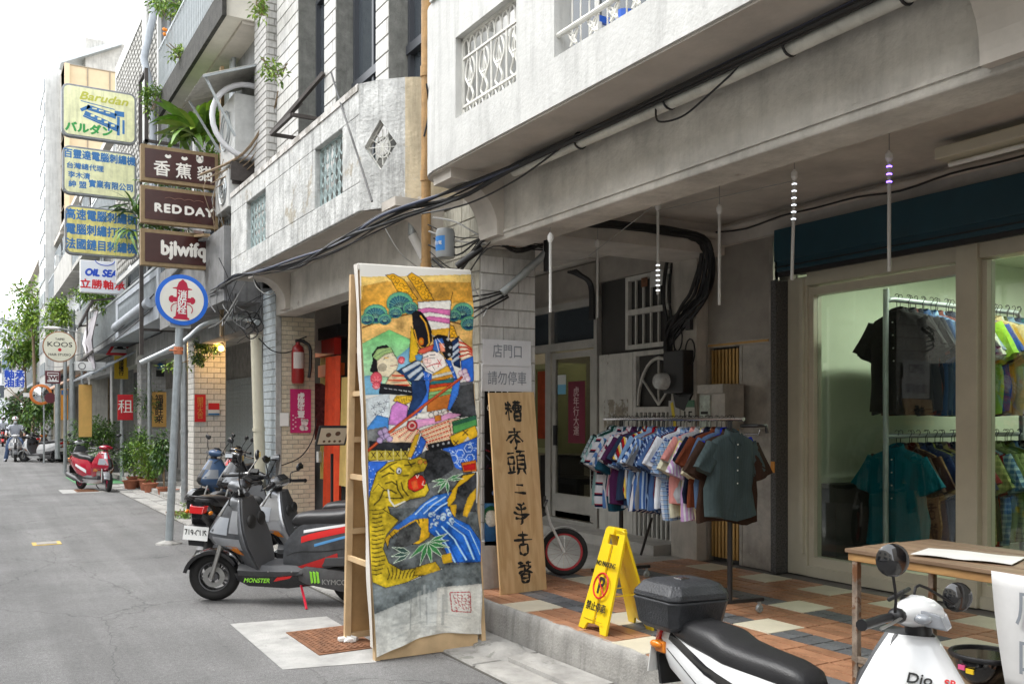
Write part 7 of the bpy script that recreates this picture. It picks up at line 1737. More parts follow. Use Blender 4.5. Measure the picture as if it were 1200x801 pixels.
OUT = [  # nearest first
('slate grey', plain('cloth_slate', (.115,.15,.155)), 'blouson shirt with an elastic hem'),('dark brown', plain('cloth_dkbrown', (.09,.055,.04)), 'shirt'),('royal blue', plain('cloth_royal', (.01,.05,.42)), 'shirt'),
('chestnut brown', plain('cloth_brown', (.20,.07,.035)), 'corduroy shirt'),('cream white', plain('cloth_cream', (.62,.58,.46)), 'shirt'),('pale violet', stripe('cloth_violet', (.5,.36,.55), [(W0,.4)], 260), 'thin striped shirt'),
('pale yellow', plain('cloth_yellow', (.62,.55,.26)), 'shirt'),('orange pink', plain('cloth_pink', (.6,.32,.3)), 'shirt'),('ivory', plain('cloth_ivory', (.62,.61,.5)), 'shirt'),
('light blue check', stripe('cloth_lbcheck', (.3,.42,.6), [(NV, .15),(W0,.2)], 190, plaid=True), 'shirt'),('white', plain('cloth_white', (.66,.68,.72)), 'shirt'),('lavender', plain('cloth_lav', (.24,.22,.5)), 'shirt'),
('blue chambray', plain('cloth_chambray', (.12,.2,.36)), 'shirt'),('navy pinstripe', stripe('cloth_navypin', (.03,.06,.15), [((.3,.4,.55),.2)], 240), 'shirt'),('blue wide stripe', stripe('cloth_bstripe', (.1,.2,.42), [((.45,.55,.7),.45)], 210), 'shirt'),
('navy and white stripe', stripe('cloth_nw', (.03,.06,.17), [(W0,.35)], 170), 'shirt'),('crimson', plain('cloth_crim', (.36,.01,.03)), 'shirt'),('light blue', plain('cloth_lblue', (.28,.42,.62)), 'shirt'),
('red yellow and white stripe', stripe('cloth_ryw', RDc, [(YE, .25),(W0,.25),(NV, .12)], 120), 'shirt'),('denim blue stripe', stripe('cloth_denim', (.09,.17,.34), [((.3,.4,.55),.3)], 280), 'shirt'),
('sky blue pinstripe', stripe('cloth_skypin', (.35,.46,.62), [(W0,.35)], 250), 'shirt'),('white with burgundy stripe', stripe('cloth_wburg', W0, [((.22,.02,.08),.16),(NV, .1)], 90), 'shirt'),
('pink and white stripe', stripe('cloth_pw', (.6,.55,.58), [((.5,.25,.32),.25)], 220), 'shirt'),('candy blue stripe', stripe('cloth_candy', (.16,.28,.5), [(W0,.5)], 150), 'shirt'),
('white and navy rugby stripe', stripe('cloth_rugby', W0, [(NV, .2),(RDc, .1)], 70, 'Z'), 'shirt'),('pale teal stripe', stripe('cloth_teal', (.35,.5,.5), [(W0,.4)], 180), 'shirt'),('bottle green', plain('cloth_bottle', (.03,.12,.1)), 'shirt'),
('aqua and white plaid', stripe('cloth_aqua', (.4,.52,.52), [(NV, .15),(W0,.3)], 140, plaid=True), 'shirt'),('charcoal stripe', stripe('cloth_char', (.06,.055,.06), [((.2,.19,.2),.25)], 130, 'Z'), 'jacket'),
('black', plain('cloth_black', (.025,.025,.03)), 'jacket')]
EX = [('faded denim', (.14,.2,.3)),('ink navy', (.015,.025,.06)),('pearl grey', (.42,.43,.45)),('cobalt check', None),('burgundy', (.16,.01,.03)),('midnight stripe', None),('ash grey', (.25,.26,.28)),('powder blue', (.3,.4,.55)),('steel navy', (.05,.08,.14)),('plum', (.12,.04,.12)),('teal blue', (.04,.14,.2)),('chalk white', (.58,.6,.63))]
for k, (nm, c) in enumerate(EX):
 OUT.insert(3 + 3 * k, (nm, plain('cloth_ex%d' % k, c) if c else stripe('cloth_ex%d' % k, (.05,.1,.26), [((.45,.52,.65),.35)], 170 + 30 * k, plaid=nm.endswith('check')), 'shirt'))
R1, R2 = V(4.58,4.70,1.645), V(4.86,6.60,1.645); rdv = (R2 - R1); rdn = rdv.normalized(); rang = math.atan2(rdn.y, rdn.x) - math.pi / 2
rk = thing('clothes_rack', 'steel clothes rail on dark posts with castors carrying a row of secondhand shirts', 'clothes rack')
MB().tube([R1 - rdn * .06, R2 + rdn * .05], .014,10).build('rail', CHROME, rk, smooth=60)
for p_ in (R1 + rdn * .1, R2 - rdn * .25):
 MB().tube([(p_.x, p_.y, ZP + .1),(p_.x, p_.y, 1.63)], .019,10).build('post', BLACK, rk, smooth=60)
 sd_ = V(rdn.y, -rdn.x, 0)
 MB().bar(V(p_.x, p_.y, ZP + .1) - sd_ * .28, V(p_.x, p_.y, ZP + .1) + sd_ * .28,.03,.025).build('foot', BLACK, rk)
 for sg in (-1,1): c_ = V(p_.x, p_.y, ZP + .035) + sd_ * .25 * sg; MB().torus(c_, .02,.013, 'Y', 14,6).box(c_.x - .006, c_.x + .006, c_.y - .012, c_.y + .012, ZP + .03, ZP + .09).build('castor', GALV, rk)
MB().tube([(4.62,4.72,1.6),(4.66,4.60,1.6),(4.74,4.6,1.6),(4.75,4.6,1.55)], .012,8).build('end_hook', BLACK, rk, smooth=60)
tl = thing('umbrella_stand', 'thin dark tripod leg leaning under the far end of the shirt rail', 'tripod'); MB().tube([at(764,606, D=7.9), at(751,650, D=7.9)], .012,6).build('leg', BLACK, tl)
rs = random.Random(21); n_ = len(OUT)
for k, (nm, mt, kind) in enumerate(OUT):
 f = .03 + .94 * k / (n_ - 1); p_ = R1.lerp(R2, f)
 nb = OUT[k - 1][0] if k else None
 lab = ('%s %s at the near end of the outdoor shirt rail' % (nm, kind)) if k == 0 else '%s %s hanging directly behind the %s one on the outdoor rail' % (nm, kind, nb)
 lw = lab.split(); lab = ' '.join(lw[:16]) if len(lw) > 16 else lab
 if len(lw) > 16: lab = '%s %s after the %s one, outdoor rail' % (nm, kind, nb)
 shirt('shirt' if kind != 'jacket' else 'jacket', lab, 'shirt' if kind != 'jacket' else 'jacket', mt, (p_.x + rs.uniform(-.02,.02), p_.y, p_.z + .004), rang + rs.uniform(-.17,.17) * (k > 0) + (.12 if k == 0 else 0), var=k % 10, s=rs.uniform(.84,1.02) if k else .94, group='secondhand shirts on the outdoor rail', tilt=rs.uniform(-.06,.06))
# double rail in the shop
ir = thing('clothes_rack', 'two tier pipe rack full of shirts inside the shop behind the glass', 'clothes rack')
ZU, ZL = 2.67,1.50
MB().tube(spline([(6.72,5.15, ZP),(6.72,5.15, ZU - .1),(6.74,5.15, ZU - .02),(6.82,5.15, ZU)], 4) + [V(8.7,5.2, ZU), V(8.78,5.2, ZU - .06), V(8.8,5.2, ZP)], .024,10).build('upper_rail', GALV, ir, smooth=60)
MB().tube([(6.72,5.15, ZL),(8.8,5.2, ZL)], .02,8).build('lower_rail', GALV, ir, smooth=60)
UP = [('black worn coat like', plain('cloth_black2', (.045,.042,.045))),('charcoal', plain('cloth_char2', (.05,.05,.055))),('rust red', plain('cloth_rust', (.18,.04,.02))),('dark navy', plain('cloth_navy2', (.015,.025,.05))),('steel blue', plain('cloth_steel', (.09,.15,.24))),('blue chambray stripe', stripe('cloth_ch2', (.1,.19,.34), [((.3,.4,.5),.3)], 200)),('pale denim', plain('cloth_pd', (.22,.33,.45))),('night blue', plain('cloth_nb', (.02,.03,.07))),('black cotton', plain('cloth_bk3', (.02,.02,.02))),('white linen', plain('cloth_wl', (.55,.56,.5))),('mustard', plain('cloth_must', (.5,.33,.06))),
 ('lime green', plain('cloth_lime', (.32,.5,.08))),('cobalt', plain('cloth_cob', (.06,.12,.35))),('khaki', plain('cloth_khaki', (.42,.36,.2))),('sand', plain('cloth_sand', (.5,.42,.26))),('pearl white', plain('cloth_pearl', (.55,.55,.52))),('pale blue', plain('cloth_pb', (.25,.35,.45))),('jet black', plain('cloth_jet', (.015,.015,.015))),('petrol teal', plain('cloth_petrol', (.02,.18,.22))),('scarlet edged', plain('cloth_scar', (.35,.03,.03)))]
LOW = [('turquoise polo', plain('cloth_turq', (.01,.20,.25))),('taupe', plain('cloth_taupe', (.16,.11,.08))),('beige print', stripe('cloth_bp', (.4,.3,.18), [((.2,.12,.06),.3)], 150, plaid=True)),('indigo', plain('cloth_ind', (.04,.07,.18))),('yellow plaid', stripe('cloth_yp', (.4,.42,.12), [((.1,.12,.1),.3)], 120, plaid=True)),('black and white plaid', stripe('cloth_bwp', (.03,.03,.04), [((.4,.4,.42),.15)], 80, plaid=True)),('plum plaid', stripe('cloth_plum', (.12,.02,.06), [((.45,.35,.38),.15)], 90, plaid=True)),('dark blue', plain('cloth_db', (.03,.05,.1))),('maroon', plain('cloth_mar', (.2,.01,.02))),('olive print', stripe('cloth_ol', (.2,.24,.1), [((.4,.42,.2),.4)], 130, plaid=True)),
 ('deep red', plain('cloth_dr', (.3,.005,.02))),('blue leaf print', stripe('cloth_blf', (.1,.2,.3), [((.4,.5,.5),.4)], 140, plaid=True)),('sage green', plain('cloth_sage', (.25,.32,.15))),('pale green check', stripe('cloth_pgc', (.35,.42,.22), [((.15,.2,.1),.3)], 160, plaid=True)),('moss', plain('cloth_moss', (.15,.2,.06))),('lemon print', stripe('cloth_lem', (.45,.45,.15), [((.1,.15,.08),.4)], 100, plaid=True)),('black print', stripe('cloth_bkp', (.03,.03,.03), [((.3,.32,.3),.3)], 120, plaid=True)),('grey green', plain('cloth_gg', (.18,.2,.15)))]
for k, (nm, c) in enumerate([('graphite', (.06,.06,.07)),('ocean blue', (.05,.12,.25)),('brick', (.2,.06,.04)),('slate', (.1,.12,.15)),('ice blue', (.3,.38,.45)),('coal', (.02,.02,.02)),('honey', (.45,.3,.08)),('olive', (.12,.14,.05)),('marine', (.03,.06,.14))]):
 UP.insert(2 + 3 * k, (nm, plain('cloth_u%d' % k, c)))
for k, (nm, c) in enumerate([('walnut', (.1,.05,.03)),('dusk blue', (.08,.1,.18)),('straw', (.4,.36,.16)),('wine', (.14,.01,.03)),('pine', (.03,.09,.05)),('cinder', (.07,.07,.07)),('fern', (.16,.24,.08)),('sky', (.2,.32,.45))]):
 LOW.insert(2 + 3 * k, (nm, plain('cloth_l%d' % k, c)))
for tier, (lst, z_) in enumerate(((UP, ZU),(LOW, ZL))):
 for k, (nm, mt) in enumerate(lst):
  x_ = 6.86 + (1.84 * k / (len(lst) - 1)); nb = lst[k - 1][0] if k else ''
  w_ = ('upper', 'lower')[tier]
  lab = '%s shirt nearest the window on the %s rail inside the shop' % (nm, w_) if k == 0 else '%s shirt after the %s one, %s shop rail' % (nm, nb, w_)
  shirt('shirt', lab, 'shirt', mt, (x_, 5.15 + .02 * math.sin(k * 2.3), z_ + .02),-math.pi / 2 + rs.uniform(-.15,.15) + (.12 if k == 0 else 0), var=k % 6, s=1.16, long_=.12, group='shirts on the %s rail in the shop' % w_, tilt=rs.uniform(-.04,.04))
# ================================================================== SCOOTERS
def lerp_tab(tab, x):
 for (a, b) in zip(tab, tab[1:]):
  if (a[0] <= x <= b[0]) or (a[0] >= x >= b[0]):
   t = (x - a[0]) / (b[0] - a[0]); return [p + (q - p) * t for p, q in zip(a[1:], b[1:])]
 return tab[0][1:] if abs(x - tab[0][0]) < abs(x - tab[-1][0]) else tab[-1][1:]
CLEAR = P('lens_clear', (.3,.32,.35),.08, coat=.8, var=.1); REDL = P('lens_red', (.5,.01,.01),.1, coat=.8); AMB = P('lens_amber', (.75,.22,.01),.12, coat=.6)
SEAT = M('seat_vinyl', (.022,.022,.024),.42, var=.2, sc=6, bump=.12, bsc=160); ENG = M('engine_metal', (.12,.12,.125),.5, metal=.4, var=.3, sc=12); DGP = M('dark_grey_plastic', (.07,.072,.078),.5, var=.2, sc=5, bump=.06, bsc=120)
SD = [0.]
BODY = [(.60,.085,.30,.50),(.50,.12,.29,.64),(.40,.145,.30,.70),(.22,.165,.33,.72),(.0,.17,.38,.735),(-.2,.145,.48,.77),(-.36,.115,.54,.80),(-.47,.06,.64,.81)]
def bsurf(x, t, sg, off=0.):
 hw, z0, z1 = lerp_tab(BODY, x); z0 -= SD[0] * .5; z1 -= SD[0]; w_ = .72 + .28 * math.sin(math.pi * min(1, t * .9 + .12)); return V(x, sg * (hw * w_ + off), z0 + (z1 - z0) * t)
APR = [(.24,.98,.78,.12),(.34,1.02,.80,.18),(.44,1.09,.83,.225),(.50,1.25,.85,.245),(.56,1.30,.865,.245),(.62,1.28,.885,.24),(.72,1.215,.91,.21),(.82,1.14,.935,.16),(.90,1.08,.955,.105)]
def asurf(z, q, off=0.):
 """apron surface: q from -1 (left... right) over the nose to 1"""
 xf, xb, hw = lerp_tab([(a[0],) + a[1:] for a in APR], z); a = q * math.pi / 2
 x = xb + (xf - xb) * (1 - abs(q) ** 1.45)
 return V(x + off * math.cos(a),(hw * abs(q) ** .8 + off * abs(math.sin(a))) * (1 if q > 0 else -1), z)
def scooter(label, loc, ang, main, sec, sd=0., rimc=None, head='apron', box=False, scale=1., steer=0., decals=(), seatm=None, name='scooter', group='scooters parked along the arcade', plate=None, mirrors=((.93,.27,1.22),(.93,-.27,1.22)), mround=False, mrz=0., trimc=None, lean=4, visor=False, rack=False, brakecol=None, standc=None):
 t = thing(name, label, 'scooter', loc, ang, group=group); t.rotation_euler = (math.radians(-lean),0, ang); t.scale = (scale,) * 3
 SD[0] = sd; seatm = seatm or SEAT; rimc = rimc or DGP
 # wheels
 def wheel(nm, xc, rot=0.):
  RM = Matrix.Translation((xc, 0,.215)) @ Matrix.Rotation(rot, 4, 'Z')
  w_ = MB().torus((0,0,0),.165,.05, 'Y', 32,10, sy=1.05).xf(RM).build(nm, RUBBER, t, smooth=60)
  m_ = MB().lathe([(.118,-.04),(.128,-.042),(.128,.042),(.118,.04)], axis='Y', n=28, cap=False)
  m_.lathe([(.001,-.045),(.035,-.045),(.035,.045),(.001,.045)], axis='Y', n=14)
  for k in range(5):
   a = k * 2 * math.pi / 5;
   for sg in (-.16,.16): m_.bar((.03 * math.cos(a),0,.03 * math.sin(a)),(.123 * math.cos(a + sg),0,.123 * math.sin(a + sg)),.016,.018, up=(0,1,0))
  m_.xf(RM).build('rim', rimc, w_, smooth=40)
  MB().lathe([(.05,-.03),(.09,-.03),(.09,-.026),(.05,-.026)], (0,.075,0), 'Y', 24, cap=False).xf(RM).build('brake_disc', STEEL, w_)
  return w_
 wheel('rear_wheel', 0.); wheel('front_wheel', 1.25, steer)
 ST = Matrix.Translation((1.02,0,.8)) @ Matrix.Rotation(steer, 4, 'Z') @ Matrix.Translation((-1.02,0,-.8))
 m_ = MB()
 for sg in (-1,1): m_.tube([(1.25, sg * .075,.215),(1.16, sg * .075,.50),(1.12, sg * .06,.58)], .019,8)
 m_.xf(ST).build('fork', STEEL, t, smooth=50)
 m_ = MB(); rows = []
 for k in range(13):
  a = math.radians(15 + k * 11.5); rr1 = .238; rows.append([(1.25 + (rr1 - e * .03) * math.cos(a), y_, .215 + (rr1 - e * .03) * math.sin(a)) for (y_, e) in ((-.065,1),(-.062,0),(0,-.25),(.062,0),(.065,1))])
 m_.loft(rows, closed=False).xf(ST); o = m_.build('front_fender', sec, t, smooth=60); so = o.modifiers.new('s', 'SOLIDIFY'); so.thickness = .006
 # apron and leg shield
 m_ = MB(); NQ = 14
 zs_ = [.24,.29,.34,.40,.44,.47,.50,.53,.56,.59,.62,.66,.72,.77,.82,.86,.90]
 m_.loft([[asurf(z_, -1 + 2 * j / NQ) for j in range(NQ + 1)] for z_ in zs_], closed=False)
 o = m_.build('front_apron', main, t, smooth=50); so = o.modifiers.new('s', 'SOLIDIFY'); so.thickness = .008; so.offset = -1
 m_ = MB(); rings = []
 for z_ in (.30,.40,.52,.64,.74,.84,.90):
  xf, xb, hw = lerp_tab(APR, z_); rings.append([(xb - .02,-hw * .97, z_),(xb + .03,-hw * .9, z_),(xb + .05,0, z_),(xb + .03, hw * .9, z_),(xb - .02, hw * .97, z_),(xb - .045, hw * .5, z_),(xb - .035,0, z_),(xb - .045,-hw * .5, z_)])
 m_.loft(rings).build('leg_shield', DGP, t, smooth=40)
 for sg in (-1,1): MB().ball((.868, sg * .095,.70),(.035,.075,.065),14,8).build('glove_pocket', INK, t, smooth=60)
 # floor and belly
 m_ = MB(); m_.loft([[(x_, -w_, .255),(x_, w_, .255),(x_, w_ + .015,.30),(x_, w_ - .02,.345),(x_, -w_ + .02,.345),(x_, -w_ - .015,.30)] for x_, w_ in ((.98,.13),(.85,.155),(.6,.15),(.42,.13),(.3,.12))]); m_.build('floorboard', DGP, t, smooth=35)
 m_ = MB(); m_.loft([[(x_, -w_, z_),(x_, w_, z_),(x_, w_ + .035,.262),(x_, -w_ - .035,.262)] for x_, w_, z_ in ((1.04,.05,.20),(.9,.11,.16),(.55,.115,.15),(.32,.11,.18))]); m_.build('side_skirt', sec, t, smooth=35)
 # rear body
 m_ = MB(); rings = []
 for i in range(17):
  x_ = .60 - 1.07 * i / 16; r_ = [bsurf(x_, j / 7,1) for j in range(8)] + [bsurf(x_, j / 7,-1) for j in range(7,-1,-1)]; rings.append(r_)
 m_.loft(rings).build('rear_body', main, t, smooth=45)
 for (x0_, x1_, ta, tb, mt_) in decals:
  for sg in (-1,1):
   m_ = MB(); rows = []
   for i in range(9):
    f = i / 8; x_ = x0_ + (x1_ - x0_) * f
    rows.append([bsurf(x_, ta[0] + (ta[1] - ta[0]) * f, sg, .0035), bsurf(x_, (ta[0] + (ta[1] - ta[0]) * f + tb[0] + (tb[1] - tb[0]) * f) / 2, sg, .005), bsurf(x_, tb[0] + (tb[1] - tb[0]) * f, sg, .0035)])
   m_.loft(rows, closed=False).build('side_trim', mt_, t, smooth=50)
 # seat
 ST_ = [(.52,.07,.70,.715),(.48,.10,.685,.755),(.38,.115,.69,.775),(.2,.13,.695,.785),(.06,.14,.71,.80),(-.02,.14,.725,.835),(-.2,.13,.755,.845),(-.34,.10,.775,.845),(-.38,.05,.79,.825)]
 m_ = MB(); rings = []
 for i in range(25):
  x_ = .52 - .90 * i / 24; hw, z0, z1 = lerp_tab(ST_, x_); z0 -= SD[0] + .03; z1 -= SD[0] - .012; zm = (z0 + z1) / 2
  rings.append([(x_, hw * math.copysign(abs(math.cos(a)) ** .55, math.cos(a)), zm + (z1 - z0) / 2 * math.copysign(abs(math.sin(a)) ** .75, math.sin(a))) for a in [2 * math.pi * j / 20 for j in range(20)]])
 m_.loft(rings).build('seat', seatm, t, smooth=70)
 # tail
 for sg in (-1,1):
  MB().loft([[bsurf(.56 - .9 * i / 12,.50 - .12 * math.sin(i * .26), sg, o_) for o_ in (.0005,.004)] + [bsurf(.56 - .9 * i / 12,.485 - .12 * math.sin(i * .26), sg, .004)] for i in range(13)], closed=False).build('panel_gap', INK, t)
  MB().tube([bsurf(.50 - .85 * i / 14,1., sg, -.012) + V(0,0,.012) for i in range(15)], .006,5).build('seat_piping', DGP, t, smooth=60)
  if head != 'bar': MB().tube(spline([(.97, sg * .16,.97),(1.02, sg * .16,.90),(1.06, sg * .09,.84),(1.05, sg * .04,.80)], 4),.006,5).tube(spline([(.95, sg * .2,.965),(.9, sg * .12,1.0),(.98, sg * .03,.93),(1.0, sg * .03,.8)], 4),.004,5).build('control_cable', BLACK, t, smooth=60)
  MB().lathe([(.006,0),(.006,.004)], V(.70, sg * .168,.30), 'Y', 8).lathe([(.006,0),(.006,.004)], V(.50, sg * .16,.30), 'Y', 8).build('screw', STEEL, t)
  MB().bar((.44, sg * .12,.27),(.42, sg * .2,.29),.05,.02).build('foot_peg', BLACK, t, bevel=.004)
 MB().loft([[(-.44,-.09,.70),(-.44,.09,.70),(-.42,.10,.775),(-.42,-.10,.775)], [(-.50,-.07,.69),(-.50,.07,.69),(-.475,.075,.765),(-.475,-.075,.765)]]).xf(Matrix.Translation((0,0,-sd))).build('tail_light', REDL, t, bevel=.008)
 for sg in (-1,1): MB().ball((-.42, sg * .125,.70),(.045,.02,.022),10,6).xf(Matrix.Translation((0,0,-sd))).build('turn_signal', AMB, t, smooth=60)
 m_ = MB(); m_.loft([[(-.36,-.07,.62),(-.36,.07,.62),(-.36,.07,.60),(-.36,-.07,.60)], [(-.46,-.09,.52),(-.46,.09,.52),(-.44,.09,.51),(-.44,-.09,.51)], [(-.44,-.08,.36),(-.44,.08,.36),(-.42,.08,.36),(-.42,-.08,.36)]]); mf = m_.build('rear_fender', BLACK, t, smooth=30)
 pl_ = MB().box(-.005,.0,-.13,.13,0,.14).xf(Matrix.Translation((-.472,0,.42)) @ Matrix.Rotation(math.radians(8),4, 'Y')).build('number_plate', WHITEP, t)
 if plate: text(plate, .098,(-.4715,0,.49),(0,-1,0),(-.139,0,.99), INK, pl_, bold=.001, sx=.66, depth=.0008)
 MB().tube([(-.25,-.12,.80),(-.40,-.13,.85),(-.48,-.08,.86),(-.48,.08,.86),(-.40,.13,.85),(-.25,.12,.80)], .012,8).xf(Matrix.Translation((0,0,-sd))).build('grab_rail', BLACK, t, smooth=60)
 # engine, transmission case, muffler, shock
 m_ = MB(); rings = []
 for (x_, zc_, h_) in ((.44,.27,.05),(.38,.27,.085),(.22,.25,.095),(.05,.225,.10),(-.06,.215,.085),(-.10,.215,.05)): rings.append([(x_, y_, z_) for (y_, z_) in ((.08, zc_ - h_),(.15, zc_ - h_ * .85),(.17, zc_),(.15, zc_ + h_ * .85),(.08, zc_ + h_))])
 m_.loft(rings).build('transmission_case', ENG, t, smooth=35)
 m_ = MB(); m_.loft([[(x_, y0_, .33 + dz),(x_, y1_, .34 + dz),(x_, y1_, .42 + dz),(x_, y0_, .44 + dz)] for x_, y0_, y1_, dz in ((.28,.08,.13,.0),(.2,.07,.165,.01),(-.02,.07,.165,.02),(-.14,.08,.13,.03))]); m_.build('air_filter_box', DGP, t, smooth=30, bevel=.01)
 MB().tube([(.36,-.10,.17),(.2,-.13,.17),(.1,-.15,.22),(.02,-.17,.25),(-.30,-.18,.33),(-.36,-.18,.345)], [.016,.018,.03,.06,.058,.04], 12).build('muffler', ENG, t, smooth=50)
 MB().box(-.05,.42,-.08,.08,.2,.34).build('engine_block', ENG, t, bevel=.02)
 pts = []
 for i in range(49): a = i * math.pi / 3.2; f = i / 48; pts.append((-.02 - .10 * f + .026 * math.cos(a),.10 + .026 * math.sin(a),.26 + .24 * f))
 MB().tube(pts, .006,5).tube([(-.02,.10,.24),(-.12,.10,.52)], .012,6).build('rear_shock', brakecol or STEEL, t, smooth=60)
 # handlebar unit
 hb = MB(); rings = []
 for (y_, r1, r2) in ((-.15,.02,.02),(-.13,.035,.03),(-.08,.06,.05),(0,.085,.065),(.08,.06,.05),(.13,.035,.03),(.15,.02,.02)):
  rings.append([(1.0 + r1 * math.cos(a) * (1.25 if math.cos(a) > 0 else .8) - abs(y_) * .25, y_, .985 + r2 * math.sin(a)) for a in [2 * math.pi * j / 14 for j in range(14)]])
 hb.loft(rings).xf(ST).build('handlebar_cover', main, t, smooth=60)
 MB().tube([(1.0,0,.97),(1.03,0,.80)], .05,10).build('steering_column', BLACK, t, smooth=50)
 for sg in (-1,1):
  MB().tube([(.965, sg * .14,.985),(.925, sg * .22,.975),(.89, sg * .34,.965)], [.014,.018,.018], 10).lathe([(.022,0),(.022,.012)], (.885, sg * .34,.965), 'Y', 10).xf(ST).build('grip', BLACK, t, smooth=50)
  MB().tube([(.99, sg * .15,.985),(.97, sg * .22,.97),(.95, sg * .33,.96)], .006,6).xf(ST).build('brake_lever', STEEL, t)
  MB().ball((.965, sg * .15,.985),(.035,.035,.03),10,6).xf(ST).build('switch_housing', BLACK, t, smooth=60)
  mx_, my_, mz_ = mirrors[0] if sg > 0 else mirrors[1]
  mi = MB().tube(spline([(.96, sg * .17,.99),(.96 + .01, sg * .20,1.06),(mx_, my_, mz_ - .04)], 4),.006,6).xf(ST).build('mirror_arm', BLACK, t)
  if mround: MB().lathe([(.001,.02),(.05,.015),(.063,0),(.058,-.008),(.001,-.008)], (0,0,0), 'X', 20).xf(ST @ Matrix.Translation((mx_, my_, mz_)) @ Matrix.Rotation(mrz, 4, 'Z')).build('mirror', P('gloss_black', (.008,.008,.009),.08, coat=1., var=0), mi, smooth=50)
  else: MB().ball((0,0,0),(.02,.06,.036),14,8).xf(ST @ Matrix.Translation((mx_, my_, mz_)) @ Matrix.Rotation(.5 * sg, 4, 'X')).build('mirror', BLACK, mi, smooth=60)
  MB().box(-.0225,-.0215,-.045,.045,-.022,.022).xf(ST @ Matrix.Translation((mx_, my_, mz_)) @ Matrix.Rotation(mrz, 4, 'Z')).build('mirror_glass', _M.get('mirror') or P('mirror', (.8,.82,.85),.03, metal=1, var=0), mi)
 MB().box(-.045,.03,-.06,.06,-.005,.012).xf(ST @ Matrix.Translation((.945,0,1.045)) @ Matrix.Rotation(math.radians(-35),4, 'Y')).build('speedometer', INK, t, bevel=.006)
 if head == 'bar':
  MB().loft([[(1.05,-.095,.945),(1.05,.095,.945),(1.03,.10,1.01),(1.03,-.10,1.01)], [(1.125,-.05,.93),(1.125,.05,.93),(1.10,.06,.985),(1.10,-.06,.985)]]).xf(ST).build('headlight', CLEAR, t, bevel=.008)
  for sg in (-1,1): MB().ball((1.045, sg * .10,.975),(.035,.03,.02),10,6).xf(ST).build('front_signal', CLEAR, t, smooth=60)
 else:
  for sg in (-1,1):
   m_ = MB(); m_.loft([[asurf(z_, sg * q_, .004) for q_ in (.16 + (z_ - .6) * 1.2,.36 + (z_ - .6) * .8,.54 + (z_ - .6) * .5,.70)] for z_ in (.60,.65,.70,.74)], closed=False); o = m_.build('headlight', CLEAR, t, smooth=50)
   m_ = MB(); m_.loft([[asurf(z_, sg * q_, .004) for q_ in (.6,.72,.84)] for z_ in (.44,.475,.51)], closed=False); m_.build('front_signal', AMB, t, smooth=50)
  m_ = MB(); m_.loft([[asurf(z_, q_, .0045) for q_ in (-.14,0,.14)] for z_ in (.50,.56,.62,.68,.74)], closed=False).build('nose_grille', BLACK, t)
 for (z0_, z1_, qa, qb, mt_) in ((.30,.46,.35,.62, sec),(.74,.88,-.35,.35, sec),(.485,.575,.10,.92, trimc or main),(.62,.80,.74,.93, trimc or main)) if main is not sec else ():
  for sg in ((-1,1) if qa > 0 else (1,)):
   m_ = MB(); m_.loft([[asurf(z0_ + (z1_ - z0_) * i / 5, sg * (qa + (qb - qa) * j / 3),.003) for j in range(4)] for i in range(6)], closed=False).build('apron_trim', mt_, t, smooth=50)
 if visor:
  m_ = MB(); m_.loft([[(1.12 - .10 * f, y_ * (1 - .35 * f),.90 + .34 * f) for y_ in (-.14,-.07,0,.07,.14)] for f in (0,.33,.66,1)], closed=False).xf(ST).build('windscreen', glass('smoked_screen', (.25,.26,.28),.15), t, smooth=60)
 MB().tube([(.45,.10,.2),(.40,.16,.1),(.34,.26,.02)], .011,6).box(.31,.37,.24,.29,.0,.015).build('side_stand', standc or ENG, t)
 if box:
  bx = MB(); rings = []
  for (z_, a_, b_) in ((.0,.12,.15),(.03,.15,.18),(.14,.17,.2),(.15,.175,.205),(.16,.17,.2)): rings.append([(-.38 + x_ * a_, y_ * b_, .655 + z_) for (x_, y_) in ((1,.75),(.8,1),(-.8,1),(-1,.75),(-1,-.75),(-.8,-1),(.8,-1),(1,-.75))])
  bx.loft(rings); bx = bx.build('top_box', M('scuffed_black_plastic', (.035,.037,.042),.45, var=.5, sc=9, bump=.25, bsc=90), t, smooth=25, bevel=.008)
  m_ = MB(); rings = []
  for (z_, a_, b_) in ((.162,.175,.205),(.19,.172,.2),(.235,.14,.165),(.25,.10,.13)): rings.append([(-.38 + x_ * a_, y_ * b_, .655 + z_) for (x_, y_) in ((1,.75),(.8,1),(-.8,1),(-1,.75),(-1,-.75),(-.8,-1),(.8,-1),(1,-.75))])
  m_.loft(rings).build('lid', _M['scuffed_black_plastic'], bx, smooth=25, bevel=.008)
  MB().box(-.41,-.35,-.03,.03,.903,.911).build('badge', CHROME, bx, bevel=.003)
  for sg in (-1,1): MB().box(-.566,-.546, sg * .1 - .02, sg * .1 + .02,.785,.835).build('latch', BLACK, bx)
  MB().tube([(-.08,-.08,.62),(-.3,-.1,.645),(-.5,0,.645),(-.3,.1,.645),(-.08,.08,.62)], .008,6).tube([(-.35,0,.6),(-.3,0,.645)], .008,6).build('carrier', BLACK, t)
 return t
SILV = P('silver_paint', (.42,.43,.45),.25, metal=.6, coat=.6); GMET = M('dusty_graphite_paint', (.085,.09,.10),.38, metal=.3, var=.5, sc=9, bump=.04, coat=.35, chip=(.2,.2,.2), chipt=.67); BLKP = P('black_paint', (.012,.012,.014),.16, coat=.8); WHT = P('scooter_white', (.70,.71,.72),.22, coat=.7); REDP = P('scooter_red', (.38,.008,.03),.2, coat=.8)
RDT = P('decal_red', (.6,.02,.02),.3); WHD = P('decal_white', (.75,.76,.78),.3); BLD = P('decal_blue', (.1,.3,.6),.3); MONG = P('decal_green', (.3,.75,.05),.4); ORG = P('orange_panel', (.75,.22,.02),.35, coat=.4)
f1 = math.atan2(.62,-.78)
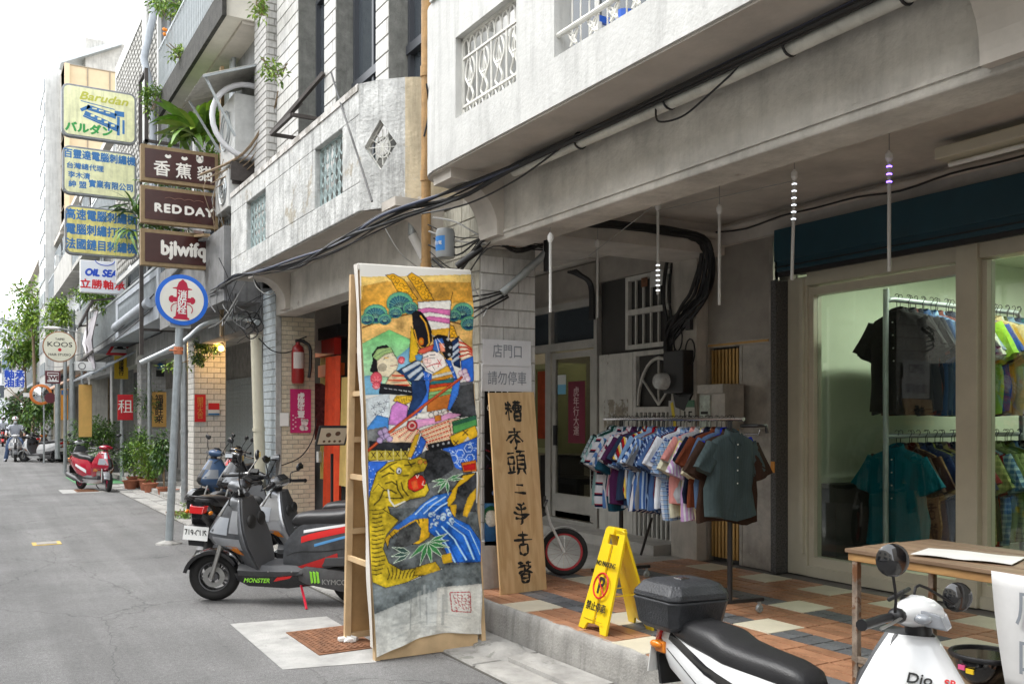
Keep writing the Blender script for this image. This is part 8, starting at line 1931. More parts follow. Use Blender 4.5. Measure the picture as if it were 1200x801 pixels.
fw = at(262,703, Z=0); rw = V(fw.x - 1.25 * math.cos(f1), fw.y - 1.25 * math.sin(f1),0)
s1 = scooter('graphite grey scooter with red stand and racing decals parked half behind the painted banner', rw, f1, GMET, BLKP, trimc=P('dusty_silver', (.30,.31,.33),.35, metal=.3, var=.3), head='apron', decals=((.42,-.2,(.62,.80),(.75,.95), RDT),(.40,-.42,(.80,.95),(.86,1.0), WHD),(.3,-.1,(.5,.66),(.56,.72), BLD),(.46,.1,(.02,.05),(.12,.3), RDT)), steer=.25, scale=1.06, standc=P('red_anodised', (.6,.02,.05),.3), rimc=ENG, mirrors=((.95,.25,1.25),(.90,-.30,1.22)))
text('KYMCO', .06,(.13,.176,.225),(-1,0,0),(0,0,1), STEEL, s1, bold=.001); text('RS', .09, bsurf(-.12,.42,1,.010),(-1,0,0),(0,0,1), WHD, s1, bold=.003, shear=.2)
m_ = MB()
for k in range(3): m_.prism([(0,0),(.018,.01),(.008,.09),(-.012,.1),(-.006,.05)], (.33 - k * .028,.158,.21),(-1,0,0),(0,0,1),.012)
m_.build('claw_mark', MONG, s1)
text('MONSTER', .05,(.80,.178,.225),(-1,0,0),(0,0,1), MONG, s1, bold=.001, shear=.3)
m_ = MB(); m_.prism([(0,0),(.14,.03),(.16,.05),(.03,.035)], (.66,.158,.215),(-1,0,0),(0,0,1),-.01); m_.build('skirt_decal', RDT, s1)
p2 = at(301,668, D=9.75); p2.z = 0; f2 = math.atan2(.55,-.83)
scooter('silver fronted scooter standing just behind the graphite grey one', (p2.x - 1.25 * math.cos(f2), p2.y - 1.25 * math.sin(f2),0), f2, SILV, BLKP, steer=-.3, visor=True, mirrors=((.93,.30,1.26),(.92,-.28,1.12)))
p3 = at(249,672, Z=0); f3 = math.atan2(.8,.6)
s3 = scooter('black scooter with a red tail lamp and number plate 719 CUS turned to the street', p3, f3, BLKP, DGP, plate='719·CUS', mirrors=((.93,.30,1.20),(.93,-.26,1.22)), lean=-4)
# apron emblem in yellow and blue on a machine inside the arcade
p4 = at(127,576, Z=0); f4 = math.atan2(-.93,.36)
s4 = scooter('red and silver scooter parked at the kerb beside the potted shrubs', (p4.x - 1.25 * math.cos(f4), p4.y - 1.25 * math.sin(f4),0), f4, REDP, SILV, rimc=P('rim_red', (.5,.01,.08),.3), head='apron', steer=-.35, decals=((.45,0,(.25,.45),(.45,.6), WHD),), mirrors=((.93,.27,1.28),(.93,-.30,1.05)))
p5 = at(18,541, Z=0); f5 = math.radians(-92)
s5 = scooter('white scooter with small orange side panels ridden towards the camera', (p5.x - 1.25 * math.cos(f5), p5.y - 1.25 * math.sin(f5),0), f5, WHT, DGP, head='apron', group='scooters on the street', lean=0)
p6 = at(71,541, Z=0); f6 = math.radians(120)
s6 = scooter('grey and orange scooter parked beyond the green bush', (p6.x, p6.y, 0), f6, ORG, P('scooter_grey_blue', (.3,.36,.4),.3, coat=.5))
scooter('white scooter parked next to the grey and orange one', (2.65,38.6,0), math.radians(135), WHT, WHT)
scooter('dark scooter parked close behind the white one near the far poles', (2.9,40.2,0), math.radians(140), BLKP, SILV)
scooter('black scooter standing in the arcade beyond the cream tiled pillar', (4.35,14.4,.12), math.radians(200), BLKP, DGP, mirrors=((.93,.30,1.24),(.93,-.26,1.18)))
s8 = scooter('old motor scooter with yellow trim standing under the warm bulb', (4.2,15.4,.12), math.radians(205), P('nose_blue', (.05,.1,.2),.3), BLKP)
scooter('red lamped dark scooter deepest in the arcade under the warm bulb', (4.9,16.3,.12), math.radians(190), BLKP, RDT)
scooter('pale scooter with white panels parked behind the red one', (3.0,27.2,0), math.radians(110), WHT, SILV)
scooter('small grey scooter far down the street by the pale wall', (2.6,47,0), math.radians(100), SILV, BLKP)
f9 = math.atan2(-.995,-.09)
s9 = scooter('white scooter with a long black seat and black top box in the right foreground', (3.0,3.14,0), math.radians(-90), WHT, WHT, sd=.13, head='bar', box=True, scale=.95, mround=True, mrz=-1.0, steer=.42, mirrors=((1.08,.40,1.0),(.96,-.22,1.20)), group='scooters on the street', lean=2, decals=((.30,-.34,(.60,.72),(.70,.9), BLKP),))
for sg in (-1,1):
 A_m = asurf(.755, sg * .50,.006); tx_ = (asurf(.755, sg * .62,.006) - asurf(.755, sg * .38,.006)).normalized() * (1 if sg > 0 else -1); up_ = (asurf(.80, sg * .5,.006) - asurf(.71, sg * .5,.006)).normalized()
 # lettering reads outwards on either side of the nose
 ux9 = tx_ if sg > 0 else -tx_
 ux9 = (asurf(.755, sg * .5 + .1,.006) - asurf(.755, sg * .5 - .1,.006)).normalized()
 text('Dio', .055, A_m, ux9, up_, INK, s9, bold=.0008, shear=.3, sx=1.1); text('SR', .04, asurf(.75, sg * .5 + .33,.009), ux9, up_, RDT, s9, bold=.0012, shear=.2)
MB().box(-.44,-.36,-.12,-.06,.53,.59).build('rear_signal', AMB, s9, bevel=.01)
# small child's bicycle wheel behind the wooden board
bc = thing('bicycle', 'small bicycle with a red rimmed black wheel poking out behind the wooden board', 'bicycle', at(640,672, Z=ZP))
bc.rotation_euler = (0,0, math.radians(-30)); bc.location = at(661,674, Z=ZP); bc.location.x -= 0
w_ = MB().torus((0,0,.21),.185,.025, 'Y', 32,8).build('front_wheel', RUBBER, bc, smooth=60)
MB().torus((0,0,.21),.158,.012, 'Y', 32,6).build('rim', P('rim_red2', (.45,.02,.03),.4), w_, smooth=60)
m_ = MB()
for k in range(14): a = k * math.pi / 7; m_.tube([(.01 * math.cos(a),.02 * (-1) ** k, .21 + .01 * math.sin(a)),(.155 * math.cos(a + .2),0,.21 + .155 * math.sin(a + .2))], .0016,4)
o = m_.build('spokes', CHROME, w_); o['kind'] = 'stuff'
MB().tube([(0,.04,.21),(-.12,.035,.46),(-.16,0,.62)], .012,8).tube([(0,-.04,.21),(-.12,-.035,.46)], .012,8).build('fork', WHITEP, bc, smooth=50)
m_ = MB(); m_.loft([[(.215 * math.cos(a), y_, .21 + .225 * math.sin(a)) for y_ in (-.03,0,.03)] for a in [math.radians(60 + k * 9) for k in range(11)]], closed=False).build('mudguard', WHITEP, bc)
MB().tube([(-.16,0,.55),(-.62,0,.30)], .016,8).tube([(-.62,0,.3),(-.95,0,.21)], .012,8).tube([(-.62,0,.3),(-.7,0,.62)], .013,8).build('frame', BLACK, bc, smooth=50)
w2 = MB().torus((-.98,0,.21),.185,.025, 'Y', 28,8).build('rear_wheel', RUBBER, bc, smooth=60)
MB().tube([(-.16,-.2,.68),(-.17,0,.62),(-.16,.2,.68)], .011,8).build('handlebar', BLACK, bc)
MB().ball((-.72,0,.65),(.11,.06,.03),12,6).build('saddle', BLACK, bc, smooth=60)
# ================================================================== PLANTS
TERRA = M('terracotta', (.36,.13,.07),.8, var=.3, sc=9, bump=.1); POTG = P('teal_planter', (.03,.14,.13),.6)
TWIG = M('dry_twig', (.26,.19,.12),.85, var=.3, sc=20, bump=.2)
def pot(t, r, h, m, x=0, y=0, z=0): return MB().lathe([(r * .7,0),(r * .95, h * .85),(r * 1.08, h * .86),(r * 1.08, h),(r * .9, h),(r * .85, h * .9)], (x, y, z), n=18).build('pot', m, t, smooth=40)
def shrub(label, loc, rad, n, size, potd=None, stem=True, name='potted_shrub', cat='plant', mats=None, droop=.2, seed=1, zc=None, group=None):
 t = thing(name, label, cat, loc, group=group); h0 = potd[1] if potd else 0
 if potd: pot(t, potd[0], potd[1], potd[2])
 c = V(0,0, zc if zc is not None else h0 + rad[2] * .95)
 if stem:
  m_ = MB(); rg = random.Random(seed)
  for k in range(5): e = c + V(rg.uniform(-.6,.6) * rad[0], rg.uniform(-.6,.6) * rad[1], rg.uniform(-.2,.6) * rad[2]); m_.tube(spline([(0,0, h0 * .8),(e.x * .3, e.y * .3,(h0 + e.z) / 2), e], 4), [.014] * 4 + [.009] * 5,5)
  m_.build('stem', TWIG, t)
 mb = MB(); leaf_cloud(mb, c, rad, int(n * 2.2), size * .8, droop, seed, hollow=.1); mb.build('foliage', mats or [LEAF_A, LEAF_D], t, smooth=0)
 return t
def big_leaf_plant(name, label, loc, n, L_, w_, bend=(.3,1.), seed=3, mats=(LEAF_A, LEAF_B), dirs=(0,6.283), tilt=(10,70), cat='plant'):
 t = thing(name, label, cat, loc); rg = random.Random(seed); src = []
 for k in range(4):
  o = blade(L_, w_, bend[0] + (bend[1] - bend[0]) * k / 3,6).build('leaf', mats[k % len(mats)], t, smooth=70); src.append(o)
 for k in range(n):
  q = src[k] if k < 4 else inst(src[k % 4], t, (0,0,0))
  q.rotation_euler = (rg.uniform(-.4,.4),-math.radians(rg.uniform(*tilt)) * .8, rg.uniform(*dirs)); s_ = rg.uniform(.6,1.1); q.scale = (s_,) * 3; q.location = (rg.uniform(-.04,.04), rg.uniform(-.04,.04), rg.uniform(-.03,.05))
 return t
LEAF_F = M('leaf_fresh_green', (.22,.42,.05),.4, var=.3, sc=9, bump=0)
# bird's nest ferns above the brown signs
for k, (u, v, Y, s_, lb) in enumerate(((232,160,15.2,1.25, 'large bright green fern standing above the top brown sign'),(256,168,15.5,1.0, 'bright green fern to the right behind the top brown sign'),(212,164,15.6,.85, 'smaller fern at the left end above the top brown sign'))):
 big_leaf_plant('fern', lb, at(u, v, Y=Y),46,.62 * s_, .062 * s_, seed=k + 2, mats=(LEAF_A, LEAF_B, LEAF_F), tilt=(-10,65))
big_leaf_plant('palm_plant', 'spiky long leaved plant overlapping the lower cream signs', at(160,250, Y=18.9),42,.85,.028, bend=(.5,1.1), seed=8, mats=(LEAF_D, LEAF_A), tilt=(-5,60))
big_leaf_plant('palm_plant', 'drooping spiky leaves below the lowest yellow sign', at(158,275, Y=19.1),22,.6,.024, bend=(.8,1.3), seed=9, mats=(LEAF_A, LEAF_B), tilt=(-20,30))
MB().box(3.0,3.5,14.3,15.9,4.95,5.0).build('plant_shelf', IR, b3)
V_ = [
('climbing_plant', 'leafy shrub on the rack frame beside the white rain pipe', (178,118),17.8,(.22,.22,.28),220,.10, [LEAF_A, LEAF_B]),
('climbing_plant', 'small sprig of bright leaves beside the third floor railing', (208,62),16.0,(.2,.2,.14),70,.11, [LEAF_B, LEAF_A]),
('climbing_plant', 'mass of yellow green creepers on the third floor balcony top left', (205,12),17.0,(.5,.5,.35),420,.11, [LEAF_A, LEAF_B]),
('climbing_plant', 'bright creeper hanging beside the old brick pier at the top', (308,8),12.2,(.16,.16,.2),90,.10, [LEAF_B, LEAF_A]),
('climbing_plant', 'light green twig growing out of the tiled pier', (322,82),11.2,(.26,.2,.12),60,.10, [LEAF_B, LEAF_A]),
('climbing_plant', 'green tufts behind the brown signs at their right end', (262,190),14.8,(.35,.3,.25),260,.12, [LEAF_A, LEAF_B]),
('climbing_plant', 'green tufts showing between the top and middle brown signs', (215,214),15.0,(.7,.2,.08),200,.10, [LEAF_A, LEAF_D]),
('climbing_plant', 'leafy growth showing between the middle and lowest brown signs', (195,263),15.4,(.6,.2,.1),160,.12, [LEAF_D, LEAF_A]),
('climbing_plant', 'yellow green vine hanging down the pale tiled pillar', (240,412),17.3,(.28,.15,.30),380,.09, [LEAF_D, LEAF_B]),
('climbing_plant', 'sparse yellow green tuft beside the hydrant sign bracket', (207,428),16.9,(.3,.15,.12),60,.13, [LEAF_B, LEAF_A]),
('climbing_plant', 'bushy plant hanging below the white bearing sign', (110,352),26.5,(.55,.4,.38),420,.15, [LEAF_A, LEAF_B]),
('climbing_plant', 'yellow green bush on the balcony above the round sign', (66,375),33,(.55,.5,.75),420,.2, [LEAF_B, LEAF_A]),
('tree', 'tall hanging greenery against the sky left of the blank pale wall', (38,365),52,(1.3,1.2,1.8),650,.36, [LEAF_B, LEAF_A]),
('tree', 'mid green tree crown above the far bearing sign', (28,415),56,(1.4,1.2,1.6),650,.38, [LEAF_A, LEAF_B]),
('tree', 'dark green crown below the far bearing sign', (22,478),54,(1.2,1.0,1.5),500,.36, [LEAF_D, LEAF_A]),
('shrub', 'green shrub mass behind the convex mirror pole', (48,485),40,(.7,.6,.9),420,.24, [LEAF_A, LEAF_D]),
]
for k, (nm, lb, (u, v), Y, rad, n, sz, mt) in enumerate(V_):
 p_ = at(u, v, Y=Y); t = thing(nm, lb, 'tree' if nm == 'tree' else 'plant', p_)
 mb = MB(); leaf_cloud(mb, (0,0,0), rad, int(n * 2.2), sz * .75,.45,40 + k, hollow=.05); mb.build('crown' if nm == 'tree' else 'foliage', mt, t)
 m_ = MB(); rg = random.Random(k)
 for q in range(5): m_.tube(spline([(rg.uniform(-.2,.2) * rad[0], 0,-rad[2] * .6),(rg.uniform(-.5,.5) * rad[0], rg.uniform(-.3,.3) * rad[1], 0),(rg.uniform(-.9,.9) * rad[0], rg.uniform(-.5,.5) * rad[1], rad[2] * .7)], 4),.008 * (3 if nm == 'tree' else 1),4)
 if nm in ('tree', 'shrub'): m_.tube([(0,0,0),(.1,0,-p_.z * .5),(0,0,-p_.z)], [.06,.08,.1], 7)
 m_.build('trunk' if nm == 'tree' else 'stem', TWIG, t)
t = thing('orange_flowers', 'few small orange flowers in the third floor creepers', 'flowers', at(201,36, Y=16.8))
m_ = MB(); rg = random.Random(4)
for k in range(9): m_.ball((rg.uniform(-.2,.2), rg.uniform(-.1,.1), rg.uniform(-.2,.2)),.03,6,4)
o = m_.build('blossom', P('orange_petal', (.8,.25,.02),.6), t); o['kind'] = 'stuff'
# ground plants along the fronts
g_ = 'potted plants along the house fronts'
a = at(100,560, Z=0)
shrub('dense round dark green bush in a teal planter by the orange panel', V(3.25,29.0,0),(.85,.8,.75),1500,.13,(.38,.4, POTG), seed=2, group=g_)
shrub('white flowering light shrub right of the dense round bush', V(3.1,26.8,0),(.4,.4,.3),420,.09,(.22,.3, TERRA), seed=3, mats=[LEAF_A, P('white_petal', (.6,.62,.55),.6)], group=g_)
shrub('tall leafy potted shrub standing by the road hump sign pole', V(3.35,23.3,0),(.42,.42,.62),900,.10,(.17,.28, TERRA), seed=4, group=g_)
shrub('broad green potted shrub just right of the sign pole', V(3.5,22.4,0),(.42,.4,.45),800,.10,(.2,.28, TERRA), seed=5, mats=[LEAF_A, LEAF_B], group=g_)
shrub('slim climbing shrub behind the pots reaching the red cloth sign', V(3.75,24.0,0),(.35,.3,.85),700,.10, None, seed=6, mats=[LEAF_D, LEAF_A], zc=1.8, group=g_)
shrub('thin arching plant in an orange pot by the grey tiled pillar', V(3.55,20.6,0),(.24,.24,.42),260,.14,(.15,.2, TERRA), seed=7, mats=[LEAF_D, LEAF_A], droop=.9, zc=.95, group=g_)
shrub('small plant in a clay pot far along by the white wall', V(2.95,33.0,0),(.35,.3,.4),300,.12,(.2,.3, TERRA), seed=8, group=g_)
shrub('low weeds sprouting at the foot of the rain pipe', V(3.0,15.8,0),(.22,.3,.10),160,.07, None, stem=False, name='weed', seed=9, mats=[LEAF_A, LEAF_B], zc=.06)
shrub('low weeds at the base of the pale tiled pillar', V(3.4,17.0,0),(.2,.3,.09),140,.07, None, stem=False, name='weed', seed=10, mats=[LEAF_A, LEAF_B], zc=.07)
for k, (x_, y_) in enumerate(((3.2,22.9),(3.45,21.7),(3.75,20.9))):
 t = thing('flower_pot', ['empty brown clay pot between the shrubs', 'squat clay pot at the end of the plant row', 'small clay bowl beside the thin arching plant'][k], 'flower pot', (x_, y_, .0)); pot(t, .16,.22 if k < 2 else .12, TERRA)
t = thing('plastic_bag', 'pale plastic bags and bottles piled at the foot of the grey tiled pillar', 'bags', (3.85,20.0,.02));
for k in range(4): m_ = MB(); m_.ball((.12 * k, .1 * (k % 2),.14),(.1,.1,.15),8,6); m_.build('bag', [WHITEP, P('bag_blue', (.3,.45,.55),.4), SHOPF, TERRA][k], t, smooth=50)
green = struct(MB().box(2.3,3.4,25.2,28.6,.001,.007).build('pavement_paint', M('green_pavement_paint', (.10,.30,.13),.8, var=.4, sc=8, chip=(.25,.26,.24), chipt=.6)))
# ================================================================== PIPES AND CABLES
t = thing('beam_pipe', 'long white plastic conduit strapped under the white balcony along the grey beam', 'pipe')
MB().tube([(3.47,-3,3.47),(3.47,1,3.48),(3.47,3.6,3.46),(3.46,5.85,3.47)], .038,12).build('pipe', M('stained_white_pvc', (.60,.59,.53),.35, var=.25, sc=4, bump=0, streak=.3), t, smooth=60)
for y_ in (1.5,2.55,3.2,4.1,5.0): MB().torus((3.46, y_, 3.475),.052,.007, 'Y', 16,6).build('strap', CABLE, t, smooth=60)
rg = random.Random(5)
t = thing('cable_bundle', 'thick black cable bundle running from the white conduit across the old balcony', 'cables')
base = [(3.40,-3,3.50),(3.40,1,3.505),(3.40,3.6,3.49),(3.39,5.6,3.47),(3.25,6.35,3.40),(3.02,7.2,3.33),(2.98,8.3,3.27),(2.99,9.6,3.29),(3.0,11.0,3.42),(3.02,12.4,3.50),(3.1,14,3.5)]
for k in range(7):
 j = [V(x + rg.uniform(-.03,.02) * (2 if y > 6 else .7), y, z + rg.uniform(-.03,.02) * (2.2 if y > 6 else .8)) for x, y, z in base]
 MB().tube(spline(j, 6), rg.choice((.007,.009,.013)),6).build('cable', CABLE if k != 3 else P('cable_bluish', (.05,.06,.1),.5, var=0), t, smooth=60)
def wire(label, pts, r=.005, mat=CABLE, cat='cable', name='cable'):
 t = thing(name, label, cat); MB().tube(spline(pts, 6), r, 5).build('wire', mat, t, smooth=60); return t
wire('thin black cable looping below the white conduit', [(3.44,3.5,3.48),(3.42,3.75,3.38),(3.42,3.95,3.33),(3.42,4.15,3.36),(3.44,4.2,3.46)], .006)
wire('black cable drooping from the bundle to the console bracket', [(3.4,5.1,3.46),(3.38,5.7,3.36),(3.3,6.3,3.3),(3.2,6.9,3.33)], .007)
wire('black cable running down over the old limewashed balcony', [at(388,85, X=3.4), at(402,130, X=3.0), at(420,185, X=2.98), at(436,236, X=2.97)], .010)
wire('dark cable dropping from the roof in front of the drain pipe', [at(500,98, X=3.05), at(503,130, X=3.1), at(497,160, X=3.1)], .008)
wire('white wire swinging below the old balcony soffit', [at(296,318, X=3.0), at(300,335, X=3.02), at(313,345, X=3.1), at(322,342, X=3.3)], .006, CABLEG)
wire('thin pale wire hanging in front of the grey beam', [at(450,265, X=3.1), at(468,295, X=3.2), at(492,315, X=3.4)], .004, CABLEG)
wire('chain of dark cable hanging on the cream tiled pillar', [at(371,490, Y=12.2), at(366,515, Y=12.0), at(352,535, Y=11.9), at(330,545, Y=11.8)], .008)
wire('black cable from the extinguisher towards the tangled wires', [at(303,396, Y=12.3), at(318,410, Y=12.3), at(334,413, Y=12.3), at(350,408, Y=12.3)], .008)
# tangled wires left of the old balcony
t = thing('wire_tangle', 'messy tangle of thin wires between the hydrant sign and the old balcony', 'cables')
for k in range(16):
 u0, v0 = rg.uniform(240,325), rg.uniform(300,345); u1, v1 = rg.uniform(235,322), rg.uniform(345,402)
 Y_ = rg.uniform(12.2,13.4); pts = [at(u0, v0, Y=Y_), at((u0 + u1) / 2 + rg.uniform(-22,22),(v0 + v1) / 2 + rg.uniform(-8,20), Y=Y_ + rg.uniform(-.4,.2)), at(u1, v1, Y=Y_ + rg.uniform(-.3,.3))]
 MB().tube(spline(pts, 5), rg.choice((.004,.006,.009)),4).build('wire', rg.choice((CABLE, CABLE, CABLEG)), t)
for k in range(5):
 c = at(286 + k * 4,375 + (k % 3) * 6, Y=12.4); R_ = rg.uniform(.06,.11)
 MB().tube([c + V(R_ * math.cos(a),.03 * math.sin(3 * a), R_ * 1.2 * math.sin(a)) for a in [i * .42 for i in range(16)]], .009,5).build('loop', CABLE, t)
t = thing('wire_tangle', 'wires and twigs hanging around the right end of the brown signs', 'cables')
for k in range(12):
 u0 = rg.uniform(256,300); pts = [at(u0, rg.uniform(165,215), Y=13.9), at(u0 + rg.uniform(-25,15), rg.uniform(215,260), Y=13.8), at(u0 + rg.uniform(-15,8), rg.uniform(265,315), Y=13.9)]
 MB().tube(spline(pts, 5),.006,4).build('wire', rg.choice((CABLEG, TWIG, CABLE)), t)
for k in range(7):
 pts = [at(330 + rg.uniform(-5,5),98 + rg.uniform(-4,10), Y=12.3), at(318,130 + k * 3, Y=12.6), at(285 + k * 4,180 + k * 4, Y=13.2), at(235 + k * 6,205 + k * 5, Y=13.9)]
 if k < 4: MB().tube(spline(pts, 5),.009 if k else .02,5).build('branch', TWIG, t)
# cables and lamp on the white pillar
t = thing('wire_tangle', 'black and grey cables knotted across the top of the white pillar', 'cables')
for k in range(9):
 Y_ = 6.5 - .01 * k; pts = [at(505 + rg.uniform(-4,4),255 + k * 8, Y=7.0), at(535,262 + k * 10 + rg.uniform(-6,6), Y=6.75), at(570 + rg.uniform(-5,5),283 + rg.uniform(-8,10), Y=Y_), at(605,288 + rg.uniform(-5,7), Y=Y_), at(636,290 + rg.uniform(-4,6), Y=Y_)]
 MB().tube(spline(pts, 5), rg.choice((.005,.008,.012)),5).build('cable', rg.choice((CABLE, CABLE, CABLEG)), t)
for k in range(5): MB().tube(spline([at(592 + k, 340 + k * 2, Y=6.5), at(572,344 + k * 5 + rg.uniform(-3,3), Y=6.5), at(548,348 + k * 7, Y=6.6), at(520,352 + k * 8, Y=6.9)], 4),.008,5).build('cable', CABLE, t)
MB().tube(spline([at(553,325, Y=6.5), at(560,345, Y=6.5), at(575,350, Y=6.5), at(566,372, Y=6.5)], 4),.005,5).build('cable', CABLEG, t)
t = thing('conduit', 'slanting grey conduit rising across the white pillar to the beam', 'pipe')
MB().tube([at(588,344, Y=6.5), at(634,302, Y=6.48), at(641,294, Y=6.46)], .032,10).build('pipe', GALV, t, smooth=60); MB().tube([at(641,262, Y=6.45), at(641,318, Y=6.45)], .03,8).build('socket', CABLE, t)
MB().tube([at(535,312, Y=6.62), at(565,290, Y=6.52)], .028,8).build('black_sleeve', CABLE, t, smooth=60)
t = thing('work_lamp', 'small orange and black lamp clipped under the beam on the white pillar', 'lamp', at(598,285, Y=6.45)); MB().box(-.05,.05,-.03,.03,-.03,.04).build('case', BLACK, t, bevel=.01); MB().box(-.045,.03,-.036,-.03,-.03,.02).build('lens', P('lamp_orange', (.75,.3,.02),.3), t)
# sky wires far left
for k in range(4):
 wire(['uppermost thin wire against the sky on the far left', 'second thin wire crossing the sky on the far left', 'third sagging wire over the far street', 'lowest wire over the far street by the gable'][k], sag(V(-3,60 + k * 8,8.5 + k), V(3.4,62 + k * 9,7.2 + k * .9),.4),.018, CABLE)
wire('telephone wire running along the row above the round sign', sag(V(3.0,18.5,4.0), V(2.9,40,4.2),.5),.014)
wire('second telephone wire running along the row', sag(V(2.95,18.5,3.7), V(2.85,44,3.9),.4),.014)
for k, (x_, y_, h_) in enumerate(((2.9,33.5,5.2),(3.1,46,6.5))):
 t = thing('utility_pole', ['slim grey steel pole rising behind the white parked scooter', 'slim pole further down by the pale wall'][k], 'pole', (x_, y_, 0)); MB().tube([(0,0,0),(0,0, h_)], .09,10).build('shaft', GALV, t, smooth=60)
 MB().bar((-.5,0, h_ - .5),(.5,0, h_ - .5),.06,.06).build('crossarm', GALV, t)
t = thing('street_lamp', 'white street lamp arm reaching out above the round hair studio sign', 'street lamp', (3.0,31.5,0)); MB().tube([(0,0,0),(0,0,4.3),(-.7,-.2,4.4)], .04,8).build('pole', GALV, t, smooth=60); MB().ball((-.85,-.22,4.4),(.24,.08,.05),12,6).build('lamp_head', WHITEP, t, smooth=60)
# ================================================================== PEOPLE
SKIN = P('skin', (.48,.28,.2),.55)
def person(label, loc, rz, shirt_c, trouser_c, helmet_c, pose='ride', bag=None):
 t = thing('person', label, 'person', loc, rz)
 J = {'pel': (0,0,.80), 'sp': (.05,0,1.0), 'ch': (.12,0,1.22), 'nk': (.13,0,1.40), 'hd': (.15,0,1.52),
  'hl': (.02,.11,.80), 'kl': (.42,.20,.72), 'al': (.40,.30,.28), 'tl': (.56,.34,.05), 'hr': (.02,-.11,.80), 'kr': (.42,-.20,.72), 'ar': (.40,-.32,.10), 'tr': (.58,-.36,.03),
  'sl': (.12,.19,1.34), 'el': (.28,.30,1.12), 'wl': (.56,.31,1.0), 'sr': (.12,-.19,1.34), 'er': (.28,-.30,1.12), 'wr': (.56,-.31,1.0)}
 J['al'] = (.36,.34,.10); J['tl'] = (.54,.38,.04)
 names = list(J); idx = {k: i for i, k in enumerate(names)}
 E_ = [('pel', 'sp'),('sp', 'ch'),('ch', 'nk'),('nk', 'hd'),('pel', 'hl'),('hl', 'kl'),('kl', 'al'),('al', 'tl'),('pel', 'hr'),('hr', 'kr'),('kr', 'ar'),('ar', 'tr'),('ch', 'sl'),('sl', 'el'),('el', 'wl'),('ch', 'sr'),('sr', 'er'),('er', 'wr')]
 R = dict(pel=.15, sp=.145, ch=.17, nk=.06, hd=.095, hl=.11, kl=.08, al=.05, tl=.04, hr=.11, kr=.08, ar=.05, tr=.04, sl=.08, el=.055, wl=.035, sr=.08, er=.055, wr=.035)
 me = bpy.data.meshes.new('body'); me.from_pydata([J[k] for k in names], [(idx[a], idx[b]) for a, b in E_], [])
 me.materials.append(shirt_c); o = bpy.data.objects.new('body', me); COL.objects.link(o); o.parent = t
 sk = o.modifiers.new('skin', 'SKIN'); sk.use_smooth_shade = True
 for i, k in enumerate(names): me.skin_vertices[0].data[i].radius = (R[k], R[k]);
 me.skin_vertices[0].data[0].use_root = True
 ss = o.modifiers.new('sub', 'SUBSURF'); ss.levels = 1; ss.render_levels = 2
 for sg, a_ in ((1, 'l'),(-1, 'r')):
  MB().tube(spline([J['h' + a_], J['k' + a_], J['a' + a_]], 6), [.125] * 4 + [.10] * 5 + [.075] * 4,10).build('trouser_leg', trouser_c, t, smooth=60)
  q = V(*J['a' + a_]); MB().ball((q.x + .07, q.y, .05),(.14,.05,.05),12,6).build('shoe', INK, t, smooth=60)
  wq = V(*J['w' + a_]); hd = MB().ball((wq.x + .03, wq.y, wq.z),(.045,.04,.02),8,6)
  for f in range(4): hd.tube([(wq.x + .05, wq.y - .03 + f * .02, wq.z + .012),(wq.x + .095 - .006 * abs(f - 1.5), wq.y - .03 + f * .02, wq.z + .005),(wq.x + .085, wq.y - .03 + f * .02, wq.z - .03)], .009,5)
  hd.tube([(wq.x + .02, wq.y - sg * .04, wq.z),(wq.x + .06, wq.y - sg * .055, wq.z - .01)], .01,5); hd.build('hand', SKIN, t, smooth=60)
  MB().tube([V(*J['e' + a_]).lerp(wq, .1), wq], [.05,.036], 8).build('forearm', SKIN, t, smooth=60)
 h = V(.17,0,1.56)
 MB().ball(h, (.085,.075,.11),14,10).build('head', SKIN, t, smooth=60)
 MB().ball(h + V(.055,0,-.045),(.045,.06,.05),10,8).build('face_mask', P('mask_white', (.6,.68,.72),.7), t, smooth=60)
 for sg in (-1,1): MB().ball(h + V(.078, sg * .03,.02),(.008,.014,.008),8,5).build('eye', INK, t)
 m_ = MB(); m_.loft([[(h.x - .02 + .135 * math.cos(p_) * math.cos(b),.125 * math.cos(p_) * math.sin(b), h.z + .045 + .125 * math.sin(p_)) for b in [2 * math.pi * i / 20 for i in range(20)]] for p_ in (0,.3,.6,.9,1.2,1.5)]); m_.build('helmet', helmet_c, t, smooth=60)
 MB().box(h.x - .02, h.x + .13,-.02,.02, h.z + .10, h.z + .155).build('helmet_stripe', RD, t, bevel=.01)
 if bag: MB().box(-.18,.06,.22,.52,.85,1.3).build('bag', bag, t, bevel=.05)
 return t
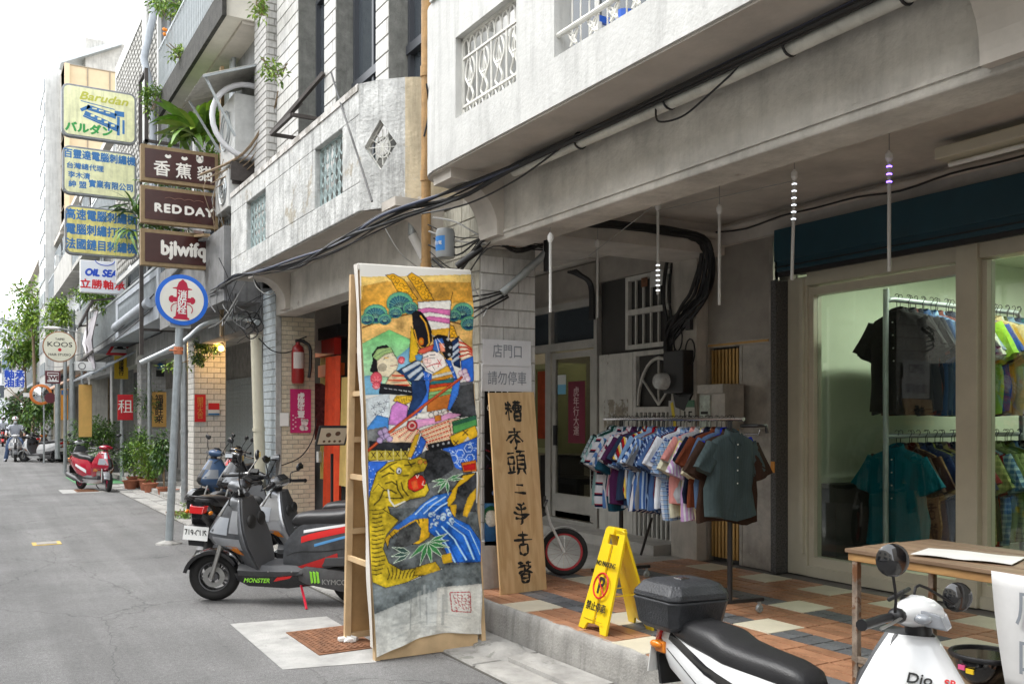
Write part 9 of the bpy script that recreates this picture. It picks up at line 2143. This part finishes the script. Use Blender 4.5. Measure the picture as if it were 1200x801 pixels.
JEAN = M('blue_jeans', (.06,.10,.2),.85, var=.3, sc=10, bump=.1)
pr = s5.location
person('rider in a pale grey shirt and white helmet with face mask on the white scooter', (pr.x + .32 * math.cos(f5), pr.y + .32 * math.sin(f5),0), f5, P('rider_shirt', (.42,.44,.5),.8), JEAN, WHT, bag=BLACK)
q5 = at(4,523, Z=0); s7 = scooter('dark scooter with a rider coming behind the white one', (q5.x, q5.y + 1.2,0), f5, BLKP, RDT, group='scooters on the street', lean=0)
person('second rider in a light shirt and dark helmet further behind on the left', (q5.x, q5.y + .9,0), f5, P('rider_shirt2', (.5,.52,.58),.8), INK, BLKP)
vn = thing('van', 'white van far down the street at the left edge', 'van', (1.2,112,0))
m_ = MB(); m_.loft([[(-.9, y_, .4),(.9, y_, .4),(.92, y_, 1.1),(.8, y_, z_),(-.8, y_, z_),(-.92, y_, 1.1)] for y_, z_ in ((0,1.1),(.5,1.9),(4.4,1.95),(4.5,1.8))]); m_.build('body', WHT, vn, smooth=30)
MB().box(-.7,.7,.1,.3,1.2,1.75).build('windscreen', GLSD, vn)
for sg in (-1,1): MB().torus((sg * .8,.9,.33),.23,.1, 'X', 16,6).build('wheel', RUBBER, vn, smooth=60)
for sg in (-1,1): MB().box(sg * .6 - .15, sg * .6 + .15,-.05,0,.7,.85).build('headlight', CLEAR, vn)
# helmets and clutter in the third arcade
for k, (x_, y_, z_, lb) in enumerate(((4.5,14.1,.95, 'grey cloth bag hanging on the scooter in the third arcade'),(4.7,15.0,.8, 'red lamp box on the machine in the third arcade'))):
 t = thing('bag' if k == 0 else 'lamp_box', lb, 'bag' if k == 0 else 'box', (x_, y_, z_)); MB().ball((0,0,0),(.14,.14,.2) if k == 0 else (.1,.1,.07),10,8).build('pouch', M('grey_pink_cloth', (.25,.2,.2),.8) if k == 0 else REDL, t, smooth=60)
t = thing('scattered_tape', 'white pipe end lying on the ground at the banner foot', 'scrap', at(398,752, Z=.02)); MB().box(0,.1,0,.05,0,.03).build('piece', WHITEP, t, bevel=.008)
